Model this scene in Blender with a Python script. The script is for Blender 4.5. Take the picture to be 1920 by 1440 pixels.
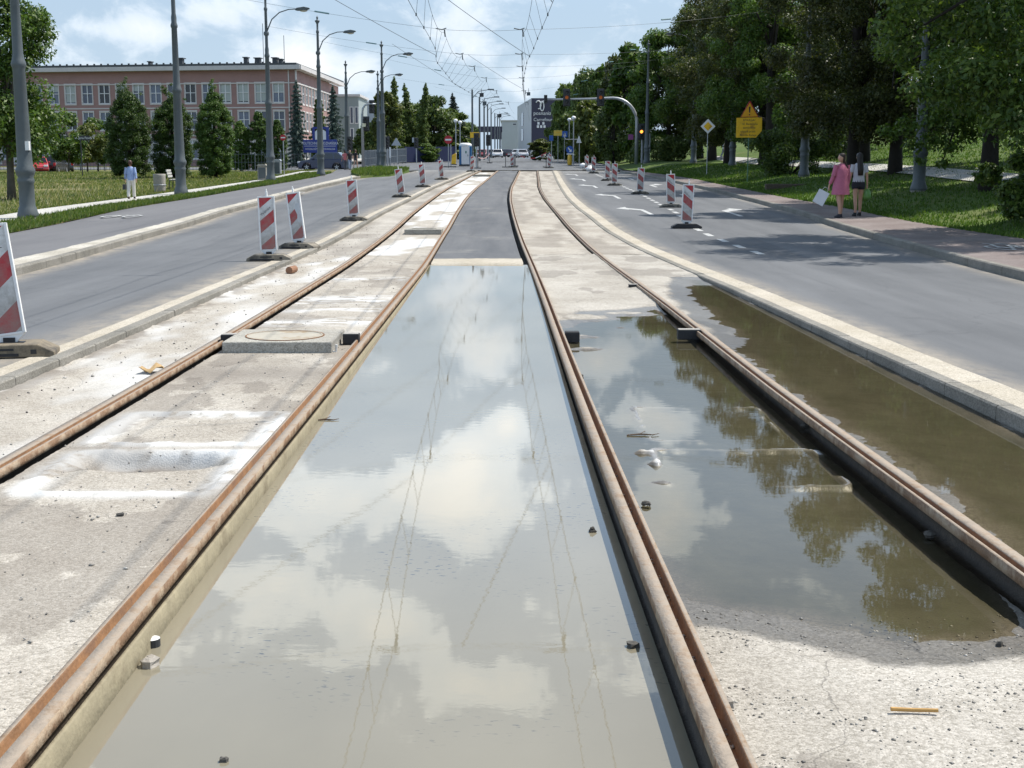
import bpy, bmesh, math, random
import numpy as np
from mathutils import Vector, Matrix
for o in list(bpy.data.objects): bpy.data.objects.remove(o)
random.seed(7); RNG = np.random.default_rng(7)
SC = bpy.context.scene; COL = SC.collection
R = math.radians

# ------------------------------------------------------------------ camera
cam = bpy.data.cameras.new('camera'); camo = bpy.data.objects.new('camera', cam); COL.objects.link(camo)
FPX, TILT, EYE = 2400.0, (720-311)/2400.0, 1.7
cam.sensor_fit = 'HORIZONTAL'; cam.sensor_width = 36.0; cam.lens = 36.0*FPX/1920.0
cam.clip_start = 0.05; cam.clip_end = 6000
camo.location = (0, 0, EYE); camo.rotation_euler = (math.pi/2-math.atan(TILT), 0, 0)
SC.camera = camo
SC.view_settings.view_transform = 'Standard'; SC.view_settings.look = 'None'
SC.view_settings.exposure = 0.46; SC.view_settings.gamma = 1.0
SC.view_settings.use_curve_mapping = False

# ------------------------------------------------------------------ sky and sun
SUN_EL, SUN_AZ = R(59), R(66)          # azimuth from +Y towards +X
W = bpy.data.worlds.new('World'); SC.world = W; W.use_nodes = True
nt = W.node_tree; nt.nodes.clear(); NW = nt.nodes; LK_ = nt.links
def wn(t, **k):
    n = NW.new(t)
    for a, b in k.items(): setattr(n, a, b)
    return n
def wmath(op, a, b=None, c=None, clamp=False):
    n = wn('ShaderNodeMath', operation=op); n.use_clamp = clamp
    for i, v in enumerate((a, b, c)):
        if v is None: continue
        if isinstance(v, (int, float)): n.inputs[i].default_value = v
        else: LK_.new(v, n.inputs[i])
    return n.outputs[0]
sky = wn('ShaderNodeTexSky', sky_type='NISHITA'); sky.sun_disc = False
sky.sun_elevation = SUN_EL; sky.sun_rotation = SUN_AZ
sky.air_density = 1.0; sky.dust_density = 1.2; sky.ozone_density = 1.6
tc = wn('ShaderNodeTexCoord'); sep = wn('ShaderNodeSeparateXYZ')
LK_.new(tc.outputs['Generated'], sep.inputs[0])
az = wmath('MULTIPLY', wmath('ARCTAN2', sep.outputs[0], sep.outputs[1]), 57.2958)
el = wmath('MULTIPLY', wmath('ARCSINE', sep.outputs[2]), 57.2958)
# (azimuth, elevation, half width, half height, weight) of the heaps of cloud
CLOUDS = [(-1.4,8.3,1.6,1.1,.55),(-.2,11.2,.6,1.0,.4),(-2.6,14.8,3.4,1.9,.8),(-1.4,12.6,1.6,1.6,.45),(-8.6,14.4,3.0,1.6,.42),(-11,18.5,4,2.2,.3),
          (-6,20.5,3.6,1.5,.45),(-1.6,22.8,3.4,1.4,.5),(3.6,8.9,1.5,.9,.55),(6.2,11.2,2.2,.9,.55),(6.9,15.2,1.7,2.2,.75),(9,23,4,2,.4),
          (-9.0,4.6,2.2,1.0,.5),(-6.4,4.0,1.2,.8,.35),(-2.1,5.6,1.5,1.6,.5),(.2,3.6,1.0,.8,.3),(2.6,4.0,1.6,.9,.45),(-16.5,5.6,3.2,.6,.35),
          (-20,5.3,.8,.6,.5),(-15,3.2,4,.8,.35),(4.6,3.0,1.2,.5,.35),(-1.8,2.5,.7,.5,.3),(-5.2,2.4,1.0,.5,.3),(-12.5,6.6,2.5,.6,.4)]
tot = None
for a, e, sa, se, w_ in CLOUDS:
    da = wmath('DIVIDE', wmath('SUBTRACT', az, a), sa); de = wmath('DIVIDE', wmath('SUBTRACT', el, e), se)
    q = wmath('ADD', wmath('MULTIPLY', da, da), wmath('MULTIPLY', de, de))
    g = wmath('MULTIPLY', wmath('POWER', 2.71828, wmath('MULTIPLY', q, -1.0)), w_)
    tot = g if tot is None else wmath('ADD', tot, g)
comb = wn('ShaderNodeCombineXYZ'); LK_.new(az, comb.inputs[0]); LK_.new(wmath('MULTIPLY', el, 1.5), comb.inputs[1])
nz = wn('ShaderNodeTexNoise'); nz.inputs['Scale'].default_value = .27; nz.inputs['Detail'].default_value = 8; nz.inputs['Roughness'].default_value = .62
nz.inputs['Distortion'].default_value = .3
LK_.new(comb.outputs[0], nz.inputs['Vector'])
nz2 = wn('ShaderNodeTexNoise'); nz2.inputs['Scale'].default_value = .09; nz2.inputs['Detail'].default_value = 5
LK_.new(comb.outputs[0], nz2.inputs['Vector'])
dens = wmath('ADD', wmath('ADD', wmath('MULTIPLY', wmath('SUBTRACT', nz.outputs[0], .5), 1.5), tot), wmath('MULTIPLY', wmath('SUBTRACT', nz2.outputs[0], .5), .7))
shp = wn('ShaderNodeMapRange', interpolation_type='SMOOTHSTEP'); LK_.new(el, shp.inputs[0])      # heaps overhead have harder edges than the veiled ones low down
shp.inputs[1].default_value = 6.5; shp.inputs[2].default_value = 12.0; shp.inputs[3].default_value = 1.0; shp.inputs[4].default_value = 2.6
densh = wmath('ADD', wmath('MULTIPLY', wmath('SUBTRACT', dens, .24), shp.outputs[0]), .24)
mr = wn('ShaderNodeMapRange', interpolation_type='SMOOTHSTEP'); LK_.new(densh, mr.inputs[0])
mr.inputs[1].default_value = .06; mr.inputs[2].default_value = .36
# thin veil everywhere, thicker low down
veil = wmath('ADD', wmath('MULTIPLY', wmath('SUBTRACT', nz2.outputs[0], .3), .5), wmath('POWER', 2.71828, wmath('MULTIPLY', wmath('MAXIMUM', el, 0), -.16)), clamp=True)
veil = wmath('MULTIPLY_ADD', veil, .45, .42, clamp=True)
# brighter tops, greyer bodies
bod = wn('ShaderNodeMapRange', interpolation_type='SMOOTHSTEP'); LK_.new(dens, bod.inputs[0])
bod.inputs[1].default_value = .2; bod.inputs[2].default_value = .95
cc = wn('ShaderNodeMixRGB'); cc.inputs[1].default_value = (6.9, 7.9, 8.9, 1); cc.inputs[2].default_value = (9.6, 9.7, 9.6, 1)
LK_.new(bod.outputs[0], cc.inputs[0])
m1 = wn('ShaderNodeMixRGB'); LK_.new(veil, m1.inputs[0]); LK_.new(sky.outputs[0], m1.inputs[1]); m1.inputs[2].default_value = (5.0, 6.5, 8.3, 1)
hi = wn('ShaderNodeMapRange', interpolation_type='SMOOTHSTEP'); LK_.new(el, hi.inputs[0])      # cloud above the view brightened to strengthen reflections in the pool
hi.inputs[1].default_value = 6.0; hi.inputs[2].default_value = 13.0; hi.inputs[3].default_value = 1.0; hi.inputs[4].default_value = 1.9
cb = wn('ShaderNodeMixRGB', blend_type='MULTIPLY'); cb.inputs[0].default_value = 1; LK_.new(cc.outputs[0], cb.inputs[1]); LK_.new(hi.outputs[0], cb.inputs[2]); cc = cb
hs_ = wn('ShaderNodeMapRange', interpolation_type='SMOOTHSTEP'); LK_.new(el, hs_.inputs[0])
hs_.inputs[1].default_value = 6.0; hs_.inputs[2].default_value = 16.0; hs_.inputs[3].default_value = 1.0; hs_.inputs[4].default_value = 1.75  # clear sky above the view brightened too, for the pool
sb = wn('ShaderNodeMixRGB', blend_type='MULTIPLY'); sb.inputs[0].default_value = 1; LK_.new(m1.outputs[0], sb.inputs[1]); LK_.new(hs_.outputs[0], sb.inputs[2]); m1 = sb
m2 = wn('ShaderNodeMixRGB'); LK_.new(mr.outputs[0], m2.inputs[0]); LK_.new(m1.outputs[0], m2.inputs[1]); LK_.new(cc.outputs[0], m2.inputs[2])
zf = wn('ShaderNodeMapRange', interpolation_type='SMOOTHSTEP'); LK_.new(el, zf.inputs[0])        # the sky deepens towards the zenith, to hold down the fill light
zf.inputs[1].default_value = 28; zf.inputs[2].default_value = 50; zf.inputs[3].default_value = 1.0; zf.inputs[4].default_value = .42
mz = wn('ShaderNodeMixRGB', blend_type='MULTIPLY'); mz.inputs[0].default_value = 1; LK_.new(m2.outputs[0], mz.inputs[1]); LK_.new(zf.outputs[0], mz.inputs[2])
bg = wn('ShaderNodeBackground'); bg.inputs[1].default_value = .084; LK_.new(mz.outputs[0], bg.inputs[0])
wo = wn('ShaderNodeOutputWorld'); LK_.new(bg.outputs[0], wo.inputs[0])
sl = bpy.data.lights.new('sun', 'SUN'); sl.energy = 4.5; sl.angle = R(.53); sl.color = (1, .955, .88)
so = bpy.data.objects.new('sun', sl); COL.objects.link(so)
SUNV = Vector((math.sin(SUN_AZ)*math.cos(SUN_EL), math.cos(SUN_AZ)*math.cos(SUN_EL), math.sin(SUN_EL)))
so.rotation_euler = SUNV.to_track_quat('Z', 'Y').to_euler()

# ------------------------------------------------------------------ helpers
def link(o, parent=None):
    COL.objects.link(o)
    if parent is not None: o.parent = parent
    return o
def tag(o, label=None, cat=None, group=None, kind=None):
    if label: o['label'] = label
    if cat: o['category'] = cat
    if group: o['group'] = group
    if kind: o['kind'] = kind
    return o
def empty(name, loc, label, cat, group=None, rz=0):
    o = bpy.data.objects.new(name, None); COL.objects.link(o); o.empty_display_size = .2
    o.location = loc; o.rotation_euler = (0, 0, rz); return tag(o, label, cat, group)
def dup(root, loc, rz=None, label=None, group=None, scale=None):
    def cp(o, par):
        c = o.copy(); COL.objects.link(c)
        if par is not None: c.parent = par
        for ch in list(o.children): cp(ch, c)
        return c
    r = cp(root, None); r.location = loc
    if rz is not None: r.rotation_euler = (0, 0, rz)
    if scale is not None: r.scale = (scale,)*3 if isinstance(scale, (int, float)) else scale
    if label: r['label'] = label
    if group: r['group'] = group
    return r
class MB:
    """collects faces of several shapes into one mesh; each shape may carry its own material slot"""
    def __init__(s): s.v = []; s.f = []; s.m = []; s.cur = 0; s.sm = False; s.smooth = []
    def add(s, vs, fs):
        b = len(s.v); s.v += [tuple(p) for p in vs]
        for f in fs: s.f.append([b+i for i in f]); s.m.append(s.cur); s.smooth.append(s.sm)
        return s
    def box(s, x0, x1, y0, y1, z0, z1, M=None):
        vs = [Vector((x, y, z)) for z in (z0, z1) for y in (y0, y1) for x in (x0, x1)]
        if M is not None: vs = [M @ p for p in vs]
        return s.add(vs, [(0,2,3,1),(4,5,7,6),(0,1,5,4),(2,6,7,3),(0,4,6,2),(1,3,7,5)])
    def cbox(s, c, d, M=None):
        return s.box(c[0]-d[0]/2, c[0]+d[0]/2, c[1]-d[1]/2, c[1]+d[1]/2, c[2]-d[2]/2, c[2]+d[2]/2, M)
    def lathe(s, prof, n=16, c=(0, 0, 0), M=None, cap=True):
        vs = []; fs = []; k = len(prof)
        for r, z in prof:
            for i in range(n):
                a = 2*math.pi*i/n; p = Vector((c[0]+r*math.cos(a), c[1]+r*math.sin(a), c[2]+z)); vs.append(M @ p if M is not None else p)
        for j in range(k-1):
            for i in range(n): fs.append((j*n+i, j*n+(i+1) % n, (j+1)*n+(i+1) % n, (j+1)*n+i))
        if cap: fs.append(tuple(range(n-1, -1, -1))); fs.append(tuple((k-1)*n+i for i in range(n)))
        return s.add(vs, fs)
    def tube(s, pts, rad, n=6, cap=True):
        pts = [Vector(p) for p in pts]
        if isinstance(rad, (int, float)): rad = [rad]*len(pts)
        vs = []; fs = []
        for i, p in enumerate(pts):
            d = (pts[min(i+1, len(pts)-1)]-pts[max(i-1, 0)]).normalized()
            u = d.cross(Vector((0, 0, 1)) if abs(d.z) < .95 else Vector((0, 1, 0))).normalized(); w = d.cross(u)
            for k in range(n):
                a = 2*math.pi*k/n; vs.append(p+rad[i]*(math.cos(a)*u+math.sin(a)*w))
        for j in range(len(pts)-1):
            for k in range(n): fs.append((j*n+k, j*n+(k+1) % n, (j+1)*n+(k+1) % n, (j+1)*n+k))
        if cap: fs.append(tuple(range(n-1, -1, -1))); fs.append(tuple((len(pts)-1)*n+k for k in range(n)))
        return s.add(vs, fs)
    def prism(s, poly, y0, y1, M=None):
        """polygon in x,z extruded along y"""
        n = len(poly); vs = [Vector((x, y0, z)) for x, z in poly]+[Vector((x, y1, z)) for x, z in poly]
        if M is not None: vs = [M @ p for p in vs]
        fs = [tuple(range(n)), tuple(range(2*n-1, n-1, -1))]+[(i, i+n, (i+1) % n+n, (i+1) % n) for i in range(n)]
        return s.add(vs, fs)
    def loft(s, rings, n=14, M=None, cap=True):
        """rings of (cx,cy,cz,rx,ry)"""
        vs = []; fs = []
        for cx, cy, cz, rx, ry in rings:
            for k in range(n):
                a = 2*math.pi*k/n; p = Vector((cx+rx*math.cos(a), cy+ry*math.sin(a), cz)); vs.append(M @ p if M is not None else p)
        for j in range(len(rings)-1):
            for k in range(n): fs.append((j*n+k, j*n+(k+1) % n, (j+1)*n+(k+1) % n, (j+1)*n+k))
        if cap: fs.append(tuple(range(n-1, -1, -1))); fs.append(tuple((len(rings)-1)*n+k for k in range(n)))
        return s.add(vs, fs)
    def ball(s, c, r, n=10, m=7):
        r = (r, r, r) if isinstance(r, (int, float)) else r
        prof = [(math.sin(math.pi*i/m), -math.cos(math.pi*i/m)) for i in range(m+1)]
        vs = []; fs = []
        for a, z in prof:
            for k in range(n):
                t = 2*math.pi*k/n; vs.append((c[0]+r[0]*a*math.cos(t), c[1]+r[1]*a*math.sin(t), c[2]+r[2]*z))
        for j in range(m):
            for k in range(n): fs.append((j*n+k, j*n+(k+1) % n, (j+1)*n+(k+1) % n, (j+1)*n+k))
        return s.add(vs, fs)
    def build(s, name, mats, parent=None, bevel=0, loc=None, fix=True):
        me = bpy.data.meshes.new(name); me.from_pydata([tuple(p) for p in s.v], [], s.f)
        if not isinstance(mats, (list, tuple)): mats = [mats]
        for m in mats: me.materials.append(m)
        me.polygons.foreach_set('material_index', s.m); me.polygons.foreach_set('use_smooth', s.smooth)
        if fix and len(s.f) < 20000:
            bm = bmesh.new(); bm.from_mesh(me); bmesh.ops.remove_doubles(bm, verts=bm.verts, dist=1e-5)
            bmesh.ops.recalc_face_normals(bm, faces=bm.faces); bm.to_mesh(me); bm.free()
        o = bpy.data.objects.new(name, me); link(o, parent)
        if loc is not None: o.location = loc
        if bevel:
            b = o.modifiers.new('bevel', 'BEVEL'); b.width = bevel; b.segments = 2; b.limit_method = 'ANGLE'; b.angle_limit = R(35)
        return o
def npmesh(name, verts, faces, mat, parent=None, smooth=False):
    """big mesh from numpy arrays; faces is (n,k) with constant k"""
    me = bpy.data.meshes.new(name); n, k = faces.shape
    me.vertices.add(len(verts)); me.vertices.foreach_set('co', np.asarray(verts, 'f').ravel())
    me.loops.add(n*k); me.loops.foreach_set('vertex_index', faces.ravel().astype('i'))
    me.polygons.add(n); me.polygons.foreach_set('loop_start', np.arange(0, n*k, k, dtype='i'))
    me.update(calc_edges=True); me.validate()
    if smooth: me.polygons.foreach_set('use_smooth', np.ones(len(me.polygons), bool))
    me.materials.append(mat)
    o = bpy.data.objects.new(name, me); return link(o, parent)
def text(name, s, size, mat, parent, M, depth=.004, align='CENTER', squash=1.0):
    cu = bpy.data.curves.new(name, 'FONT'); cu.body = s; cu.size = size; cu.extrude = depth/2
    cu.align_x = align; cu.align_y = 'CENTER'; cu.space_line = 1.0; cu.resolution_u = 3
    t = bpy.data.objects.new(name, cu); COL.objects.link(t)
    bpy.context.view_layer.update()
    me = bpy.data.meshes.new_from_object(t.evaluated_get(bpy.context.evaluated_depsgraph_get()))
    bpy.data.objects.remove(t)
    me.transform(M @ Matrix.Diagonal((squash, 1, 1, 1)))
    me.materials.clear(); me.materials.append(mat)
    o = bpy.data.objects.new(name, me); return link(o, parent)
FACE_CAM = Matrix.Rotation(math.pi/2, 4, 'X')      # text in xy -> upright, reading from -Y

# value noise in numpy
def vnoise(x, y, seed=0):
    xi = np.floor(x).astype(int); yi = np.floor(y).astype(int); fx = x-xi; fy = y-yi
    fx = fx*fx*(3-2*fx); fy = fy*fy*(3-2*fy)
    def h(a, b):
        n = (a*374761393+b*668265263+seed*69069) & 0x7fffffff; n = ((n ^ (n >> 13))*1274126177) & 0x7fffffff
        return ((n ^ (n >> 16)) & 0xffff)/65535.0
    return (h(xi, yi)*(1-fx)+h(xi+1, yi)*fx)*(1-fy)+(h(xi, yi+1)*(1-fx)+h(xi+1, yi+1)*fx)*fy
def fbm(x, y, o=4, seed=0):
    s = 0; a = .5
    for i in range(o): s = s+a*vnoise(x*2**i, y*2**i, seed+i); a *= .5
    return s/(1-.5**o)
def sstep(a, b, x):
    t = np.clip((x-a)/(b-a), 0, 1); return t*t*(3-2*t)

# ------------------------------------------------------------------ materials
def M_(name): 
    m = bpy.data.materials.new(name); m.use_nodes = True; return m, m.node_tree, m.node_tree.nodes['Principled BSDF']
def pm(name, col, rough=.6, var=.12, scale=6, bump=0.0, bscale=60, metal=0.0, spec=.5, dirt=None, dscale=1.2, dlo=.52, dhi=.68, coat=0, emit=None, es=0, objvar=0, detail=5):
    """principled material: colour varied by noise, optional dirt colour laid in patches, optional bump"""
    m, t, b = M_(name); N = t.nodes; L = t.links
    b.inputs['Roughness'].default_value = rough; b.inputs['Metallic'].default_value = metal; b.inputs['Specular IOR Level'].default_value = spec
    if coat: b.inputs['Coat Weight'].default_value = coat; b.inputs['Coat Roughness'].default_value = .08
    tcn = N.new('ShaderNodeTexCoord')
    n = N.new('ShaderNodeTexNoise'); n.inputs['Scale'].default_value = scale; n.inputs['Detail'].default_value = detail; n.inputs['Roughness'].default_value = .65
    L.new(tcn.outputs['Object'], n.inputs['Vector'])
    r = N.new('ShaderNodeMapRange'); r.inputs[1].default_value = .25; r.inputs[2].default_value = .75; r.inputs[3].default_value = 1-var; r.inputs[4].default_value = 1+var
    L.new(n.outputs[0], r.inputs[0])
    mul = N.new('ShaderNodeMixRGB'); mul.blend_type = 'MULTIPLY'; mul.inputs[0].default_value = 1; mul.inputs[1].default_value = (*col, 1)
    L.new(r.outputs[0], mul.inputs[2]); out = mul.outputs[0]
    if objvar:
        oi = N.new('ShaderNodeObjectInfo'); rr = N.new('ShaderNodeMapRange'); rr.inputs[3].default_value = 1-objvar; rr.inputs[4].default_value = 1+objvar
        L.new(oi.outputs['Random'], rr.inputs[0]); q = N.new('ShaderNodeMixRGB'); q.blend_type = 'MULTIPLY'; q.inputs[0].default_value = 1
        L.new(out, q.inputs[1]); L.new(rr.outputs[0], q.inputs[2]); out = q.outputs[0]
    if dirt is not None:
        d = N.new('ShaderNodeTexNoise'); d.inputs['Scale'].default_value = dscale; d.inputs['Detail'].default_value = 7; d.inputs['Roughness'].default_value = .7
        L.new(tcn.outputs['Object'], d.inputs['Vector'])
        dr = N.new('ShaderNodeMapRange'); dr.inputs[1].default_value = dlo; dr.inputs[2].default_value = dhi; L.new(d.outputs[0], dr.inputs[0])
        mx = N.new('ShaderNodeMixRGB'); L.new(dr.outputs[0], mx.inputs[0]); L.new(out, mx.inputs[1]); mx.inputs[2].default_value = (*dirt, 1); out = mx.outputs[0]
    L.new(out, b.inputs['Base Color'])
    if emit: b.inputs['Emission Color'].default_value = (*emit, 1); b.inputs['Emission Strength'].default_value = es
    if bump:
        bn = N.new('ShaderNodeTexNoise'); bn.inputs['Scale'].default_value = bscale; bn.inputs['Detail'].default_value = 4
        L.new(tcn.outputs['Object'], bn.inputs['Vector'])
        bp = N.new('ShaderNodeBump'); bp.inputs['Strength'].default_value = bump; bp.inputs['Distance'].default_value = .02
        L.new(bn.outputs[0], bp.inputs['Height']); L.new(bp.outputs[0], b.inputs['Normal'])
    return m
def concrete_mat(name, base, pale, dark, dark_amt=.5, wet=None, attr=False):
    """rough cast concrete: coarse aggregate, pale lime patches, dark wear; wet = height below which it is soaked"""
    m, t, b = M_(name); N = t.nodes; L = t.links
    g = N.new('ShaderNodeNewGeometry'); P_ = g.outputs['Position']
    def noise(s, d=4, r=.6, sy=1.0):
        mp = N.new('ShaderNodeMapping'); mp.inputs['Scale'].default_value = (s, s*sy, s); L.new(P_, mp.inputs[0])
        n = N.new('ShaderNodeTexNoise'); n.inputs['Scale'].default_value = 1; n.inputs['Detail'].default_value = d; n.inputs['Roughness'].default_value = r
        L.new(mp.outputs[0], n.inputs['Vector']); return n.outputs[0]
    def rng(v, a, c, lo=0, hi=1):
        r = N.new('ShaderNodeMapRange'); r.inputs[1].default_value = a; r.inputs[2].default_value = c; r.inputs[3].default_value = lo; r.inputs[4].default_value = hi
        L.new(v, r.inputs[0]); return r.outputs[0]
    def mix(f, a, c, mode='MIX'):
        x = N.new('ShaderNodeMixRGB'); x.blend_type = mode
        for i, v in ((0, f), (1, a), (2, c)):
            if isinstance(v, tuple): x.inputs[i].default_value = (*v, 1)
            elif isinstance(v, (int, float)): x.inputs[i].default_value = v
            else: L.new(v, x.inputs[i])
        return x.outputs[0]
    c = mix(rng(noise(.9, 6, .65, .8), .40, .62), base, pale)
    c = mix(rng(noise(.55, 7, .7, .45), .54, .72, 0, dark_amt), c, dark)
    c = mix(rng(noise(5, 5, .7), .56, .75, 0, .35), c, dark)
    # aggregate
    v = N.new('ShaderNodeTexVoronoi'); v.inputs['Scale'].default_value = 95; L.new(P_, v.inputs['Vector'])
    sx = N.new('ShaderNodeSeparateColor'); L.new(v.outputs['Color'], sx.inputs[0])
    c = mix(1.0, c, mix(rng(sx.outputs[0], .0, 1.0), (.72, .71, .69), (1.2, 1.2, 1.21)), 'MULTIPLY')
    c = mix(1.0, c, mix(rng(noise(170, 3, .8), .3, .7), (.64, .64, .64), (1.3, 1.3, 1.3)), 'MULTIPLY')
    c = mix(rng(noise(38, 3, .7), .66, .74, 0, .55), c, (.10, .10, .105))
    # hairline cracks
    vc = N.new('ShaderNodeTexVoronoi'); vc.feature = 'DISTANCE_TO_EDGE'; vc.inputs['Scale'].default_value = .55
    av = N.new('ShaderNodeVectorMath'); av.operation = 'ADD'; L.new(P_, av.inputs[0]); nv = N.new('ShaderNodeTexNoise'); nv.inputs['Scale'].default_value = 1.6; nv.inputs['Detail'].default_value = 6; L.new(P_, nv.inputs['Vector']); L.new(nv.outputs['Color'], av.inputs[1]); L.new(av.outputs[0], vc.inputs['Vector'])
    c = mix(rng(vc.outputs['Distance'], .0008, .0035, .5, 0), c, (.07, .065, .06))
    if attr:
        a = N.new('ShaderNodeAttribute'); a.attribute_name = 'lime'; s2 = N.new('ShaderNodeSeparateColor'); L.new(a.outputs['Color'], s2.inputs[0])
        c = mix(rng(s2.outputs[0], 0, 1, 0, .9), c, (.60, .605, .60)); c = mix(rng(s2.outputs[1], 0, 1, 0, .85), c, tuple(v_*.72 for v_ in dark))  # second channel darkens: stains, and painted shade in the left hollow
    rough = .9
    h = noise(120, 4, .7)
    ad = N.new('ShaderNodeMath'); ad.operation = 'MULTIPLY_ADD'; L.new(v.outputs['Distance'], ad.inputs[0]); ad.inputs[1].default_value = -.8; L.new(h, ad.inputs[2])
    bp = N.new('ShaderNodeBump'); bp.inputs['Distance'].default_value = .006; bp.inputs['Strength'].default_value = .45; L.new(ad.outputs[0], bp.inputs['Height'])
    if wet is not None:
        sz = N.new('ShaderNodeSeparateXYZ'); L.new(P_, sz.inputs[0])
        zz = N.new('ShaderNodeMath'); zz.operation = 'ADD'; L.new(sz.outputs[2], zz.inputs[0]); L.new(rng(noise(7, 5, .7), .2, .8, -.004, .004), zz.inputs[1])
        wf = rng(zz.outputs[0], wet+.021, wet+.012); deep = rng(sz.outputs[2], wet-.001, wet-.012)
        c = mix(wf, c, mix(1.0, c, (.40, .395, .39), 'MULTIPLY')); c = mix(deep, c, mix(rng(noise(2.5, 5, .7), .3, .7), (.070, .068, .048), (.105, .101, .074)))
        L.new(rng(wf, 0, 1, .9, .35), b.inputs['Roughness']); L.new(rng(wf, 0, 1, .45, .2), bp.inputs['Strength'])
    else: b.inputs['Roughness'].default_value = rough
    b.inputs['Specular IOR Level'].default_value = .3
    L.new(c, b.inputs['Base Color']); L.new(bp.outputs[0], b.inputs['Normal'])
    return m
def asphalt_mat(name, base, light, patch=None, streak=True):
    m, t, b = M_(name); N = t.nodes; L = t.links
    g = N.new('ShaderNodeNewGeometry'); P_ = g.outputs['Position']
    def noise(sc, d=4, r=.6):
        mp = N.new('ShaderNodeMapping'); mp.inputs['Scale'].default_value = sc; L.new(P_, mp.inputs[0])
        n = N.new('ShaderNodeTexNoise'); n.inputs['Scale'].default_value = 1; n.inputs['Detail'].default_value = d; n.inputs['Roughness'].default_value = r
        L.new(mp.outputs[0], n.inputs['Vector']); return n.outputs[0]
    def rng(v, a, c, lo=0, hi=1):
        r = N.new('ShaderNodeMapRange'); r.inputs[1].default_value = a; r.inputs[2].default_value = c; r.inputs[3].default_value = lo; r.inputs[4].default_value = hi
        L.new(v, r.inputs[0]); return r.outputs[0]
    def mix(f, a, c, mode='MIX'):
        x = N.new('ShaderNodeMixRGB'); x.blend_type = mode
        for i, v in ((0, f), (1, a), (2, c)):
            if isinstance(v, tuple): x.inputs[i].default_value = (*v, 1)
            elif isinstance(v, (int, float)): x.inputs[i].default_value = v
            else: L.new(v, x.inputs[i])
        return x.outputs[0]
    c = mix(rng(noise((1.4, .12, 1), 5, .6), .35, .7), base, light)           # wheel tracks run along the road
    c = mix(rng(noise((.5, .3, 1), 6, .7), .45, .72, 0, .5), c, light)
    c = mix(1.0, c, mix(rng(noise((140, 140, 140), 3, .8), .3, .7), (.72, .72, .72), (1.25, 1.25, 1.25)), 'MULTIPLY')
    if patch: c = mix(rng(noise((.7, .5, 1), 6, .75), .55, .72, 0, .7), c, patch)
    at_ = N.new('ShaderNodeAttribute'); at_.attribute_name = 'dust'
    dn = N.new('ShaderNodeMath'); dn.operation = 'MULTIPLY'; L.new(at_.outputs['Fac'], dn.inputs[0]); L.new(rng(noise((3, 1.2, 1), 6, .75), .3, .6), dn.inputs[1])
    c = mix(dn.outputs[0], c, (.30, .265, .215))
    c = mix(rng(noise((2.2, .05, 1), 4, .6), .58, .70, 0, .4), c, (.07, .072, .078))
    # fine cracks and seams
    v = N.new('ShaderNodeTexVoronoi'); v.feature = 'DISTANCE_TO_EDGE'; v.inputs['Scale'].default_value = .33
    ad = N.new('ShaderNodeVectorMath'); ad.operation = 'ADD'; L.new(P_, ad.inputs[0])
    nn = N.new('ShaderNodeTexNoise'); nn.inputs['Scale'].default_value = 1.3; nn.inputs['Detail'].default_value = 5; L.new(P_, nn.inputs['Vector']); L.new(nn.outputs['Color'], ad.inputs[1]); L.new(ad.outputs[0], v.inputs['Vector'])
    c = mix(rng(v.outputs['Distance'],   .003, .009, .16, 0), c, (.03, .03, .032))
    L.new(c, b.inputs['Base Color']); b.inputs['Roughness'].default_value = .82; b.inputs['Specular IOR Level'].default_value = .35
    bp = N.new('ShaderNodeBump'); bp.inputs['Distance'].default_value = .006; bp.inputs['Strength'].default_value = .5; L.new(noise((150, 150, 150), 3, .7), bp.inputs['Height']); L.new(bp.outputs[0], b.inputs['Normal'])
    return m
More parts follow.
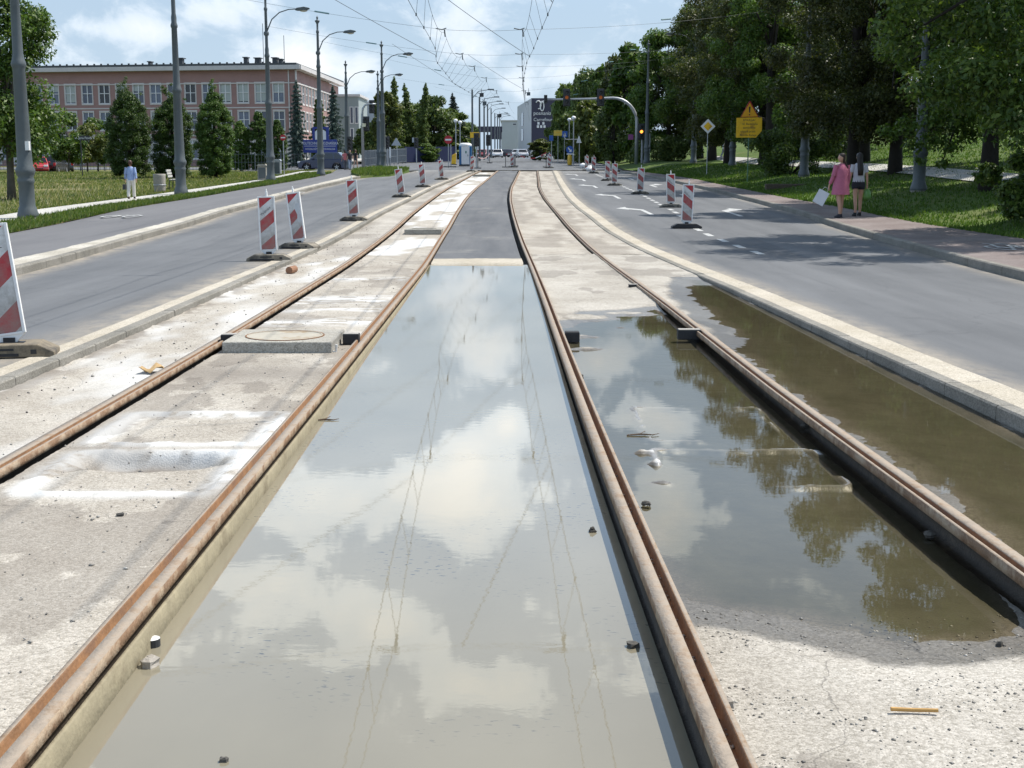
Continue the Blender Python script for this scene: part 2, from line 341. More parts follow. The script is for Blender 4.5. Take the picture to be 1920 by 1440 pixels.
def leaf_mat(name, c1, c2, c3, trans=.35, dry=0.0):
    """leaf: each leaf island its own shade, light comes through"""
    m = bpy.data.materials.new(name); m.use_nodes = True; t = m.node_tree; N = t.nodes; L = t.links; N.clear()
    g = N.new('ShaderNodeNewGeometry'); cr = N.new('ShaderNodeValToRGB'); L.new(g.outputs['Random Per Island'], cr.inputs[0])
    e = cr.color_ramp.elements; e[0].color = (*c1, 1); e[1].color = (*c3, 1); e[1].position = 1; x = e.new(.55); x.color = (*c2, 1)
    out = cr.outputs[0]
    tcn = N.new('ShaderNodeTexCoord'); nz_ = N.new('ShaderNodeTexNoise'); nz_.inputs['Scale'].default_value = .55; nz_.inputs['Detail'].default_value = 4; L.new(tcn.outputs['Object'], nz_.inputs['Vector'])
    r = N.new('ShaderNodeMapRange'); r.inputs[1].default_value = .5; r.inputs[2].default_value = .72; r.inputs[3].default_value = 0; r.inputs[4].default_value = .48; L.new(nz_.outputs[0], r.inputs[0])
    if dry:
        mx = N.new('ShaderNodeMixRGB'); L.new(r.outputs[0], mx.inputs[0]); L.new(out, mx.inputs[1]); mx.inputs[2].default_value = (.19*dry+.05, .125*dry+.05, .045, 1); out = mx.outputs[0]
    oi = N.new('ShaderNodeObjectInfo'); rr = N.new('ShaderNodeMapRange'); rr.inputs[3].default_value = .8; rr.inputs[4].default_value = 1.2; L.new(oi.outputs['Random'], rr.inputs[0])
    q = N.new('ShaderNodeMixRGB'); q.blend_type = 'MULTIPLY'; q.inputs[0].default_value = 1; L.new(out, q.inputs[1]); L.new(rr.outputs[0], q.inputs[2]); out = q.outputs[0]
    d = N.new('ShaderNodeBsdfPrincipled'); d.inputs['Roughness'].default_value = .5; d.inputs['Specular IOR Level'].default_value = .35; L.new(out, d.inputs['Base Color'])
    tr = N.new('ShaderNodeBsdfTranslucent'); hs = N.new('ShaderNodeMixRGB'); hs.blend_type = 'MULTIPLY'; hs.inputs[0].default_value = 1; L.new(out, hs.inputs[1]); hs.inputs[2].default_value = (1.35, 1.45, .7, 1); L.new(hs.outputs[0], tr.inputs[0])
    mx = N.new('ShaderNodeMixShader'); mx.inputs[0].default_value = trans; L.new(d.outputs[0], mx.inputs[1]); L.new(tr.outputs[0], mx.inputs[2])
    o = N.new('ShaderNodeOutputMaterial'); L.new(mx.outputs[0], o.inputs[0]); return m
def water_mat(name, mud, ripple=.02, clear=False):
    m = bpy.data.materials.new(name); m.use_nodes = True; t = m.node_tree; N = t.nodes; L = t.links
    b = N['Principled BSDF']; g = N.new('ShaderNodeNewGeometry')
    def noise(sc, d=3):
        mp = N.new('ShaderNodeMapping'); mp.inputs['Scale'].default_value = sc; L.new(g.outputs['Position'], mp.inputs[0])
        n = N.new('ShaderNodeTexNoise'); n.inputs['Scale'].default_value = 1; n.inputs['Detail'].default_value = d; L.new(mp.outputs[0], n.inputs['Vector']); return n.outputs[0]
    bp = N.new('ShaderNodeBump'); bp.inputs['Strength'].default_value = ripple; bp.inputs['Distance'].default_value = .02
    L.new(noise((9, 16, 9), 4), bp.inputs['Height'])
    if clear:
        fr = N.new('ShaderNodeFresnel'); fr.inputs['IOR'].default_value = 1.33; L.new(bp.outputs[0], fr.inputs['Normal'])
        gl = N.new('ShaderNodeBsdfGlossy'); gl.inputs['Roughness'].default_value = .0; L.new(bp.outputs[0], gl.inputs['Normal'])
        tp = N.new('ShaderNodeBsdfTransparent'); tp.inputs[0].default_value = (.9, .87, .78, 1)
        mx = N.new('ShaderNodeMixShader'); L.new(fr.outputs[0], mx.inputs[0]); L.new(tp.outputs[0], mx.inputs[1]); L.new(gl.outputs[0], mx.inputs[2])
        L.new(mx.outputs[0], N['Material Output'].inputs[0])
    else:
        r = N.new('ShaderNodeMapRange'); r.inputs[1].default_value = .3; r.inputs[2].default_value = .7; r.inputs[3].default_value = .86; r.inputs[4].default_value = 1.12; L.new(noise((.9, .5, 1), 6), r.inputs[0])
        q = N.new('ShaderNodeMixRGB'); q.blend_type = 'MULTIPLY'; q.inputs[0].default_value = 1; q.inputs[1].default_value = (*mud, 1); L.new(r.outputs[0], q.inputs[2])
        # specks of leaf and scum drifting on the surface
        sp = N.new('ShaderNodeMapRange'); sp.inputs[1].default_value = .63; sp.inputs[2].default_value = .68; L.new(noise((22, 60, 1), 2), sp.inputs[0])
        pz = N.new('ShaderNodeMapRange'); pz.inputs[1].default_value = .5; pz.inputs[2].default_value = .66; L.new(noise((1.2, 1.2, 1), 3), pz.inputs[0])
        pr = N.new('ShaderNodeMath'); pr.operation = 'MULTIPLY'; L.new(sp.outputs[0], pr.inputs[0]); L.new(pz.outputs[0], pr.inputs[1])
        q2 = N.new('ShaderNodeMixRGB'); L.new(pr.outputs[0], q2.inputs[0]); L.new(q.outputs[0], q2.inputs[1]); q2.inputs[2].default_value = (.05, .055, .06, 1)
        L.new(q2.outputs[0], b.inputs['Base Color']); b.inputs['Roughness'].default_value = .012; b.inputs['IOR'].default_value = 1.46
        L.new(bp.outputs[0], b.inputs['Normal'])
    return m

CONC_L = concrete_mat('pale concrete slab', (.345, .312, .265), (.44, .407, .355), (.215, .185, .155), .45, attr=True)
CONC_R = concrete_mat('soaked concrete slab', (.345, .318, .275), (.44, .412, .365), (.205, .18, .155), .45, wet=-.095, attr=True)
CONC_K = concrete_mat('kerb concrete', (.20, .19, .165), (.27, .255, .225), (.11, .10, .085), .6)
CONC_S = concrete_mat('mortar strip', (.42, .375, .30), (.50, .455, .38), (.25, .225, .19), .45)
CONC_P = concrete_mat('cast concrete', (.34, .32, .28), (.40, .385, .34), (.2, .19, .16), .4)
GRAVEL = concrete_mat('pale gravel', (.40, .37, .31), (.52, .49, .43), (.2, .19, .16), .4)
BED = pm('wet track bed', (.035, .03, .026), .7, .3, 9, .4, 40)
MUD = pm('pool bed', (.30, .26, .18), .8, .15, 4)
ASPH = asphalt_mat('worn asphalt', (.094, .098, .104), (.142, .146, .152))
ASPH_C = asphalt_mat('cycle path asphalt', (.115, .114, .120), (.15, .148, .152))
ASPH_M = asphalt_mat('fresh asphalt', (.082, .086, .094), (.14, .142, .146), patch=(.23, .22, .20))
PAINT = pm('road paint', (.52, .52, .50), .6, .1, 9, dirt=(.20, .20, .205), dscale=9, dlo=.47, dhi=.64)
PAVER = concrete_mat('red paving', (.185, .15, .14), (.235, .20, .188), (.11, .095, .088), .5)
PATHC = concrete_mat('path slabs', (.42, .41, .38), (.50, .49, .46), (.28, .27, .25), .4)
SOIL = pm('lawn soil', (.085, .105, .035), .95, .4, 1.3, .5, 30, dirt=(.20, .17, .085), dscale=.35, dlo=.42, dhi=.62, spec=.1)
SOIL_R = pm('lawn turf', (.075, .115, .03), .95, .35, 1.5, .5, 30, dirt=(.14, .15, .06), dscale=.3, dlo=.5, dhi=.7, spec=.1)
BANK = pm('bare bank', (.2, .165, .11), .95, .3, 2.0, .5, 30, spec=.1)
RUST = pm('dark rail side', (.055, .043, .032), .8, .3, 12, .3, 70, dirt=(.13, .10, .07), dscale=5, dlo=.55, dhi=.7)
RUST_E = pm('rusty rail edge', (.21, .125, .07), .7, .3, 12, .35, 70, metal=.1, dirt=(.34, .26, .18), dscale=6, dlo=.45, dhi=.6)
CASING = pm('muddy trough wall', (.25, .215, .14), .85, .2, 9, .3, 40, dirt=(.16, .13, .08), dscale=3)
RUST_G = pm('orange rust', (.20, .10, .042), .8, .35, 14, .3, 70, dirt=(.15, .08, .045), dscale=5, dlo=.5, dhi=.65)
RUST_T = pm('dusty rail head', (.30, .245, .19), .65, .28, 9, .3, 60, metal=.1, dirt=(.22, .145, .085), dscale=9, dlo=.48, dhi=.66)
BLACK = pm('black rubber', (.022, .022, .024), .75, .3, 20, .2, 60)
STEEL_G = pm('painted grey green metal', (.082, .098, .105), .55, .14, 3, dirt=(.08, .09, .09), dscale=1.2, metal=.0)
GALV = pm('galvanised steel', (.38, .40, .42), .45, .1, 8, metal=.5)
DARKM = pm('dark metal', (.03, .032, .035), .5, .2, 8)
WHITE = pm('white plastic', (.72, .72, .71), .45, .06, 8, dirt=(.45, .44, .42), dscale=5, dlo=.58, dhi=.75)
WATER = water_mat('milky water', (.205, .184, .135), .009)
PUDDLE = water_mat('shallow water', (.1, .1, .1), .006, clear=True)
# ------------------------------------------------------------------ the lie of the land
_PY = np.array([-60,-10,0,7,12.6,23,29,35,41,53,61,71,80,90,100,120,150,250,400,2500.]); _PZ = np.array([.10,.10,.085,.045,.0,-.04,-.028,.05,.2,.36,.5,.68,.87,1.08,1.27,1.6,2.1,3.3,4.6,4.9])
_fy = np.arange(-60, 2500, .5); _fz = np.interp(_fy, _PY, _PZ)
_k = np.hanning(13); _k /= _k.sum(); _fz = np.concatenate([_fz[:30], np.convolve(_fz, _k, 'same')[30:-30], _fz[-30:]])
def P(y): return np.interp(y, _fy, _fz)
def curve(*pts):
    a = np.array(pts, float); ys = np.arange(a[0, 0], a[-1, 0]+.5, .5); xs = np.interp(ys, a[:, 0], a[:, 1])
    w = 13; k = np.hanning(w); k /= k.sum(); pad = np.concatenate([2*xs[0]-xs[1:w][::-1], xs, 2*xs[-1]-xs[-w:-1][::-1]])
    xs = np.convolve(pad, k, 'same')[w-1:-(w-1)]
    return lambda y: np.interp(y, ys, xs)
LI = curve((-20,-1.40),(0,-1.40),(4.3,-1.41),(9,-1.435),(12.5,-1.47),(22.8,-1.54),(30,-1.67),(41,-1.76),(52,-1.88),(60,-1.87),(68,-1.79),(80,-1.53),(94,-1.27),(103,-1.13),(125,-.6))
LO = curve((-20,-2.91),(0,-2.91),(9,-2.91),(12.5,-2.93),(22.8,-3.03),(30,-3.15),(41,-3.25),(52,-3.37),(60,-3.38),(68,-3.32),(80,-3.05),(94,-2.78),(103,-2.5),(125,-2.0))
RI = curve((-20,.85),(0,.66),(3.3,.60),(6.7,.53),(10,.49),(16.9,.42),(22.8,.34),(30,.21),(41,.02),(52,-.08),(60,-.08),(68,-.02),(80,.2),(94,.45),(107,.66),(125,1.0))
RO = curve((-20,2.6),(0,2.28),(5.2,2.16),(9.3,2.05),(13,2.02),(16,1.98),(20,1.89),(25,1.77),(30,1.69),(41,1.5),(52,1.41),(60,1.4),(68,1.45),(80,1.66),(94,1.88),(107,2.12),(125,2.5))
RK = curve((-20,4.8),(0,3.85),(8.5,3.48),(18.9,3.13),(24,2.87),(27.8,2.67),(34.2,2.44),(45,2.25),(55,2.28),(64,2.41),(78,2.65),(108,3.25),(125,3.6))
LKB = curve((-20,-3.92),(0,-3.92),(12,-3.93),(21,-4.05),(36,-4.15),(50,-4.1),(62,-4.02),(68,-3.95),(80,-3.55),(88,-3.25),(98,-2.9),(110,-2.5),(125,-2.1))
LE = curve((-20,-6.6),(0,-6.9),(10,-7.2),(20,-7.83),(23.4,-8.1),(29.5,-8.62),(41,-9.0),(55,-9.5),(65,-9.75),(82,-9.6),(88,-9.0),(94,-7.9),(104,-7.2),(125,-7))
LG = curve((-20,-7.4),(0,-7.6),(10,-7.95),(22.4,-8.66),(31,-9.25),(43,-9.6),(55,-10.1),(73,-10.4),(84,-10.3),(94,-9.5),(104,-9),(125,-9))
LP = curve((-20,-11.0),(0,-11.2),(30,-11.9),(42,-12.45),(52,-12.5),(60,-12.55),(81,-12.2),(90,-12.5),(104,-14),(125,-15))
LQ = curve((-20,-13.2),(0,-13.3),(35,-13.6),(56,-13.35),(73,-13.6),(90,-14.2),(125,-16))
LR = curve((-20,-15.0),(0,-15.0),(38,-15.0),(63,-14.8),(77,-14.6),(90,-15.2),(125,-18))
RE = curve((-20,7.0),(0,7.1),(10,7.5),(20,7.96),(23.4,8.2),(31,8.7),(41,9.1),(50,9.45),(64,9.62),(80,9.3),(92,8.5),(104,7.8),(125,8.2))
RP = curve((-20,13.0),(0,12.6),(20,12.0),(29,11.5),(38,10.95),(46,10.98),(53,10.98),(60,11.0),(77,11.0),(88,10.2),(95,9.3),(104,8.9),(125,9.4))
YEND = 104.5
def bank(x, y):
    d = x-RP(y); return .5*sstep(0, 4.2, d)+.14*np.maximum(0, np.minimum(x, 70)-16.0)*sstep(16, 18.5, x)
def G(x, y):
    p = P(y)
    if y > YEND+8 and x < RP(y): 
        return p+.05-(.6*sstep(85, 122, y)*sstep(-10, -22, x))
    if x > RP(y): return p+.11+bank(x, y)
    if x > RE(y): return p+.11
    if x > RK(y): return p-.03
    if x > LKB(y): return p-.07
    if x > LE(y): return p+.01
    return p+.14-.6*sstep(85, 122, y)*sstep(-10, -22, x)
def ray(px, py):
    v = (720-py)/FPX; u = (px-960)/FPX; c = 1/math.sqrt(1+TILT*TILT); s = TILT*c
    return np.array([u, c+v*s, -s+v*c])
def spot(px, py, off=0.0):
    """where a point seen in the photograph stands on the ground"""
    d = ray(px, py); y = 2.0
    while y < 600:
        x = d[0]/d[1]*y; z = EYE+d[2]/d[1]*y
        if z <= G(x, y)+off: return Vector((x, y, float(G(x, y))+off))
        y += .05 if y < 140 else .3
    return Vector((d[0]/d[1]*600, 600, 4.6))
def at(px, py, Y):
    """the point seen at px,py that lies Y metres ahead"""
    d = ray(px, py); return Vector((d[0]/d[1]*Y, Y, EYE+d[2]/d[1]*Y))
def ysteps(a, b, step=None):
    if step: return np.arange(a, b+step*.5, step)
    out = []; y = a
    while y < b: out.append(y); y += .25 if y < 30 else .5 if y < 60 else 1.0
    out.append(b); return np.array(out)
def strip(name, fl, fr, off, mat, ys, nx=2, zfun=None, kind='structure', smooth=True, parent=None):
    ys = np.asarray(ys); t = np.linspace(0, 1, nx)
    xl = np.array([fl(y) for y in ys])[:, None]; xr = np.array([fr(y) for y in ys])[:, None]
    X = xl+(xr-xl)*t[None]; Y = np.repeat(ys[:, None], nx, 1); Z = np.repeat(P(ys)[:, None], nx, 1)+off
    if zfun is not None: Z = Z+zfun(X, Y)
    n = len(ys); idx = np.arange(n*nx).reshape(n, nx)
    f = np.stack([idx[:-1, :-1], idx[:-1, 1:], idx[1:, 1:], idx[1:, :-1]], -1).reshape(-1, 4)
    o = npmesh(name, np.stack([X, Y, Z], -1).reshape(-1, 3), f, mat, parent, smooth)
    if kind: tag(o, kind=kind)
    return o, X, Y, Z
def sweep(name, f, prof, mat, ys, parent=None, z0=0.0, kind=None, mats=None, pm_idx=None):
    """profile of (dx, dz) carried along the line x=f(y); closed"""
    ys = np.asarray(ys); k = len(prof); pr = np.array(prof)
    V = np.zeros((len(ys), k, 3)); fx = np.array([f(y) for y in ys])
    V[..., 0] = fx[:, None]+pr[None, :, 0]; V[..., 1] = ys[:, None]; V[..., 2] = (P(ys)+z0)[:, None]+pr[None, :, 1]
    idx = np.arange(len(ys)*k).reshape(len(ys), k); nx_ = np.roll(idx, -1, 1)
    fc = np.stack([idx[:-1], nx_[:-1], nx_[1:], idx[1:]], -1).reshape(-1, 4)
    o = npmesh(name, V.reshape(-1, 3), fc, mat, parent)
    if mats:
        for m in mats: o.data.materials.append(m)
        o.data.polygons.foreach_set('material_index', np.tile(np.array(pm_idx), len(ys)-1).astype('i'))
    bm = bmesh.new(); bm.from_mesh(o.data)
    bm.verts.ensure_lookup_table()
    for r_ in (0, len(ys)-1):
        try: bm.faces.new([bm.verts[i] for i in idx[r_]])
        except ValueError: pass
    bmesh.ops.recalc_face_normals(bm, faces=bm.faces); bm.to_mesh(o.data); bm.free()
    if kind: tag(o, kind=kind)
    return o
YS = ysteps(-12, YEND)
c_ = lambda v: (lambda y: v)
sh = lambda f, d: (lambda y: f(y)+d)

# ground sheet, far below the built surfaces near by
gy = np.concatenate([np.arange(-60, 130, 5), np.arange(130, 500, 15), np.array([520, 700, 1000, 1600, 2500.])])
gx = np.concatenate([np.array([-1800, -900, -500, -300]), np.arange(-220, 221, 10), np.array([300, 500, 900, 1800.])])
GX, GY = np.meshgrid(gx, gy); GZ = P(GY)-.45+.14*np.clip(GX-16, 0, 54)*(GX > 16)+np.where(GY > YEND+30, .25, 0)-.6*sstep(85, 122, GY)*sstep(-10, -22, GX)
idx = np.arange(GX.size).reshape(GX.shape)
ground = npmesh('ground', np.stack([GX, GY, GZ], -1).reshape(-1, 3), np.stack([idx[:-1, :-1], idx[:-1, 1:], idx[1:, 1:], idx[1:, :-1]], -1).reshape(-1, 4), SOIL, smooth=True); tag(ground, kind='structure')

# left side, from the lawn to the tracks
lowl = lambda X, Y: -.6*sstep(85, 122, Y)*sstep(-10, -22, X)
strip('lawn', c_(-110), LR, .12, SOIL, ysteps(-12, 132, 2), 40, lambda X, Y: lowl(X, Y)+.05*(fbm(X*.3, Y*.3)-.5))
strip('concrete_path', LR, LQ, .155, PATHC, ysteps(-12, 98, 1), 4, lowl)
strip('grass_verge', LQ, LP, .14, SOIL, ysteps(-12, 104, .5), 10, lambda X, Y: lowl(X, Y)+.05*(fbm(X*2, Y*2)-.5))
strip('cycle_path', LP, LG, .125, ASPH_C, ysteps(-12, YEND, 1), 4, lowl)
strip('gravel_strip', LG, sh(LE, -.14), .135, GRAVEL, ysteps(-12, 96, .4), 6, lambda X, Y: .03*(fbm(X*6, Y*6)-.5))
def kerb_stones(name, f, prof, mat, y0, y1, lab, L=1.0):
    """a line of kerb stones laid end to end with open joints: one built object"""
    pr = np.array(prof); k = len(pr); V = []; F = []; y = y0; b = 0
    while y < y1:
        e = y+L; n = 3; j = random.uniform(-.003, .003)
        for i in range(n):
            yy = y+.006+(L-.012)*i/(n-1)
            for dx, dz in pr: V.append((float(f(yy))+dx+j, yy, float(P(yy))+dz+j*.7))
        for i in range(n-1):
            for q in range(k): F.append((b+i*k+q, b+i*k+(q+1) % k, b+(i+1)*k+(q+1) % k, b+(i+1)*k+q))
        F.append(tuple(b+q for q in range(k-1, -1, -1))); F.append(tuple(b+(n-1)*k+q for q in range(k)))
        b += n*k; y = e
    me = bpy.data.meshes.new(name); me.from_pydata(V, [], F); me.materials.append(mat); o = link(bpy.data.objects.new(name, me)); tag(o, kind='structure')
    o.data.update(); bm = bmesh.new(); bm.from_mesh(me); bmesh.ops.recalc_face_normals(bm, faces=bm.faces); bm.to_mesh(me); bm.free()
    return o
kerb_stones('road_kerb', LE, [(-.14, -.1), (0, -.1), (0, .125), (-.02, .15), (-.14, .15)], CONC_K, -12, 96, 'weathered grey kerb between the cycle path gravel and the left road')
def dust(o, v):
    a = o.data.attributes.new('dust', 'FLOAT', 'POINT'); a.data.foreach_set('value', np.clip(v, 0, 1).astype('f').ravel())
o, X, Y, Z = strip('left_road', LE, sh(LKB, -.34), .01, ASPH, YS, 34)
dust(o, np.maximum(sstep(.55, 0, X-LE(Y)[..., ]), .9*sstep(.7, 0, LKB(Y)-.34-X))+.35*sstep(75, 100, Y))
strip('mortar_strip', sh(LKB, -.34), sh(LKB, -.13), .02, CONC_S, ysteps(-12, YEND, .3), 4, lambda X, Y: .012*(fbm(X*8, Y*5)-.5))
kerb_stones('track_kerb', LKB, [(-.13, -.25), (0, -.25), (0, .025), (-.012, .035), (-.13, .035)], CONC_K, -12, 104, 'grey track kerb along the left road, its face stained by mortar')

# slabs of the left track, with pale mortar outlines and a hollow
def slab(name, fl, fr, off, mat, y0, y1, hx, hy, zf, lime=None):
    ys = np.arange(y0, y1+hy*.5, hy); wid = float(np.mean([fr(y)-fl(y) for y in ys[::50]])); nx = max(3, int(wid/hx))
    o, X, Y, Z = strip(name, fl, fr, off, mat, ys, nx, zf)
    if lime is not None:
        a = o.data.attributes.new('lime', 'FLOAT_COLOR', 'POINT'); l, d = lime(X, Y)
        q = np.ones((X.size, 4), 'f'); q[:, 0] = np.clip(l.ravel(), 0, 1); q[:, 1] = np.clip(d.ravel(), 0, 1); q[:, 2] = 0; a.data.foreach_set('color', q.ravel())
    return o
def rect_sd(X, Y, x0, x1, y0, y1, r=.06):
    cx, cy, hx, hy = (x0+x1)/2, (y0+y1)/2, (x1-x0)/2-r, (y1-y0)/2-r
    qx = np.abs(X-cx)-hx; qy = np.abs(Y-cy)-hy
    return np.hypot(np.maximum(qx, 0), np.maximum(qy, 0))+np.minimum(np.maximum(qx, qy), 0)-r
RECT1, RECT2 = (-2.62, -1.60, 6.58, 7.60), (-2.66, -1.60, 7.84, 8.88)
rough = lambda X, Y: .012*(fbm(X*4, Y*4, 5, 3)-.5)+.006*(fbm(X*22, Y*22, 3, 9)-.5)
def zl(X, Y):
    z = rough(X, Y); wob = .05*(fbm(X*6, Y*6, 4, 5)-.5)
    for r_ in (RECT1, RECT2):
        sd = rect_sd(X, Y, *r_)+wob; z = z+.012*np.exp(-(sd/.04)**2)*(.4+1.2*fbm(X*12, Y*12, 4, 33))-.012*sstep(.02, -.06, sd)
    h = ((X+2.13)/.42)**2+((Y-7.40)/.26)**2
    z = z-.10*sstep(1.25, .5, h)*sstep(7.68, 7.58, Y)
    return z
def lime_shade_l(X, Y):
    l = np.zeros_like(X); wob = .06*(fbm(X*7, Y*7, 4, 5)-.5)
    for r_ in (RECT1, RECT2):
        sd = rect_sd(X, Y, *r_)+wob; l = np.maximum(l, np.exp(-((sd)/.085)**2)*sstep(.24, .50, .55*fbm(X*5, Y*5, 4, 21)+.45*fbm(X*26, Y*26, 3, 23))*1.1)
    for yb, w in ((14.6, .35), (17.2, .6), (13.3, .3), (20.5, .3), (15.9, .2)):      # lime washed out across the slab
        l = np.maximum(l, np.exp(-((Y-yb+.5*(fbm(X*3, Y*0, 3, 8)-.5))/w)**2)*(fbm(X*4, Y*8, 4, 31) > .47)*.9)
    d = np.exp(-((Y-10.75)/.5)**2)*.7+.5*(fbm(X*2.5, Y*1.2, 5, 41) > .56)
    d = np.maximum(d, 1.0*sstep(.8, .2, ((X+2.13)/.42)**2+((Y-7.46)/.2)**2)*(Y < 7.7))  # soft shade inside the hollow, put into the slab colour
    return l, d
slab('left_slab', sh(LO, .13), sh(LI, -.068), -.055, CONC_L, 2.2, 26, .025, .025, zl, lime_shade_l)
slab('left_slab_far', sh(LO, .13), sh(LI, -.068), -.055, CONC_L, 26, 100, .15, .25, rough, lambda X, Y: ((fbm(X*2, Y*.4, 4, 3) > .5)*.8, X*0))
slab('side_slab', LKB, sh(LO, -.064), -.05, CONC_L, 2.2, 26, .04, .04, lambda X, Y: rough(X, Y)*1.3+.03*sstep(.35, 0, X-LKB(Y))*fbm(X*9, Y*9, 3, 4), lambda X, Y: ((fbm(X*3, Y*.8, 4, 13)-.45)*2.2, sstep(.3, 0, X-LKB(Y))*.8*(fbm(X*7, Y*3, 3, 2) > .5)))
slab('side_slab_far', LKB, sh(LO, -.064), -.05, CONC_L, 26, 102, .15, .25, rough, lambda X, Y: (X*0+.1, (fbm(X*3, Y*.3, 4, 3) > .5)*.6))
strip('track_bed', sh(LKB, -.05), sh(RK, .05), -.245, BED, ysteps(-12, YEND, .5), 3)

# middle strip: flooded trough, concrete sill, new asphalt beyond
strip('pool_floor', sh(LI, .05), sh(RI, -.05), -.2, MUD, ysteps(-6, 23.4, .5), 6, lambda X, Y: -P(Y))
strip('pool_water', sh(LI, .03), sh(RI, -.03), -.088, WATER, ysteps(-6, 23.4, .5), 2, lambda X, Y: -P(Y))
sill = lambda y: 0
o, X, Y, Z = strip('concrete_sill', sh(LI, .07), sh(RI, -.12), -.022, CONC_S, np.arange(23.25, 24.7, .06), 40, lambda X, Y: -.16*sstep(23.6, 23.3, Y+.10*(fbm(X*5, X*0, 3, 6)-.5))+.02*(fbm(X*6, Y*6)-.5))
strip('middle_asphalt', sh(LI, .06), sh(RI, -.13), -.03, ASPH_M, ysteps(24.6, 104.6, .5), 14, lambda X, Y: .02*(fbm(X*1.2, Y*.6, 4, 17)-.5))

# right track: the slab dips into a long puddle
def polysd(X, Y, poly):
    p = np.array(poly); n = len(p); d = np.full(X.shape, 1e9); ins = np.zeros(X.shape, bool)
    for i in range(n):
        a, b = p[i], p[(i+1) % n]; e = b-a; t = np.clip(((X-a[0])*e[0]+(Y-a[1])*e[1])/(e@e), 0, 1)
        d = np.minimum(d, np.hypot(X-a[0]-t*e[0], Y-a[1]-t*e[1]))
        c = ((a[1] > Y) != (b[1] > Y)); xx = (b[0]-a[0])*(Y-a[1])/((b[1]-a[1]) if b[1] != a[1] else 1e-9)+a[0]; ins ^= c & (X < xx)
    return np.where(ins, -d, d)
WZ = -.095
def pix(l): return [(lambda q: (q.x, q.y))(at(px, py, (EYE-WZ)/(-ray(px, py)[2]/ray(px, py)[1]))) for px, py in l]
PUD1 = pix([(1090,603),(1120,590),(1180,588),(1250,580),(1330,585),(1500,700),(1800,900),(1990,1090),(1960,1160),(1892,1187),(1780,1207),(1660,1202),(1560,1180),(1457,1160),(1340,1140),(1262,1110),(1120,900),(1050,720),(1045,640),(1058,620)])
PUD2 = pix([(1294,524),(1297,552),(1330,590),(1378,618),(1397,636),(1372,650),(1420,690),(1700,880),(2100,1180),(2900,1500),(2900,1000),(1960,830),(1400,560),(1325,526)])
RECT3, RECT4 = (.92, 1.84, 8.33, 9.5), (.90, 1.93, 7.1, 8.04)
def zr(poly, rects):
    def f(X, Y):
        sd = polysd(X, Y, poly)+.22*(fbm(X*2.2, Y*1.6, 5, 51)-.5)
        z = np.where(sd > 0, np.minimum(sd*.036+.012*sstep(.15, .5, sd), .028), np.maximum(sd*.06, -.035))
        z = z+.008*(fbm(X*5, Y*5, 5, 61)-.5)+.005*(fbm(X*26, Y*26, 3, 71)-.5)
        for r_ in rects:
            s2 = rect_sd(X, Y, *r_)+.08*(fbm(X*5, Y*5, 4, 5)-.5); z = z+.036*np.exp(-(s2/.035)**2)*sstep(.38, .6, fbm(X*2.5, Y*2.5, 3, 77))
        for bx, by, br, bh in ((.80, 13.5, .25, .036), (.80, 12.6, .2, .036), (.82, 7.92, .05, .04), (.86, 7.62, .06, .04), (.88, 7.16, .08, .042), (1.25, 14.3, .15, .034), (.9, 15.2, .5, .034), (1.5, 15.6, .4, .03)):
            z = z+bh*np.exp(-(((X-bx)/br)**2+((Y-by)/(br*.5))**2))*(.5+fbm(X*9, Y*9, 4, 7))
        if poly is PUD1: z = z+.013*sstep(.085, .0, RO(Y)-.085-X)*(.4+fbm(X*8, Y*4, 4, 15))      # silt banked against the rail
        return z-P(Y)+.045*sstep(4.75, 3.0, Y)
    return f
limr = lambda rects: (lambda X, Y: (np.max([np.exp(-((rect_sd(X, Y, *r_)+.05*(fbm(X*5, Y*5, 4, 5)-.5))/.05)**2) for r_ in rects], 0) if rects else X*0, (fbm(X*1.6, Y*.7, 5, 47) > .6)*.5))
ZR1 = zr(PUD1, (RECT3, RECT4))
slab('right_slab', sh(RI, .066), sh(RO, -.085), WZ, CONC_R, 2.2, 26, .02, .022, zr(PUD1, (RECT3, RECT4)), limr((RECT3, RECT4)))
slab('right_side_slab', sh(RO, .066), RK, WZ, CONC_R, 2.2, 26, .03, .03, zr(PUD2, ()), limr(()))
slab('right_slab_far', sh(RI, .066), sh(RO, -.13), -.032, CONC_L, 26, 102, .15, .25, rough, lambda X, Y: (X*0, (fbm(X*3, Y*.3, 4, 3) > .52)*.5))
slab('right_side_slab_far', sh(RO, .066), RK, -.032, CONC_L, 26, 103, .15, .25, rough, lambda X, Y: (X*0, (fbm(X*3, Y*.3, 4, 5) > .55)*.5))
strip('puddle', sh(RI, .05), sh(RO, -.05), WZ, PUDDLE, ysteps(3.4, 17.5, .5), 2, lambda X, Y: -P(Y))
strip('side_puddle', sh(RO, .05), sh(RK, .02), WZ, PUDDLE, ysteps(2, 19.6, .5), 2, lambda X, Y: -P(Y))
kerb_stones('track_kerb', RK, [(0, -.25), (.13, -.25), (.13, -.015), (.012, -.015), (0, -.03)], CONC_K, -12, 104, 'grey kerb with dark wet face along the right-hand puddle')
strip('mortar_strip', sh(RK, .13), sh(RK, .44), -.022, CONC_S, ysteps(-12, YEND, .3), 4, lambda X, Y: .012*(fbm(X*8, Y*5)-.5))
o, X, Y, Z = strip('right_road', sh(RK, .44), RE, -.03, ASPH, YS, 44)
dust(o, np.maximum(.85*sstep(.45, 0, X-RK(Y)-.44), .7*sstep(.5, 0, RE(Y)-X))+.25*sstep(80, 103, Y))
kerb_stones('pavement_kerb', RE, [(0, -.1), (.14, -.1), (.14, .12), (.02, .12), (0, .10)], CONC_K, -12, 98, 'dark stone kerb between the right road and the red pavement')
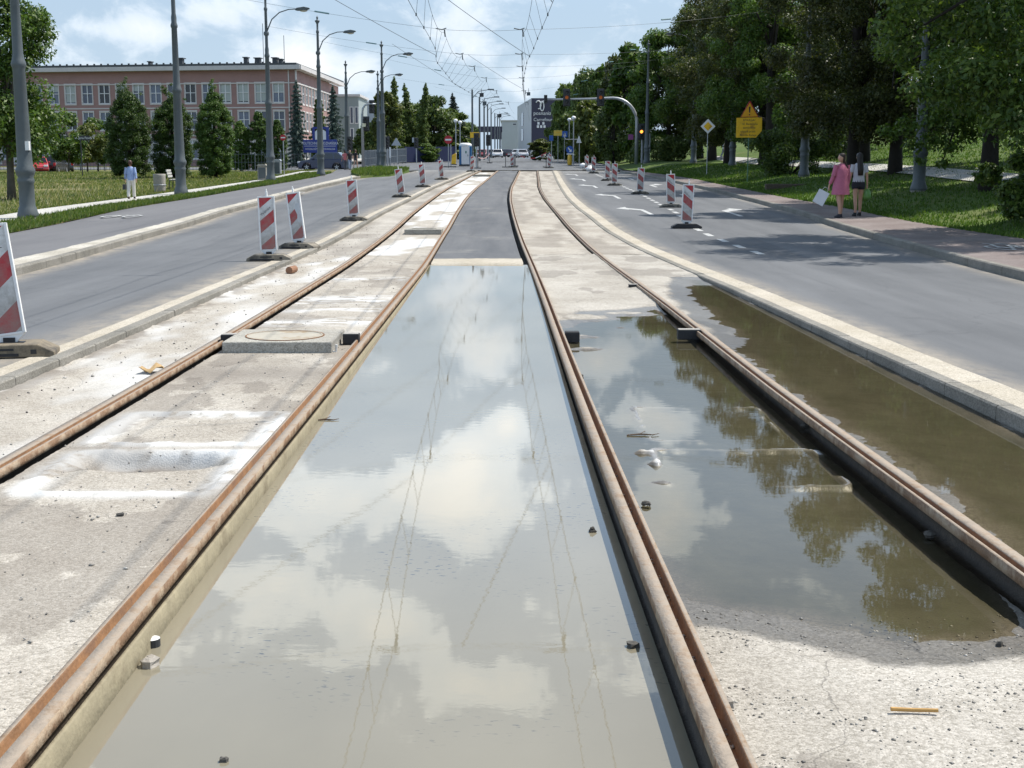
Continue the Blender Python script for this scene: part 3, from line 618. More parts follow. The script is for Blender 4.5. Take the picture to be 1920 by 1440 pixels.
strip('red_pavement', sh(RE, .14), RP, .11, PAVER, ysteps(-12, 98, .5), 5, lambda X, Y: .012*(fbm(X*2, Y*2)-.5))
# right-hand bank and lawn climbing away from the pavement
bx = np.concatenate([np.linspace(0, 6, 25), np.linspace(7, 60, 30)]); by = ysteps(-12, 250, 1.0) if False else np.concatenate([np.arange(-12, 105, 1.), np.arange(105, 251, 6.)])
BX = RP(by)[:, None]+bx[None]; BY = np.repeat(by[:, None], len(bx), 1); BZ = P(BY)+.10+bank(BX, BY)+.06*(fbm(BX*.8, BY*.8)-.5)*sstep(.2, 1.5, bx)[None]
idx = np.arange(BX.size).reshape(BX.shape)
o = npmesh('park_lawn', np.stack([BX, BY, BZ], -1).reshape(-1, 3), np.stack([idx[:-1, :-1], idx[:-1, 1:], idx[1:, 1:], idx[1:, :-1]], -1).reshape(-1, 4), SOIL_R, smooth=True); tag(o, kind='structure')
# pale path across the lawn
def draped(name, pts, wid, off, mat, kind='structure'):
    pts = [Vector(p) for p in pts]; V = []; F = []
    dense = []
    for a, b in zip(pts[:-1], pts[1:]):
        n = max(2, int((b-a).length/.8))
        for i in range(n): dense.append(a.lerp(b, i/n))
    dense.append(pts[-1])
    for i, p in enumerate(dense):
        d = (dense[min(i+1, len(dense)-1)]-dense[max(i-1, 0)]); d.z = 0; d.normalize(); n = Vector((d.y, -d.x, 0))
        for s in (-.5, -.17, .17, .5): q = p+n*wid*s; V.append((q.x, q.y, float(G(q.x, q.y))+off))
    for i in range(len(dense)-1):
        for k in range(3): F.append((i*4+k, i*4+k+1, i*4+5+k, i*4+4+k))
    return tag(npmesh(name, np.array(V), np.array(F), mat, None, True), kind=kind)
draped('park_path', [spot(*p) for p in ((1330,297),(1440,305),(1625,313),(1740,322),(1838,331),(1960,343),(2300,372))], 1.6, .05, PATHC)

# crossing and the street beyond
strip('crossing_road', c_(-70), c_(70), .012, ASPH, ysteps(YEND, 152, 2), 8, lambda X, Y: lowl(X, Y)+.0*X)
strip('far_street', c_(-9), c_(13), .05, ASPH, ysteps(152, 430, 8), 6)
strip('far_pavement', c_(-24), c_(-9), .10, PATHC, ysteps(152, 430, 8), 3)
strip('far_pavement', c_(13), c_(28), .10, PATHC, ysteps(152, 430, 8), 3)

# ------------------------------------------------------------------ tram rails
HEAD_R = [(-.028, 0), (.024, 0), (.028, -.006), (.030, -.045), (.056, -.045), (.060, -.006), (.064, -.002), (.081, -.002), (.083, -.03), (.083, -.05), (.012, -.07), (.006, -.16), (.07, -.175), (.07, -.185), (-.07, -.185), (-.07, -.175), (-.006, -.16), (-.012, -.06), (-.028, -.045)]
HEAD_L = [(-a, b) for a, b in HEAD_R][::-1]
def rail_idx(prof, flip):
    out = []
    for i in range(len(prof)):
        a, b = prof[i], prof[(i+1) % len(prof)]; mx = (abs(a[0])+abs(b[0]))/2; zz = (a[1]+b[1])/2
        s = 1 if not flip else -1; cx = s*(a[0]+b[0])/2
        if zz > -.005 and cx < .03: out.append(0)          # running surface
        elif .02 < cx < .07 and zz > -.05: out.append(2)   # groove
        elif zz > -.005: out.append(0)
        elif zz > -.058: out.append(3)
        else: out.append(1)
    return out
RY = ysteps(-8, YEND, .5)
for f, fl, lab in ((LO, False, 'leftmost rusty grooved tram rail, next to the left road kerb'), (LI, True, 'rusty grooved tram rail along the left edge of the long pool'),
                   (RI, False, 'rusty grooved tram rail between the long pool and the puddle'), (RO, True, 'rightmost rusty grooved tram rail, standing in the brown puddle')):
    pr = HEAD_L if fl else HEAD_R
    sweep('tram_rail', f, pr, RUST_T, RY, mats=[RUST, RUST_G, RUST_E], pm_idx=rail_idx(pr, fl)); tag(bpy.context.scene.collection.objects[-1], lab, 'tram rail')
sweep('trough_wall', sh(LI, .042), [(0, -.05), (.012, -.058), (.016, -.23), (0, -.23)], CASING, ysteps(-6, 23.4, .5), kind='structure')
# grooves: left rail of a track has its groove on the right
# ------------------------------------------------------------------ things lying on the track
def irregular(c, d, seed, n=8, m=6):
    b = MB(); b.ball((0, 0, 0), 1, n, m); rr = random.Random(seed); ph = [rr.uniform(0, 6.28) for _ in range(6)]
    for i, p in enumerate(b.v):
        k = 1+.22*math.sin(3*p[0]+ph[0])+.18*math.sin(4*p[1]+ph[1])+.15*math.sin(5*p[2]+ph[2])+rr.uniform(-.12, .12)
        b.v[i] = (p[0]*k*d[0]/2, p[1]*k*d[1]/2, p[2]*k*d[2]/2)
    return b
# manhole plate between sleepers of rubber
s0 = spot(532, 662, 0)
t = empty('manhole_slab', (-2.23, 12.5, -.07), 'thick square concrete slab with a round rusty lid, lying between the left rails', 'manhole slab')
b = MB(); b.box(-.52, .52, -.48, .48, 0, .125); b.build('slab', CONC_P, t, bevel=.012)
b = MB(); b.lathe([(.37, .118), (.37, .131), (.355, .131), (.355, .127), (0, .127)], 48, (0, -.02, 0)); b.build('lid', pm('lid concrete', (.37, .34, .28), .85, .15, 8, dirt=(.25, .17, .09), dscale=3), t)
b = MB(); b.lathe([(.385, .120), (.385, .132), (.371, .132), (.371, .120)], 48, (0, -.02, 0), cap=False); b.build('rim', RUST_G, t)
b = MB(); b.tube([(.52, -.4, .02), (.55, -.4, .02), (.555, -.4, .09)], .012, 6); b.build('lifting_loop', WHITE, t)
rb_lab = ('black rubber block wedged between the leftmost rail and the manhole slab', 'black rubber block between the manhole slab and the rail by the pool',
          'black rubber block fixed to the rail on the left bank of the puddle', 'pale topped black rubber block fixed to the rightmost rail over the puddle',
          'small black rubber block far along the rightmost rail, where the slab is dry')
tr_top = pm('dusty rubber top', (.33, .31, .28), .8, .15, 12)
for i, (x, y, w, z) in enumerate(((-2.80, 12.6, .16, -.05), (-1.60, 12.65, .16, -.05), (float(RI(13.15))+.165, 13.15, .15, -.097), (float(RO(13.35))-.155, 13.35, .24, -.097), (float(RO(18.9))-.12, 18.9, .14, -.13))):
    t = empty('rail_block', (x, y, z), rb_lab[i], 'rubber block', 'rubber blocks beside the rails')
    b = MB(); b.box(-w/2, w/2, -.06, .06, 0, .105); b.build('body', BLACK, t, bevel=.006)
    b = MB(); b.box(-w/2+.008, w/2-.008, -.052, .052, .105, .109); b.build('top_face', tr_top if i != 2 else BLACK, t)
t = empty('concrete_slab', (-2.28, 33.4, float(P(33.4))-.06), 'thin concrete slab lying across the left track further up', 'concrete slab')
b = MB(); b.box(-.47, .47, -.5, .5, 0, .13); b.build('slab', CONC_P, t, bevel=.012)
b = MB(); b.lathe([(.32, .125), (.32, .136), (0, .136)], 32); b.build('lid', CONC_K, t)
for x, y, lab in ((-2.05, 88.5, 'concrete slab across the left track near the end of the rails'),):
    t = empty('concrete_slab', (x, y, P(y)-.06), lab, 'concrete slab'); b = MB(); b.box(-.6, .6, -.7, .7, 0, .12); b.build('slab', CONC_K, t, bevel=.012)
    b = MB(); b.lathe([(.4, .115), (.4, .128), (0, .128)], 24); b.build('lid', CONC_P, t)
# brown pipe stub by the kerb
p = spot(514, 515); b = MB(); b.tube([(-.03, -.13, .06), (.02, .13, .065)], .062, 12); b.tube([(-.031, -.133, .06), (-.03, -.128, .06)], .05, 12); tag(b.build('pipe_stub', pm('brown clay', (.25, .13, .075), .85, .3, 14), None, loc=(-3.70, p.y, float(P(p.y))-.05)), 'short brown clay pipe stub lying against the left kerb', 'pipe')
# yellow stick
p = spot(1676, 1304, -.03); b = MB(); b.tube([(-.075, .004, .012), (0, 0, .010), (.073, -.012, .014)], [.0075, .007, .0065], 8)
tag(b.build('wooden_stick', pm('yellow wood', (.42, .24, .07), .7, .2, 40), None, loc=(1.30, 3.90, -.043)), 'short yellow wooden stick lying on dry concrete in front of the puddle', 'stick')
# curled paper on the outer rail
p = at(285, 690, 10.9); b = MB()
rr = random.Random(3); pts = [[Vector((x*.05, y*.045+.01*math.sin(x*2+y), .03+.03*math.sin(1.7*x+.6*y)+.02*rr.random())) for x in range(-2, 3)] for y in range(-2, 3)]
vs = [q for r_ in pts for q in r_]; b.sm = True; b.add(vs, [(j*5+i, j*5+i+1, j*5+i+6, j*5+i+5) for j in range(4) for i in range(4)])
cp = b.build('crumpled_paper', pm('kraft paper', (.42, .28, .13), .8, .2, 20), None, loc=(-3.05, 10.75, -.035)); so_ = cp.modifiers.new('thickness', 'SOLIDIFY'); so_.thickness = .003
tag(cp, 'crumpled brown paper lying against the leftmost rail', 'paper')
BARK_T = pm('twig bark', (.10, .065, .04), .85, .3, 20)
# stones: those one can point to
STONE = pm('dark stone', (.075, .07, .062), .9, .35, 22, .3, 40, objvar=.5); STONE_P = pm('pale stone', (.34, .31, .27), .9, .25, 22, .3, 40)
stones = [(286, 1211, .05, 'black square stub with a white top, standing in the near left corner of the pool', 0), (1111, 997, .045, 'dark stone breaking the pool surface beside the right pool rail, mid-frame', 0),
          (1186, 1212, .05, 'flat dark stone in the pool close to the right rail, lower down', 0), (1212, 946, .05, 'pointed dark stone in the puddle edge beside the rail', 0),
          (1090, 708, .05, 'small dark clod beside the right pool rail near the rubber block', 0), (1510, 800, .07, 'dark clod lying under the rightmost rail at the puddle rim', 0),
          (1745, 1005, .06, 'white and black clod under the rightmost rail further forward', 0), (1875, 1210, .035, 'black stone on the wet rim of the puddle, far right', 0),
          (226, 968, .045, 'dark stone on the pale slab left of the pool, mid-left', 0), (278, 1248, .075, 'grey flat stone in the near left corner of the pool', 1),
          (1365, 1320, .05, 'grey stone against the rail on dry concrete at the lower right', 1), (420, 1427, .03, 'small dark stone in the pool at the bottom edge', 0)]
for i, (px, py, s, lab, k) in enumerate(stones):
    zz = -.088 if px in (286, 1111, 1186, 278, 420) else -.01 if px < 300 else -.03 if px == 1365 else -.088
    d = ray(px, py); y = (EYE-zz)/(-d[2]/d[1]); x = d[0]/d[1]*y
    if i == 0:
        b = MB(); b.lathe([(.03, -.09), (.03, .03), (.02, .03), (.02, .02)], 14); b.cur = 1; b.lathe([(.029, .0305), (.012, .035), (0, .036)], 14); o = b.build('pipe_end', [DARKM, WHITE], None, loc=(x, y, zz)); tag(o, lab, 'pipe'); continue
    b = irregular(None, (s, s*.8, s*.62), i+3); o = b.build('stone', [STONE_P if k else STONE], None, loc=(x, y, zz+s*.14)); o.rotation_euler = (0, 0, i); tag(o, lab, 'stone')
for px, py, l, lab in ((612, 788, .17, 'thin brown twig floating beside the left rail of the pool'), (1206, 816, .22, 'thin dark twig lying in the puddle between the rails')):
    zz = -.085 if px < 900 else -.09; d = ray(px, py); y = (EYE-zz)/(-d[2]/d[1]); x = d[0]/d[1]*y; b = MB(); b.tube([(-l/2, 0, 0), (-l*.1, .02, .004), (l*.3, 0, .003), (l/2, .03, .006)], [.005, .006, .004, .002], 5); b.tube([(-l*.1, .02, .004), (l*.1, .08, .012)], .003, 4); tag(b.build('twig', BARK_T, None, loc=(x, y, zz)), lab, 'twig')
# loose grit: far too many to count
def scatter_rocks(name, n, fn, mat, lo, hi, seed):
    r = np.random.default_rng(seed); base = np.array([(1,0,0),(-1,0,0),(0,1,0),(0,-1,0),(0,0,1),(0,0,-1)], float); fc = np.array([(0,2,4),(2,1,4),(1,3,4),(3,0,4),(2,0,5),(1,2,5),(3,1,5),(0,3,5)])
    c = fn(n, r); n = len(c); s = lo*(hi/lo)**(r.random(n)**2.2); V = base[None]*(r.uniform(.6, 1.3, (n, 6, 1))); V = V*np.stack([s, s*r.uniform(.6, 1, n), s*r.uniform(.4, .8, n)], -1)[:, None]
    a = r.uniform(0, 6.28, n); ca, sa = np.cos(a)[:, None], np.sin(a)[:, None]; V = np.stack([V[..., 0]*ca-V[..., 1]*sa, V[..., 0]*sa+V[..., 1]*ca, V[..., 2]], -1)+c[:, None]
    F = (fc[None]+(np.arange(n)*6)[:, None, None]).reshape(-1, 3); return tag(npmesh(name, V.reshape(-1, 3), F, mat), kind='stuff')
def on_left(n, r):
    y = 3+22*r.random(n)**1.6; x = LO(y)+.13+(1.37-.08)*r.random(n); return np.stack([x, y, P(y)-.052], -1)
def on_right(n, r):
    y = 3.3+1.5*r.random(n); x = RI(y)+.08+1.35*r.random(n); k = fbm(x*3.5, y*3.5, 4, 5)+.12*(r.random(n)-.5) > .52; x, y = x[k], y[k]; return np.stack([x, y, WZ+ZR1(x, y)+P(y)+.001], -1)
def on_rim(n, r):
    y = 4.5+.5*r.random(n); x = RI(y)+.1+1.4*r.random(n); return np.stack([x, y, WZ+ZR1(x, y)+P(y)+.001], -1)
def on_side(n, r):
    y = 6+30*r.random(n); x = LKB(y)+(LO(y)-LKB(y)-.1)*r.random(n)**1.5; return np.stack([x, y, P(y)-.045], -1)
def in_groove(n, r):
    y = 3+5*r.random(n); return np.stack([RI(y)+.046+.006*r.normal(size=n), y, P(y)-.042], -1)
def on_groove_l(n, r):
    y = 3+7*r.random(n); return np.stack([LI(y)-.046+.006*r.normal(size=n), y, P(y)-.042], -1)
GRIT = leaf_mat('grit', (.09, .085, .08), (.25, .235, .21), (.45, .43, .39), 0)
for nm, n, f, lo, hi in (('grit', 1500, on_left, .003, .014), ('gravel', 2200, on_right, .002, .011), ('gravel', 260, on_rim, .003, .011), ('grit', 900, on_side, .004, .02), ('gravel', 420, lambda n, r: (lambda x, y: np.stack([x, y, -.092+.03*np.exp(-((x-.36)/.1)**2)*(1-(y-3.38)/.12)], -1))(.30+.28*r.random(n), 3.38+.10*r.random(n)*r.random(n)), .003, .012), ('grit', 160, in_groove, .003, .011), ('grit', 120, on_groove_l, .003, .009)):
    scatter_rocks(nm, n, f, GRIT, lo, hi, n)
# end of the works: timber edge where the rails stop
b = MB()
for f0, f1 in ((LO, LI), (RI, RK)):
    y = 103.6; b.box(float(f0(y))-.6, float(f1(y))+.1, y-.15, y+.15, float(P(y))-.2, float(P(y))+.02)
tag(b.build('timber_edge', pm('brown timber', (.16, .115, .07), .8, .25, 6)), 'low brown timber edge closing off both tracks at the crossing', 'edging')

# ------------------------------------------------------------------ road paint
def paint(name, poly, lab=None):
    """flat marking: polygon in x,y, cut into rows so it follows the road"""
    bm = bmesh.new(); vs = [bm.verts.new((x, y, 0)) for x, y in poly]; bm.faces.new(vs); bmesh.ops.triangulate(bm, faces=bm.faces)
    ys = [p[1] for p in poly]
    for yc in np.arange(math.ceil(min(ys)), max(ys), 1.0):
        g = bmesh.ops.bisect_plane(bm, geom=bm.verts[:]+bm.edges[:]+bm.faces[:], plane_co=(0, yc, 0), plane_no=(0, 1, 0))
    for v in bm.verts: v.co.z = float(P(v.co.y))+(-.026 if v.co.x > 2 else .014)
    bmesh.ops.recalc_face_normals(bm, faces=bm.faces)
    for f in bm.faces:
        if f.normal.z < 0: f.normal_flip()
    me = bpy.data.meshes.new(name); bm.to_mesh(me); bm.free(); me.materials.append(PAINT); return tag(link(bpy.data.objects.new(name, me)), kind='structure')
def pxy(px, py): q = spot(px, py); return q.x, q.y
xl = lambda y: np.interp(y, [20, 27, 33, 43, 57, 68, 77, 95], [5.05, 4.95, 4.85, 5.35, 5.75, 5.85, 5.85, 5.95])
for y in list(np.arange(25.9, 96, 2.0)):
    x = float(xl(y)); paint('dash_marking', [(x, y), (x+.16, y), (x+.16, y+1.0), (x, y+1.0)])
def arrow(cx, y0, L, side):
    s = side; w = .075
    pts = [(w*s*-1, 0), (w*s, 0), (w*s, .50*L), (-.30*s*-1*-1 if False else -.28*s*-1, 0)]
    # shaft bending to one side, head pointing that way
    P0 = [(-w, 0), (w, 0), (w, .52), (.40, .70), (.40, .60), (.80, .78), (.40, .98), (.40, .84), (-w, .62)]
    poly = [(cx+(a*s), y0+b*L) for a, b in P0]
    if s < 0: poly = poly[::-1]
    paint('arrow_marking', poly)
for cx, y0, L, s in ((4.45, 41.0, 5.5, -1), (4.5, 54, 5.2, -1), (4.4, 67, 5.2, -1), (4.4, 78, 5.2, -1), (4.5, 89, 5, -1), (7.15, 40.2, 5.5, 1), (7.6, 55, 5.2, 1), (7.6, 68, 5.2, 1), (7.5, 80, 5, 1)):
    arrow(cx, y0, L, s)
paint('stop_line', [(6.2, 95.5), (8.9, 95.5), (8.9, 96.3), (6.2, 96.3)])
paint('stop_line', [(3.9, 99.0), (8.6, 99.0), (8.6, 99.6), (3.9, 99.6)])
paint('stop_line', [(-8.5, 101.2), (-2.9, 101.2), (-2.9, 102.0), (-8.5, 102.0)])
# worn bicycle mark on the cycle path and on the red pavement
def blob_mark(name, cx, cy, z, w, l):
    b = MB(); 
    for k, (ox, oy, rx, ry) in enumerate(((-.28, -.3, .2, .3), (.28, -.3, .2, .3))):
        n = 20; vs = []
        for i in range(n):
            a = 2*math.pi*i/n; vs += [(cx+w*(ox+rx*math.cos(a)), cy+l*(oy+ry*math.sin(a)), z), (cx+w*(ox+rx*.72*math.cos(a)), cy+l*(oy+ry*.78*math.sin(a)), z)]
        b.add(vs, [(2*i, (2*i+2) % (2*n), (2*i+3) % (2*n), 2*i+1) for i in range(n)])
    for (x0, y0, x1, y1) in ((-.28, -.3, -.05, .25), (-.05, .25, .2, .2), (.2, .2, .28, -.3), (-.02, -.3, .2, .2), (-.28, -.3, -.02, -.3), (.12, .34, .3, .34), (-.12, .36, .02, .36)):
        d = Vector((x1-x0, y1-y0)).normalized()*.03; n_ = (-d.y, d.x)
        b.add([(cx+w*(x0+n_[0]), cy+l*(y0+n_[1]), z+.001), (cx+w*(x0-n_[0]), cy+l*(y0-n_[1]), z+.001), (cx+w*(x1-n_[0]), cy+l*(y1-n_[1]), z+.001), (cx+w*(x1+n_[0]), cy+l*(y1+n_[1]), z+.001)], [(0, 1, 2, 3)])
    o = b.build(name, PAINT, None, fix=False); tag(o, kind='structure')
q = spot(242, 403); blob_mark('bicycle_marking', q.x, q.y, float(P(q.y))+.132, 1.1, 2.4)
q = spot(553, 361); blob_mark('bicycle_marking', q.x, q.y, float(P(q.y))+.132, 1.1, 2.4)
q = spot(1880, 462); blob_mark('bicycle_marking', q.x, q.y, float(P(q.y))+.122, 1.1, 2.2)
# ------------------------------------------------------------------ beacons (striped delineator boards)
def stripe_mat(name, sgn, ph):
    m, t, b = M_(name); N = t.nodes; L = t.links
    tcn = N.new('ShaderNodeTexCoord'); sp = N.new('ShaderNodeSeparateXYZ'); L.new(tcn.outputs['Object'], sp.inputs[0])
    def mt(op, a, c=None):
        n = N.new('ShaderNodeMath'); n.operation = op
        for i, v in enumerate((a, c)):
            if v is None: continue
            if isinstance(v, (int, float)): n.inputs[i].default_value = v
            else: L.new(v, n.inputs[i])
        return n.outputs[0]
    u = mt('ADD', mt('MULTIPLY', sp.outputs[0], -sgn*.80), sp.outputs[2])       # stripes climb to the right for sgn=1
    fr = mt('FRACT', mt('ADD', mt('DIVIDE', u, .455), ph)); s = mt('GREATER_THAN', fr, .5)
    mx = N.new('ShaderNodeMixRGB'); L.new(s, mx.inputs[0]); mx.inputs[1].default_value = (.62, .62, .61, 1); mx.inputs[2].default_value = (.40, .012, .022, 1)
    d = N.new('ShaderNodeTexNoise'); d.inputs['Scale'].default_value = 7; d.inputs['Detail'].default_value = 7; d.inputs['Roughness'].default_value = .75; L.new(tcn.outputs['Object'], d.inputs['Vector'])
    low = N.new('ShaderNodeMapRange'); low.inputs[1].default_value = .9; low.inputs[2].default_value = .1; low.inputs[3].default_value = .0; low.inputs[4].default_value = .22; L.new(sp.outputs[2], low.inputs[0])
    r = N.new('ShaderNodeMapRange'); r.inputs[1].default_value = .42; r.inputs[2].default_value = .78; r.inputs[3].default_value = 0; r.inputs[4].default_value = .75; L.new(mt('ADD', d.outputs[0], low.outputs[0]), r.inputs[0])
    m2 = N.new('ShaderNodeMixRGB'); L.new(r.outputs[0], m2.inputs[0]); L.new(mx.outputs[0], m2.inputs[1]); m2.inputs[2].default_value = (.22, .19, .16, 1)
    L.new(m2.outputs[0], b.inputs['Base Color']); b.inputs['Roughness'].default_value = .45; return m
ST_UP = stripe_mat('stripes rising right', 1, .40); ST_DN = stripe_mat('stripes falling right', -1, .40)
BASE_M = pm('dusty recycled rubber', (.10, .09, .075), .85, .25, 9, .2, 50, dirt=(.24, .21, .165), dscale=5, dlo=.42, dhi=.62)
WORN = pm('scraped bare board', (.50, .51, .52), .5, .12, 8)
def make_delineator(name, label, mat, loc, up, tilt=(0, 0), rz=0, scraped=False, writing=True, base_c=BASE_M, handle=True):
    t = empty(name, loc, label, 'road beacon', 'striped beacons along the road works', rz)
    TM = Matrix.Translation((0, 0, .10)) @ Matrix.Rotation(tilt[1], 4, 'Y') @ Matrix.Rotation(tilt[0], 4, 'X')
    b = MB(); b.prism([(-.128, .10), (.128, .10), (.128, 1.045), (-.128, 1.045)], -.014, .014)
    p = b.build('board', mat, t); p.matrix_local = TM
    b = MB()
    for s in (-1, 1): b.box(min(s*.128, s*.155), max(s*.128, s*.155), -.026, .026, .085, 1.07)
    b.box(-.128, .128, -.026, .026, 1.045, 1.072); b.box(-.128, .128, -.026, .026, .078, .10)
    b.prism([(-.15, .085), (-.055, .0), (.055, .0), (.15, .085)], -.018, .018)
    p = b.build('frame', WHITE, t, bevel=.004); p.matrix_local = TM
    if handle:
        b = MB(); b.lathe([(.021, 0), (.021, .085), (.013, .09), (.013, .13), (0, .135)], 10, (.01, 0, 1.07)); p = b.build('handle', WHITE, t); p.matrix_local = TM
    b = MB(); b.prism([(-.40, 0), (.40, 0), (.40, .045), (.26, .115), (-.26, .115), (-.40, .045)], -.19, .19)
    f = b.build('foot', base_c, t, bevel=.01)
    b = MB(); b.box(-.33, .10, -.194, -.188, .012, .038); b.box(-.15, .06, -.193, -.188, .062, .082); b.box(.20, .25, -.193, -.188, .03, .07); b.box(-.13, .13, -.06, .06, .114, .119); b.build('slots', BLACK, f)
    b = MB(); b.box(-.05, .05, -.03, .03, .07, .16); b.build('socket', BLACK, t)
    if scraped:
        b = MB(); b.prism([(.0, .72), (.035, .83), (.122, .84), (.126, .46), (.05, .44), (.03, .50), (.045, .60)], -.0175, -.0145); p = b.build('scrape', WORN, t); p.matrix_local = TM
    if writing:
        a = R(40) if up else -R(40)
        w_ = text('writing', 'Wilmex', .072, DARKM, t, TM @ Matrix.Translation((-.02, -.0155, .80)) @ FACE_CAM @ Matrix.Rotation(a, 4, 'Z'), .001)
    return t
zb = lambda q: q+Vector((0, 0, .008))
LB = [((20, 668), 'large dirty red and white beacon at the left edge of the picture, nearest of all', dict(tilt=(R(-5), R(-7)), rz=R(12), base_c=pm('sandy rubber', (.20, .165, .115), .9, .25, 9, .2, 50, dirt=(.05, .045, .04), dscale=4, dlo=.52, dhi=.7))),
      ((505, 489), 'clean upright beacon with stripes rising right, second nearest on the left road', dict(tilt=(R(-2), R(-1.5)), rz=R(6))),
      ((562, 466), 'leaning beacon with a scraped grey patch, right behind the clean upright one', dict(tilt=(R(-3), R(-8)), rz=R(-14), scraped=True, writing=False)),
      ((664, 414), 'red and white beacon standing alone midway along the left kerb', dict(tilt=(R(1), R(-3)))),
      ((753, 370), 'left-leaning small beacon on the left kerb, in front of the grass island', dict(tilt=(0, R(-7)), writing=False)),
      ((793, 351), 'small upright beacon on the left kerb, last but one before the toilet cabin', dict(tilt=(0, R(-4)), writing=False)),
      ((828, 337), 'small narrow beacon on the left kerb, last before the toilet cabin', dict(tilt=(0, R(-4)), writing=False, rz=R(25)))]
for p, lab, k in LB: make_delineator('striped_beacon', lab, ST_UP, zb(spot(*p)), True, **k)
RB = [((1287, 428), 'tall beacon with stripes falling right, nearest on the right road', dict(tilt=(R(-1), R(2)), base_c=BLACK)),
      ((1258, 389), 'beacon on a grey foot, just behind the nearest one on the right road', dict(tilt=(0, R(-2)), base_c=CONC_K)),
      ((1200, 364), 'beacon standing alone, third from the front on the right road', dict(tilt=(0, R(2)), writing=False)),
      ((1152, 348), 'right one of a pair of beacons on the right road', dict(writing=False)),
      ((1139, 339), 'left one of a pair of beacons on the right road', dict(writing=False, handle=False)),
      ((1113, 325), 'far beacon by a white sandbag, right of two', dict(writing=False)), ((1100, 320.5), 'far beacon by a white sandbag, left of two', dict(writing=False))]
for p, lab, k in RB: make_delineator('striped_beacon', lab, ST_DN, zb(spot(*p)), False, **k)
make_delineator('striped_beacon', 'far beacon leaning beside the blue and white toilet cabin', ST_UP, spot(884, 322), True, writing=False, tilt=(0, R(6)))
make_delineator('striped_beacon', 'far beacon on the barrier across the end of the tracks', ST_UP, spot(960, 314), True, writing=False)
make_delineator('striped_beacon', 'far beacon at the end of the right-hand track kerb', ST_DN, spot(1030, 315.5), False, writing=False)
# sandbags
for i, (px, py, lab) in enumerate(((1096, 316.5, 'white sandbag at the foot of the left far beacon'), (1108, 321.5, 'white sandbag at the foot of the right far beacon'))):
    b = irregular(None, (.8, .55, .5), 40+i, 12, 8); b.sm = True; b.smooth = [True]*len(b.f); o = b.build('sandbag', WHITE, None, loc=spot(px, py)+Vector((0, 0, .16))); tag(o, lab, 'sandbag')

# ------------------------------------------------------------------ ornate masts carrying lamps and wires
def mast_profile(h, r=.205):
    z1 = 1.25
    pr = [(r*1.42, 0), (r*1.42, .12), (r*1.3, .2), (r*1.18, .3), (r*1.05, .36), (r*1.02, z1-.28), (r*1.12, z1-.24), (r*1.12, z1-.16), (r*1.0, z1-.1), (r*1.22, z1), (r*1.3, z1+.06), (r*1.3, z1+.12), (r*1.05, z1+.22)]
    pr += [(r*.98, z1+.5), (r*.80, 4.12), (r*.86, 4.15), (r*.98, 4.22), (r*.98, 4.28), (r*.84, 4.36), (r*.68, 4.52), (r*.55, 6.72), (r*.68, 6.76), (r*.70, 6.84), (r*.52, 6.95), (r*.54, 7.15), (r*.42, 7.3), (r*.36, h-1.0), (r*.48, h-.95), (r*.48, h-.85), (r*.30, h-.8), (r*.30, h-.42), (r*.75, h-.26), (r*.78, h-.22), (r*.25, h-.18), (r*.25, h-.1), (r*.36, h-.05), (0, h+.1)]
    return pr
def make_mast(label, loc, h, lamp=0, arm_z=None, sticker=False, group='ornate grey masts along the left pavement'):
    t = empty('ornate_mast', loc, label, 'lamp mast', group)
    b = MB(); b.sm = True; b.lathe(mast_profile(h), 20); o = b.build('shaft', STEEL_G, t)
    b = MB(); b.lathe([(.30, -.05), (.30, .02), (.28, .05)], 20); b.build('foot_ring', CONC_K, t)
    if lamp:
        z = arm_z; s = lamp; b = MB()
        pts = [(0, 0, z), (s*.10, 0, z+.25), (s*.32, 0, z+.75), (s*.75, 0, z+1.12), (s*1.25, 0, z+1.28), (s*1.7, 0, z+1.30)]
        b.tube(pts, [.04, .035, .032, .03, .028, .026], 8); b.lathe([(.13, -.1), (.15, 0), (.13, .1)], 12, (0, 0, z)); a = b.build('lamp_arm', STEEL_G, t)
        b = MB(); b.prism([(s*1.6, z+1.24), (s*1.75, z+1.21), (s*2.15, z+1.22), (s*2.42, z+1.30), (s*2.40, z+1.36), (s*2.1, z+1.42), (s*1.7, z+1.36)], -.12, .12); l = b.build('lamp_head', STEEL_G, t, bevel=.03)
        b = MB(); b.sm = True; b.ball((s*2.08, 0, z+1.215), (.22, .10, .07), 10, 6); b.build('lens', pm('lamp glass', (.5, .46, .36), .15, .05), l)
    if sticker:
        b = MB(); b.box(.10, .206, -.17, -.05, 1.9, 2.15); b.build('sticker', WHITE, t)
    return t
def base_at(px, py, dz=0): q = spot(px, py); return q+Vector((0, 0, dz))
MAST = {}
MAST[1] = make_mast('ornate mast with a white sticker, nearest at the left edge', base_at(53, 410), 10.2, sticker=True)
MAST[2] = make_mast('ornate mast standing by the concrete bin and bench, without a visible lamp', base_at(340, 365), 10.4)
MAST[3] = make_mast('ornate mast with a lamp arm, before the right half of the brick building', base_at(508, 340), 10.2, 1, 8.0)
MAST[4] = make_mast('ornate mast with a curved lamp arm, in front of the dark blue car', base_at(602, 329.5), 9.85, 1, 7.65)
MAST[5] = make_mast('slim ornate mast with a lamp arm, behind the bent traffic light pole', base_at(652, 317), 8.6, 1, 6.5)
MAST[6] = make_mast('ornate mast with a lamp arm standing on the grass island', base_at(719, 318), 9.6, 1, 7.4)
MAST[7] = make_mast('thin ornate mast just behind the mast of the grass island', base_at(711, 312), 8.9, 1, 7.3)
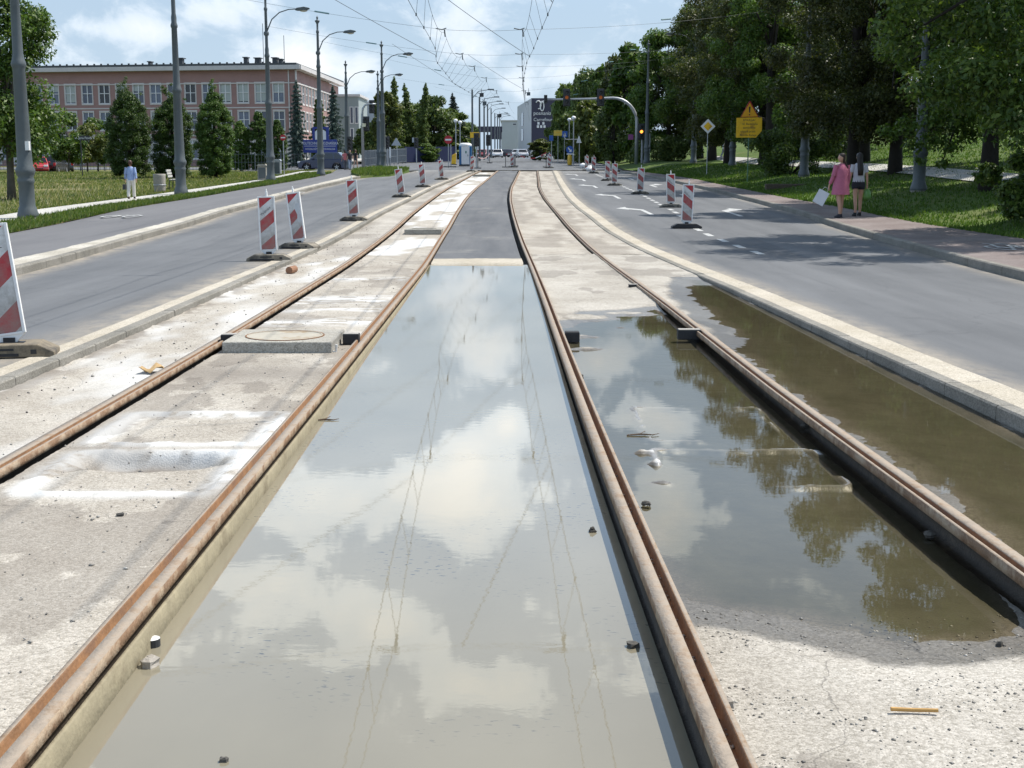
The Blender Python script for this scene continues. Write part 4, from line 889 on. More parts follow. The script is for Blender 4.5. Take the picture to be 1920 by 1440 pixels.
for k, (px, py, lab) in enumerate(((1722, 359, 'ornate mast half hidden by lime branches, nearest on the right bank'), (1507, 331, 'ornate mast among the dark trees left of the two women'),
                                   (1373, 311, 'ornate mast behind the yellow detour sign'), (1300, 305.5, 'ornate mast on the bank left of the yellow diamond sign'), (1208, 298, 'ornate mast just right of the traffic light gantry'))):
    MAST['r%d' % k] = make_mast(lab, (base_at(px, py) if k < 4 else Vector((11.7, 113, float(G(11.7, 113))))), 10.3, -1 if k in (3,) else 0, 8.6, group='ornate grey masts along the right bank')
# plain dark poles of the far street
FP = [(886, 168, 300, 150), (899.5, 182, 300, 165), (908, 190, 299, 185), (914.5, 195, 299, 205), (921, 203, 298, 225), (928, 212, 298, 250), (933, 214, 297, 275), (937, 217, 297, 300)]
mf = None
for px, top, bot, Y in FP:
    q = at(px, bot, Y); z0 = float(P(Y)); h = at(px, top, Y).z-z0
    if mf is None:
        mf = empty('tram_pole', (q.x, Y, z0), 'slim dark pole in the far row of tram poles right of the toilet cabin', 'pole', 'far row of tram poles'); h0 = h
        b = MB(); b.lathe([(.16, 0), (.16, 1.2), (.13, 1.25), (.10, h), (0, h+.05)], 10); b.build('shaft', STEEL_G, mf)
        b = MB(); b.tube([(0, 0, h-1.0), (.7, 0, h-.2), (1.9, 0, h)], .04, 6); b.box(1.8, 2.5, -.12, .12, h-.05, h+.08); b.build('lamp_arm', STEEL_G, mf)
    else: dup(mf, (q.x, Y, z0), scale=(1, 1, h/h0))
for px, top, Y, lab, w in ((905, 165, 160, 'dark square signal board hung over the far street', .75), (909, 195, 178, 'smaller grey signal board hung lower over the far street', .8)):
    pass
# two globe lamps left, two right
for px, top, bot, lab in ((855, 229, 305, 'white globe lamp by the toilet cabin, taller of the left pair'), (863, 232, 300, 'white globe lamp by the toilet cabin, shorter of the left pair'),
                          (1067, 227, 304, 'white globe lamp by the yellow arrow board, left of the right pair'), (1075, 224, 309, 'white globe lamp by the yellow arrow board, right and taller of the right pair')):
    q = spot(px, bot) if bot > 303 else at(px, bot, 150); h = at(px, top, q.y).z-q.z
    t = empty('globe_lamp', q, lab, 'street lamp', 'white globe lamps'); b = MB(); b.lathe([(.09, 0), (.09, 1), (.06, 1.05), (.05, h-.15), (.12, h-.12), (.12, h-.05)], 10); b.build('post', GALV, t)
    b = MB(); b.sm = True; b.ball((0, 0, h+.15), (.23, .23, .2), 12, 8); b.build('globe', pm('white globe', (.82, .82, .82), .3, .02), t)

# ------------------------------------------------------------------ overhead wires
WIRE = pm('dark wire', (.06, .075, .08), .6, .1); INS = pm('insulator', (.12, .22, .24), .4, .1)
ML = curve((0,-2.0),(22,-2.1),(38,-2.5),(53.5,-2.75),(68,-2.6),(80,-2.3),(95,-1.87),(118,-1.4),(170,.2),(300,2.4))
MR = curve((0,1.2),(22,.92),(38,.63),(53.5,.42),(68,.5),(80,.62),(95,.84),(118,1.2),(170,2.2),(300,4.4))
CL = curve((0,-2.0),(16.7,-2.12),(25,-2.33),(48,-2.75),(53.5,-3.1),(75,-3.3),(95,-2.7),(118,-1.8),(170,.2),(300,2.4))
CR = curve((0,1.5),(16.8,1.27),(21,1.18),(25,1.06),(48,.76),(53.5,.62),(75,.6),(95,.86),(118,1.2),(170,2.2),(300,4.4))
SPANS = [6.0, 22.0, 37.9, 53.5, 68.3, 80.0, 95.0, 118.0, 150.0, 190.0]
zg = lambda y: float(P(y))
def zspan(y): return 6.68+zg(y)*1.02 if y < 110 else 6.7+zg(y)
def zmess(y):
    for a, b in zip(SPANS[:-1], SPANS[1:]):
        if a <= y <= b: t = (y-a)/(b-a); return zspan(a)*(1-t)+zspan(b)*t-.55*4*t*(1-t)*min(1, (b-a)/20)
    return zspan(y)
zcont = lambda y: 5.55+zg(y)
for nm, fm, fc_, lab in (('left', ML, CL, 'left tram track'), ('right', MR, CR, 'right tram track')):
    t = empty('overhead_line', (0, 0, 0), 'catenary of contact wire and carrying wire above the %s' % lab, 'overhead line')
    ys = np.arange(6, 189, 1.5)
    b = MB(); b.tube([(float(fm(y)), y, zmess(y)) for y in ys], .0065, 5); b.build('carrying_wire', WIRE, t)
    b = MB(); b.tube([(float(fc_(y)), y, zcont(y)) for y in ys], .007, 5); b.build('contact_wire', WIRE, t)
    for y in np.arange(10, 120, 4.1):
        y = float(y); 
        if zmess(y)-zcont(y) < .08: continue
        b = MB(); b.tube([(float(fm(y)), y, zmess(y)), (float(fc_(y)), y, zcont(y))], .005, 4); b.lathe([(.02, -.04), (.02, .04)], 6, (float(fc_(y)), y, zcont(y))); b.build('dropper', WIRE, t)
def catw(a, b, sag, n=14):
    a, b = Vector(a), Vector(b); return [a.lerp(b, i/n)+Vector((0, 0, -sag*4*(i/n)*(1-i/n))) for i in range(n+1)]
lmast = {22.0: (-14.8, 22), 37.9: MAST[1].location, 53.5: MAST[2].location, 68.3: MAST[3].location, 80.0: MAST[4].location, 95.0: MAST[6].location, 118.0: MAST[7].location, 150.0: (-9, 150, 0), 6.0: (-14.8, 6)}
rmast = {22.0: (15, 24), 37.9: MAST['r0'].location, 53.5: MAST['r1'].location, 68.3: MAST['r2'].location, 80.0: MAST['r3'].location, 95.0: MAST['r4'].location, 118.0: (13, 118), 150.0: (14, 150), 6.0: (15, 6)}
nth = ['nearest, behind the viewer', 'second', 'third, at the first left mast', 'fourth, at the mast by the bench', 'fifth', 'sixth', 'seventh', 'eighth, over the crossing', 'ninth, beyond the crossing']
HANG = [(22.0, 'only mirrored in the pool near its front'), (37.9, 'meeting the mast nearest the left edge'), (53.5, 'meeting the mast by the concrete bin'), (68.3, 'meeting the lamp mast before the brick building'), (80.0, 'meeting the lamp mast by the dark blue car'), (95.0, 'meeting the mast on the grass island'), (118.0, 'above the toilet cabin'), (150.0, 'beyond the crossing')]
for y, lab in HANG:
    t = empty('span_wire', (0, 0, 0), 'thin cross span wire over both tracks, '+lab, 'span wire', 'cross span wires')
    lm, rm = lmast[y], rmast[y]; zl_, zr_ = zg(lm[1])+8.55, zg(rm[1])+9.0; zc = zspan(y)+.08; xa, xb = float(ML(y)), float(MR(y))
    b = MB(); b.tube(catw((lm[0], lm[1], zl_), (xa, y, zc), .12)+catw((xa, y, zc), (xb, y, zc), .05)[1:]+catw((xb, y, zc), (rm[0], rm[1], zr_), .25)[1:], .0055, 5); b.build('wire', WIRE, t)
    for (a, q) in (((lm[0], lm[1], zl_), (xa, y, zc)), ((rm[0], rm[1], zr_), (xb, y, zc))):
        A, B_ = Vector(a), Vector(q); m = A.lerp(B_, .55); d = (B_-A).normalized(); b = MB(); b.tube([m-d*.3+Vector((0, 0, -.11)), m+d*.3+Vector((0, 0, -.11))], .035, 6); b.build('insulator', INS, t)
    for x in (xa, xb):
        b = MB(); b.tube([(x-.35*(1 if x < 0 else 1), y, zc+.05), (x-.1, y, zc), (x+.08, y, zc+.06)], .022, 5); b.tube([(x, y, zc), (x+.03, y, zc-.28)], .03, 5); b.build('clamp', WIRE, t)
for a, q, lab in (((float(ML(37.9))-.0, 37.9), 51.5, 'the higher one in mid sky'), ((float(ML(68.3))+.3, 68.3), 84, 'the lower one in mid sky'), ((float(ML(22))+1.2, 22), 32, 'mirrored across the middle of the pool')):
    b = MB(); p0 = Vector((a[0], a[1], zspan(a[1])+.06)); p1 = Vector((float(CR(q)), q, zcont(q)+.04)); b.tube(catw(p0, p1, .05, 8), .009, 5); tag(b.build('pull_off_wire', WIRE), 'pull-off wire slanting to the right contact line, '+lab, 'wire')
for a, q, lab in (((-7.2, 22.0), 30, 'mirrored at the left of the pool'), ((-7.0, 37.9), 50.5, 'leftmost in the sky'), ((-6.2, 68.3), 92, 'lowest, above the far trees')):
    lm = lmast[a[1]]; zl_ = zg(lm[1])+8.55; t_ = (a[0]-lm[0])/(float(ML(a[1]))-lm[0]); z0 = zl_*(1-t_)+(zspan(a[1])+.08)*t_-.1
    b = MB(); b.tube(catw((a[0], a[1], z0), (float(CL(q)), q, zcont(q)), .05, 8), .009, 5); tag(b.build('pull_off_wire', WIRE), 'pull-off wire slanting to the left contact line, '+lab, 'wire')
for px, py, Y, s, lab in ((903, 178, 125, .40, 'dark square signal board hanging from the wires over the far tracks'), (908.5, 194, 150, .46, 'pale grey signal board hanging lower over the far tracks'), (937, 217, 200, .55, 'dark bent board hanging farthest over the far tracks'), (991, 176, 140, .38, 'grey board hanging above the corner of the dark shop building')):
    q = at(px, py, Y); b = MB(); b.prism([(-s*.5, -s*.5), (s*.5, -s*.45), (s*.5, s*.5), (-s*.45, s*.45)], -.04, .04); b.tube([(0, 0, s*.45), (0, 0, s*.45+.4)], .025, 5); b.tube([(-s*.4, 0, s*.3), (-s*1.1, 0, s*.55)], .03, 5)
    tag(b.build('hanging_board', STEEL_G if 'pale' in lab or 'grey' in lab else DARKM, None, loc=q), lab, 'signal board')

# ------------------------------------------------------------------ signs
YEL = pm('yellow board', (.85, .50, .02), .5, .08, 5, dirt=(.45, .24, .03), dscale=3); ORG = pm('orange sign face', (.75, .37, .015), .5, .06, 5); BLU = pm('blue sign', (.02, .09, .36), .45, .08, 5); RED = pm('red sign', (.42, .015, .025), .45, .06, 5); GREEN_P = pm('green post', (.06, .14, .09), .5, .1)
def post(t, h, r=.03, m=GALV): b = MB(); b.lathe([(r, -.1), (r, h), (0, h+.01)], 10); return b.build('post', m, t)
q = spot(1401, 343); t = empty('detour_sign', q, 'yellow detour board with black writing under an orange warning triangle, on the right bank', 'sign')
k = q.y/FPX; ztop = at(1401, 190, q.y).z-q.z; zbb = at(1401, 258, q.y).z-q.z; zbt = at(1401, 221, q.y).z-q.z; hw = 23.5*k
post(t, ztop-.15, .03, GREEN_P); y0 = -.05
b = MB(); b.prism([(-hw, zbb), (hw*.56, zbb), (hw, zbb+.34*(zbt-zbb)), (hw, zbt-.03), (hw-.03, zbt+.03), (-hw, zbt)], y0-.012, y0+.012); bd = b.build('board', YEL, t)
H_ = zbt-zbb
for i, (s_, x_) in enumerate((('UWAGA!', 0), ('ul. Baraniaka', .04), ('zamknięta', 0), ('objazd przez', -.06), ('Rondo Rataje', -.04))):
    text('writing', s_, H_*.155, DARKM, bd, Matrix.Translation((x_, y0-.0145, zbt-H_*(.12+.19*i))) @ FACE_CAM, .002)
tw = 16.5*k; b = MB(); b.prism([(-tw, zbt+.02), (tw, zbt+.05), (.03, ztop), (-.03, ztop)], y0-.01, y0+.01); tr = b.build('triangle', RED, t)
b = MB(); b.prism([(-tw*.92, zbt+.05), (tw*.92, zbt+.07), (0, ztop-.07)], y0-.014, y0-.011); b.build('face', ORG, tr)
b = MB(); zz = zbt+.16; hh = ztop-zbt; b.prism([(-.03, zz+.10), (.03, zz+.10), (.045, zz+hh*.48), (-.045, zz+hh*.48)], y0-.018, y0-.0145); b.prism([(-.03, zz-.03), (.03, zz-.03), (.03, zz+.03), (-.03, zz+.03)], y0-.018, y0-.0145); b.build('exclamation_mark', DARKM, tr)
q = spot(1325, 327); t = empty('priority_sign', q, 'yellow and white diamond priority sign on a grey post, right bank', 'sign'); k = q.y/FPX; zc = at(1324, 237, q.y).z-q.z; s = 13.6*k
post(t, zc+.2, .028); b = MB(); b.prism([(-s, zc), (0, zc-s), (s, zc), (0, zc+s)], -.06, -.04); pl = b.build('plate', WHITE, t, bevel=.01); s *= .6; b = MB(); b.prism([(-s, zc), (0, zc-s), (s, zc), (0, zc+s)], -.064, -.061); b.build('yellow_face', YEL, pl)
def disc_sign(px, py, top, r_px, lab, face, bar=None, h2=None):
    q = spot(px, py); k = q.y/FPX; zc = at(px, top, q.y).z-q.z; t = empty('round_sign', q, lab, 'sign'); post(t, zc+.1, .035); r = r_px*k
    M = Matrix.Translation((0, -.06, zc)) @ Matrix.Rotation(R(90), 4, 'X'); b = MB(); b.lathe([(r, -.01), (r, .01)], 28, M=M); pl = b.build('plate', face, t)
    if bar: b = MB(); b.box(-r*.75, r*.75, -.076, -.072, zc-r*.2, zc+r*.2); b.build('bar', bar, pl)
    return t
t = disc_sign(841, 313.5, 262, 7.5, 'round red no-entry sign with a white bar, left of the toilet cabin', RED, WHITE)
q = t.location; b = MB(); b.lathe([(.04, 0), (.04, 2.0)], 8, (.22, .02, 0)); b.build('second_post', GALV, t); b = MB(); b.box(-.6, .7, -.25, .25, 0, .08); b.build('foot', BLACK, t)
def plate_sign(name, px, py, zx, lab, face, w=None, back=False, shape='rect', postm=GALV, extra=None):
    """zx: (x0,y0,x1,y1) of the plate in the photograph"""
    q = spot(px, py); k = q.y/FPX; t = empty(name, q, lab, 'sign'); x0, x1 = ((zx[0]-px)*k, (zx[2]-px)*k); zt = at(px, zx[1], q.y).z-q.z; zb_ = at(px, zx[3], q.y).z-q.z
    post(t, zt-.05, .035, postm); b = MB()
    if shape == 'rect': b.prism([(x0, zb_), (x1, zb_), (x1, zt), (x0, zt)], -.07, -.045)
    elif shape == 'tri': b.prism([(x0, zb_), (x1, zb_), ((x0+x1)/2+.02, zt), ((x0+x1)/2-.02, zt)], -.07, -.045)
    pl = b.build('plate', face, t, bevel=.008); return t, pl, (x0, x1, zb_, zt)
t, pl, e = plate_sign('diversion_sign', 893, 313, (882, 248, 899, 258.5), 'yellow diversion sign with a black bent arrow, above the toilet cabin traffic light', YEL)
x0, x1, z0, z1 = e; b = MB(); w_ = x1-x0; h_ = z1-z0; b.prism([(x0+.5*w_, z0+.15*h_), (x0+.6*w_, z0+.15*h_), (x0+.6*w_, z0+.6*h_), (x0+.8*w_, z0+.6*h_), (x0+.8*w_, z0+.2*h_), (x0+.88*w_, z0+.2*h_), (x0+.88*w_, z0+.75*h_), (x0+.5*w_, z0+.75*h_)], -.076, -.072); b.build('arrow', DARKM, pl)
t, pl, e = plate_sign('diversion_sign', 1046, 305, (1038, 244.5, 1053.5, 254.5), 'pale yellow diversion sign with orange lines, left of the blue crossing sign', pm('pale yellow board', (.60, .42, .06), .5, .1, 4))
b = MB(); x0, x1, z0, z1 = e; b.box(x0+.25, x1-.15, -.076, -.072, z0+.55*(z1-z0), z0+.68*(z1-z0)); b.build('marking', ORG, pl)
t, pl, e = plate_sign('crossing_sign', 1058, 305, (1053.5, 246, 1063.5, 257.5), 'square blue pedestrian crossing sign with a white triangle', BLU)
b = MB(); x0, x1, z0, z1 = e; b.prism([(x0+.12, z0+.12), (x1-.12, z0+.12), ((x0+x1)/2, z1-.1)], -.076, -.072); tr = b.build('white_triangle', WHITE, pl)
b = MB(); cx = (x0+x1)/2; cz = z0+.2; b.ball((cx, -.08, cz+.27), (.035, .01, .04), 6, 5); b.prism([(cx-.04, cz+.1), (cx+.05, cz+.1), (cx+.03, cz+.23), (cx-.03, cz+.23)], -.082, -.077); b.prism([(cx-.09, cz-.03), (cx-.05, cz-.03), (cx+.04, cz+.1), (cx-.02, cz+.1)], -.082, -.077); b.prism([(cx+.05, cz-.03), (cx+.09, cz-.03), (cx+.05, cz+.1), (cx, cz+.1)], -.082, -.077); b.build('walker', DARKM, tr)
t, pl, e = plate_sign('crossing_sign', 1034, 305, (1029.5, 254, 1037, 264), 'small blue sign half hidden left of the pale yellow board', BLU)
t, pl, e = plate_sign('direction_sign', 1086, 308, (1080, 255, 1090, 268), 'white triangular sign plate seen edge on, on a thin grey frame', WHITE, shape='tri'); b = MB(); b.tube([(-1.6, 0, 2.9), (-1.4, 0, 2.5), (0, 0, 2.5)], .04, 6); b.build('bracket', GALV, t)
q = spot(1068, 310); t = empty('arrow_board', q, 'round blue arrow sign on a fat yellow post at the crossing island', 'sign'); k = q.y/FPX
b = MB(); b.sm = True; b.lathe([(.2, 0), (.22, .1), (.20, .85), (.14, 1.02), (0, 1.06)], 14); b.build('yellow_post', pm('yellow plastic', (.66, .40, .03), .4, .05), t)
b = MB(); M = Matrix.Translation((0, -.1, 1.5)) @ Matrix.Rotation(R(90), 4, 'X'); b.lathe([(.36, -.02), (.36, .02)], 24, M=M); d = b.build('disc', BLU, t)
b = MB(); b.prism([(-.2, 1.66), (-.12, 1.72), (.08, 1.47), (.17, 1.53), (.17, 1.28), (-.08, 1.31), (0, 1.38)], -.135, -.125); b.build('arrow', WHITE, d); b = MB(); b.box(-.3, .3, -.11, -.09, 1.02, 1.14); b.build('plate', WHITE, t)
q = spot(850, 309); t = empty('arrow_board', q+Vector((0, 0, 0)), 'slanted yellow board standing between the no-entry sign and the toilet cabin', 'sign'); b = MB(); b.prism([(-.2, .05), (.25, .05), (.3, 1.15), (-.12, .95)], -.1, .1); b.build('board', YEL, t, bevel=.03); b = MB(); b.box(-.3, .35, -.25, .25, 0, .08); b.build('foot', BLACK, t)
t, pl, e = plate_sign('give_way_sign', 745, 308, (734.5, 258.5, 752.5, 273), 'back of a grey triangular sign on a thin post, by the grey fence', GALV, shape='tri')
t, pl, e = plate_sign('give_way_sign', 346, 332, (336, 249, 356, 273), 'back of a dark triangular sign behind the mast by the bench', STEEL_G, shape='tri')
t, pl, e = plate_sign('information_sign', 781, 305, (773.5, 258, 780, 267), 'small grey sign back on a white post in front of the blue fence', GALV)
t, pl, e = plate_sign('street_sign', 155, 331, (153, 254.5, 173, 263), 'dark street name plate on a thin post between the lawn and the parked cars', DARKM, postm=DARKM)
text('writing', 'ul. Jana Pawła II', .2, WHITE, pl, Matrix.Translation(((e[0]+e[1])/2, -.076, (e[2]+e[3])/2)) @ FACE_CAM, .002)
t = disc_sign(533, 328, 258, 5.5, 'round red sign behind the right-hand masts, beside the brick corner', RED, WHITE)
t = disc_sign(1118, 302, 266, 4, 'small orange sign on a thin post under the far dark trees', ORG)
t = disc_sign(1098, 302, 269, 4, 'small pale round sign under the far dark trees', WHITE)
t, pl, e = plate_sign('warning_post', 1156, 302, (1152, 257, 1160, 262), 'thin pale post with a small cap, left of the traffic light gantry', GALV)
t, pl, e = plate_sign('information_sign', 732, 311, (730.5, 276, 733.5, 296), 'narrow white sign plate on a thin post by the grey fence', WHITE)

# university board
q = spot(601, 318); q = Vector((at(601, 300, 131).x, 131, float(G(-17, 131)))); k = q.y/FPX
t = empty('entrance_board', q, 'large blue board with white lettering behind the dark blue car', 'sign board'); zt = at(601, 262, q.y).z-q.z; zb_ = at(601, 286.5, q.y).z-q.z; hw = 31*k
DBLU = pm('deep blue board', (.02, .038, .22), .45, .05)
b = MB(); b.box(-hw, hw, -.1, .1, zb_, zt); bd = b.build('board', DBLU, t, bevel=.03); H_ = zt-zb_
b = MB(); b.box(-hw+.1, hw-.1, -.106, -.101, zb_+H_*.50, zb_+H_*.53); b.build('line', WHITE, bd)
text('writing', 'POLITECHNIKA POZNAŃSKA', H_*.30, WHITE, bd, Matrix.Translation((0, -.108, zb_+H_*.72)) @ FACE_CAM, .004, squash=.72)
text('writing', 'WYDZIAŁ INŻYNIERII I TECHNOLOGII', H_*.20, WHITE, bd, Matrix.Translation((0, -.108, zb_+H_*.28)) @ FACE_CAM, .004, squash=.68)
b = MB(); zt2 = at(601, 238, q.y).z-q.z; b.box(-.75, -.5, -.06, .06, zt, zt2); b.box(.62, .9, -.06, .06, zt, zt2); b.box(-.5, .62, -.06, .06, zt2-.2, zt2); up = b.build('crest_frame', DBLU, t)
b = MB(); b.prism([(-.5, zt), (.62, zt), (.62, zt+.8), (.3, zt2-.25), (.06, zt+.35), (-.2, zt2-.25), (-.5, zt+.8)], -.03, .03); b.build('crest', WHITE, up)
for s in (-1, 1): b = MB(); b.lathe([(.08, 0), (.08, zb_)], 8, (s*hw*.6, 0, 0)); b.build('post', GALV, t)

# ------------------------------------------------------------------ traffic lights
AMBER = pm('lit amber lens', (.9, .3, .05), .4, .02, emit=(1, .30, .04), es=2.2); AMBER_D = pm('amber lens', (.26, .07, .012), .4, .05, emit=(1, .25, .03), es=.10); LENS = pm('dark lens', (.03, .028, .028), .25, .05)
def signal_head(t, c, s=1.0, amber=LENS, shade=True, facing=-1):
    x, y, z = c; b = MB(); b.box(x-.17*s, x+.17*s, y-.13*s, y+.13*s, z-.5*s, z+.5*s); b.box(x-.24*s, x+.24*s, y+.02*s, y+.05*s, z-.58*s, z+.58*s); h = b.build('signal_head', DARKM, t, bevel=.015)
    for i, mt in enumerate((LENS, amber, LENS)):
        zz = z+.31*s-.31*s*i; M = Matrix.Translation((x, y-.135*s, zz)) @ Matrix.Rotation(R(90), 4, 'X'); b = MB(); b.lathe([(.115*s, -.004), (.115*s, .012), (.09*s, .02), (0, .024)], 16, M=M); b.build('lens', mt, h)
        b = MB(); n = 9; vs = []
        for j in range(n): a = math.pi*(j/(n-1)); vs += [(x+.125*s*math.cos(a), y-.13*s, zz+.125*s*math.sin(a)), (x+.125*s*math.cos(a), y-.33*s, zz+.125*s*math.sin(a)-.01)]
        b.add(vs, [(2*j, 2*j+2, 2*j+3, 2*j+1) for j in range(n-1)]); o = b.build('visor', DARKM, h); m = o.modifiers.new('thickness', 'SOLIDIFY'); m.thickness = .006
q = Vector((11.0, 115.0, float(G(11.0, 115.0)))); k = q.y/FPX; t = empty('traffic_light', q, 'traffic light gantry, bent grey pole reaching over the right road with lit amber lamp', 'traffic light')
zt = at(1190, 180.5, q.y).z-q.z; pts = [(0, 0, 0), (0, 0, zt-2.3)]; rad = 2.15
for i in range(1, 9): a = math.pi/2*i/8; pts.append((-rad*(1-math.cos(a))*1.0, 0, zt-2.3+2.15*math.sin(a)))
xe = (1022-1190)*k; pts += [(xe*.5, 0, zt-.22), (xe, 0, zt-.28)]; b = MB(); b.sm = True; b.tube(pts, [.15]*2+[.14]*6+[.12]*2+[.09, .07], 12); b.build('pole', GALV, t)
for px, w, am, s in ((1022, 4, LENS, .62), (1060.5, 13, AMBER_D, 1.3), (1122.5, 13, AMBER_D, 1.3)): signal_head(t, ((px-1190)*k, -.18, at(px, 183 if s > 1 else 186, q.y).z-q.z), s, am)
signal_head(t, ((1198-1190)*k, -.2, at(1198, 247, q.y).z-q.z), 1.2, AMBER)
b = MB(); b.box(-.75, -.3, -.1, .0, at(1190, 262, q.y).z-q.z, at(1190, 252, q.y).z-q.z); b.build('pedestrian_head', pm('violet glass', (.25, .06, .2), .3, .1), t)
q2 = Vector((11.55, 115.5, float(G(11.55, 115.5)))); t2 = empty('signal_post', q2, 'short grey signal post with a control box beside the gantry', 'post'); b = MB(); b.lathe([(.1, 0), (.1, 3.2), (0, 3.25)], 10); b.box(.25, .7, -.15, .15, .2, 2.6); b.build('post', GALV, t2)
q = spot(681, 317); k = q.y/FPX; t = empty('traffic_light', q, 'bent pale pole with dark traffic lights seen from behind, by the grey fence', 'traffic light'); zt = at(681, 195, q.y).z-q.z
b = MB(); b.sm = True; b.tube([(0, 0, 0), (0, 0, zt-.8), (.06, 0, zt-.35), (.25, 0, zt-.08), (.6, 0, zt), (1.1, 0, zt)], [.12, .10, .09, .08, .07, .06], 10); b.build('pole', GALV, t)
signal_head(t, (.75, .2, zt-.2), .9); signal_head(t, (.3, .15, at(681, 232, q.y).z-q.z), 1.0); b = MB(); b.box(.0, .28, -.1, .05, at(681, 238, q.y).z-q.z, at(681, 231, q.y).z-q.z); b.build('lamp_box', pm('pale lamp', (.75, .7, .5), .4, .05), t)
for px, py, zc, lab in ((657, 318, 270, 'low pedestrian traffic light in front of the people by the dark blue car'), (727, 311, 267, 'dark traffic light on a thin post behind the island mast'), (893.5, 314, 262, 'traffic light on a post behind the toilet cabin'), (915.5, 300, 263, 'dark traffic light on a pale post, among the far tram poles'), (781, 305, 268, 'dark traffic light head on the white post before the blue fence')):
    q = spot(px, py) if py > 303 else at(px, py, 140); k = q.y/FPX; t = empty('traffic_light', q, lab, 'traffic light', 'far traffic lights'); h = at(px, zc, q.y).z-q.z; post(t, h, .06); signal_head(t, (.0, -.14, h), 1.0)

# ------------------------------------------------------------------ toilet cabin
q = spot(873, 311.5); k = q.y/FPX; t = empty('toilet_cabin', q, 'white and blue portable toilet cabin with a white roof, beyond the left road', 'toilet cabin'); w = 11.5*k; h = at(873, 268, q.y).z-q.z; TB = pm('blue cabin plastic', (.02, .12, .28), .4, .08)
b = MB(); b.box(-w, w, -w, w, .12, h*.86); b.build('body', TB, t, bevel=.05)
b = MB(); b.sm = True; b.loft([(0, 0, h*.84, w*1.05, w*1.05), (0, 0, h*.90, w*1.07, w*1.07), (0, 0, h*.96, w*.98, w*.98), (0, 0, h, w*.6, w*.6)], 8, Matrix.Rotation(R(22.5), 4, 'Z') @ Matrix.Diagonal((1.03, 1.03, 1, 1))); b.build('roof', WHITE, t)
b = MB(); b.box(-w*.62, w*.66, -w-.05, -w-.01, .16, h*.84); d = b.build('door', WHITE, t, bevel=.02); b = MB(); b.box(-w*.02, w*.22, -w-.06, -w-.052, h*.55, h*.65); b.build('notice', pm('green notice', (.12, .25, .2), .5, .1), d); b = MB(); b.box(w*.38, w*.46, -w-.09, -w-.05, h*.42, h*.5); b.build('handle', DARKM, d)
b = MB(); b.box(-w*1.02, w*1.02, -w*1.02, w*1.02, 0, .13); b.build('skid', DARKM, t)

# barriers with red and white tape at the end of the tracks
def barrier(p0, p1, lab, rows, tape=True):
    A, B_ = Vector(p0), Vector(p1); t = empty('barrier', A, lab, 'barrier'); D = B_-A; n = max(2, int(D.length/1.6))
    for i in (0, 1):
        b = MB(); p = D*i; b.lathe([(.03, 0), (.03, 1.2)], 8, tuple(p)); b.box(p.x-.3, p.x+.3, p.y-.15, p.y+.15, p.z, p.z+.08); b.build('post', DARKM, t)
    for z, s in rows:
        for c, mt in ((0, RED), (1, WHITE)):
            b = MB()
            for j in range(n*2):
                if j % 2 == c:
                    a0 = D*(j/(n*2)); a1 = D*((j+1)/(n*2)); za = z-s*4*(j/(n*2))*(1-j/(n*2)); zb2 = z-s*4*((j+1)/(n*2))*(1-(j+1)/(n*2))
                    b.add([(a0.x, a0.y, a0.z+za-.04), (a1.x, a1.y, a1.z+zb2-.04), (a1.x, a1.y, a1.z+zb2+.04), (a0.x, a0.y, a0.z+za+.04), (a0.x, a0.y+.004, a0.z+za-.04), (a1.x, a1.y+.004, a1.z+zb2-.04), (a1.x, a1.y+.004, a1.z+zb2+.04), (a0.x, a0.y+.004, a0.z+za+.04)], [(0, 1, 2, 3), (7, 6, 5, 4), (3, 2, 6, 7), (0, 4, 5, 1)])
            b.build('red_tape' if c == 0 else 'white_tape', mt, t)
barrier(spot(948, 314), spot(964, 314), 'dark frame barrier behind the tracks holding a beacon', [(1.15, 0)])
barrier(spot(1024, 314), spot(966, 312), 'sagging red and white tape strung between two posts across the tracks', [(1.3, .55)])
barrier(spot(896, 316), spot(918, 306), 'red and white tape strung right of the toilet cabin', [(1.0, .3)])
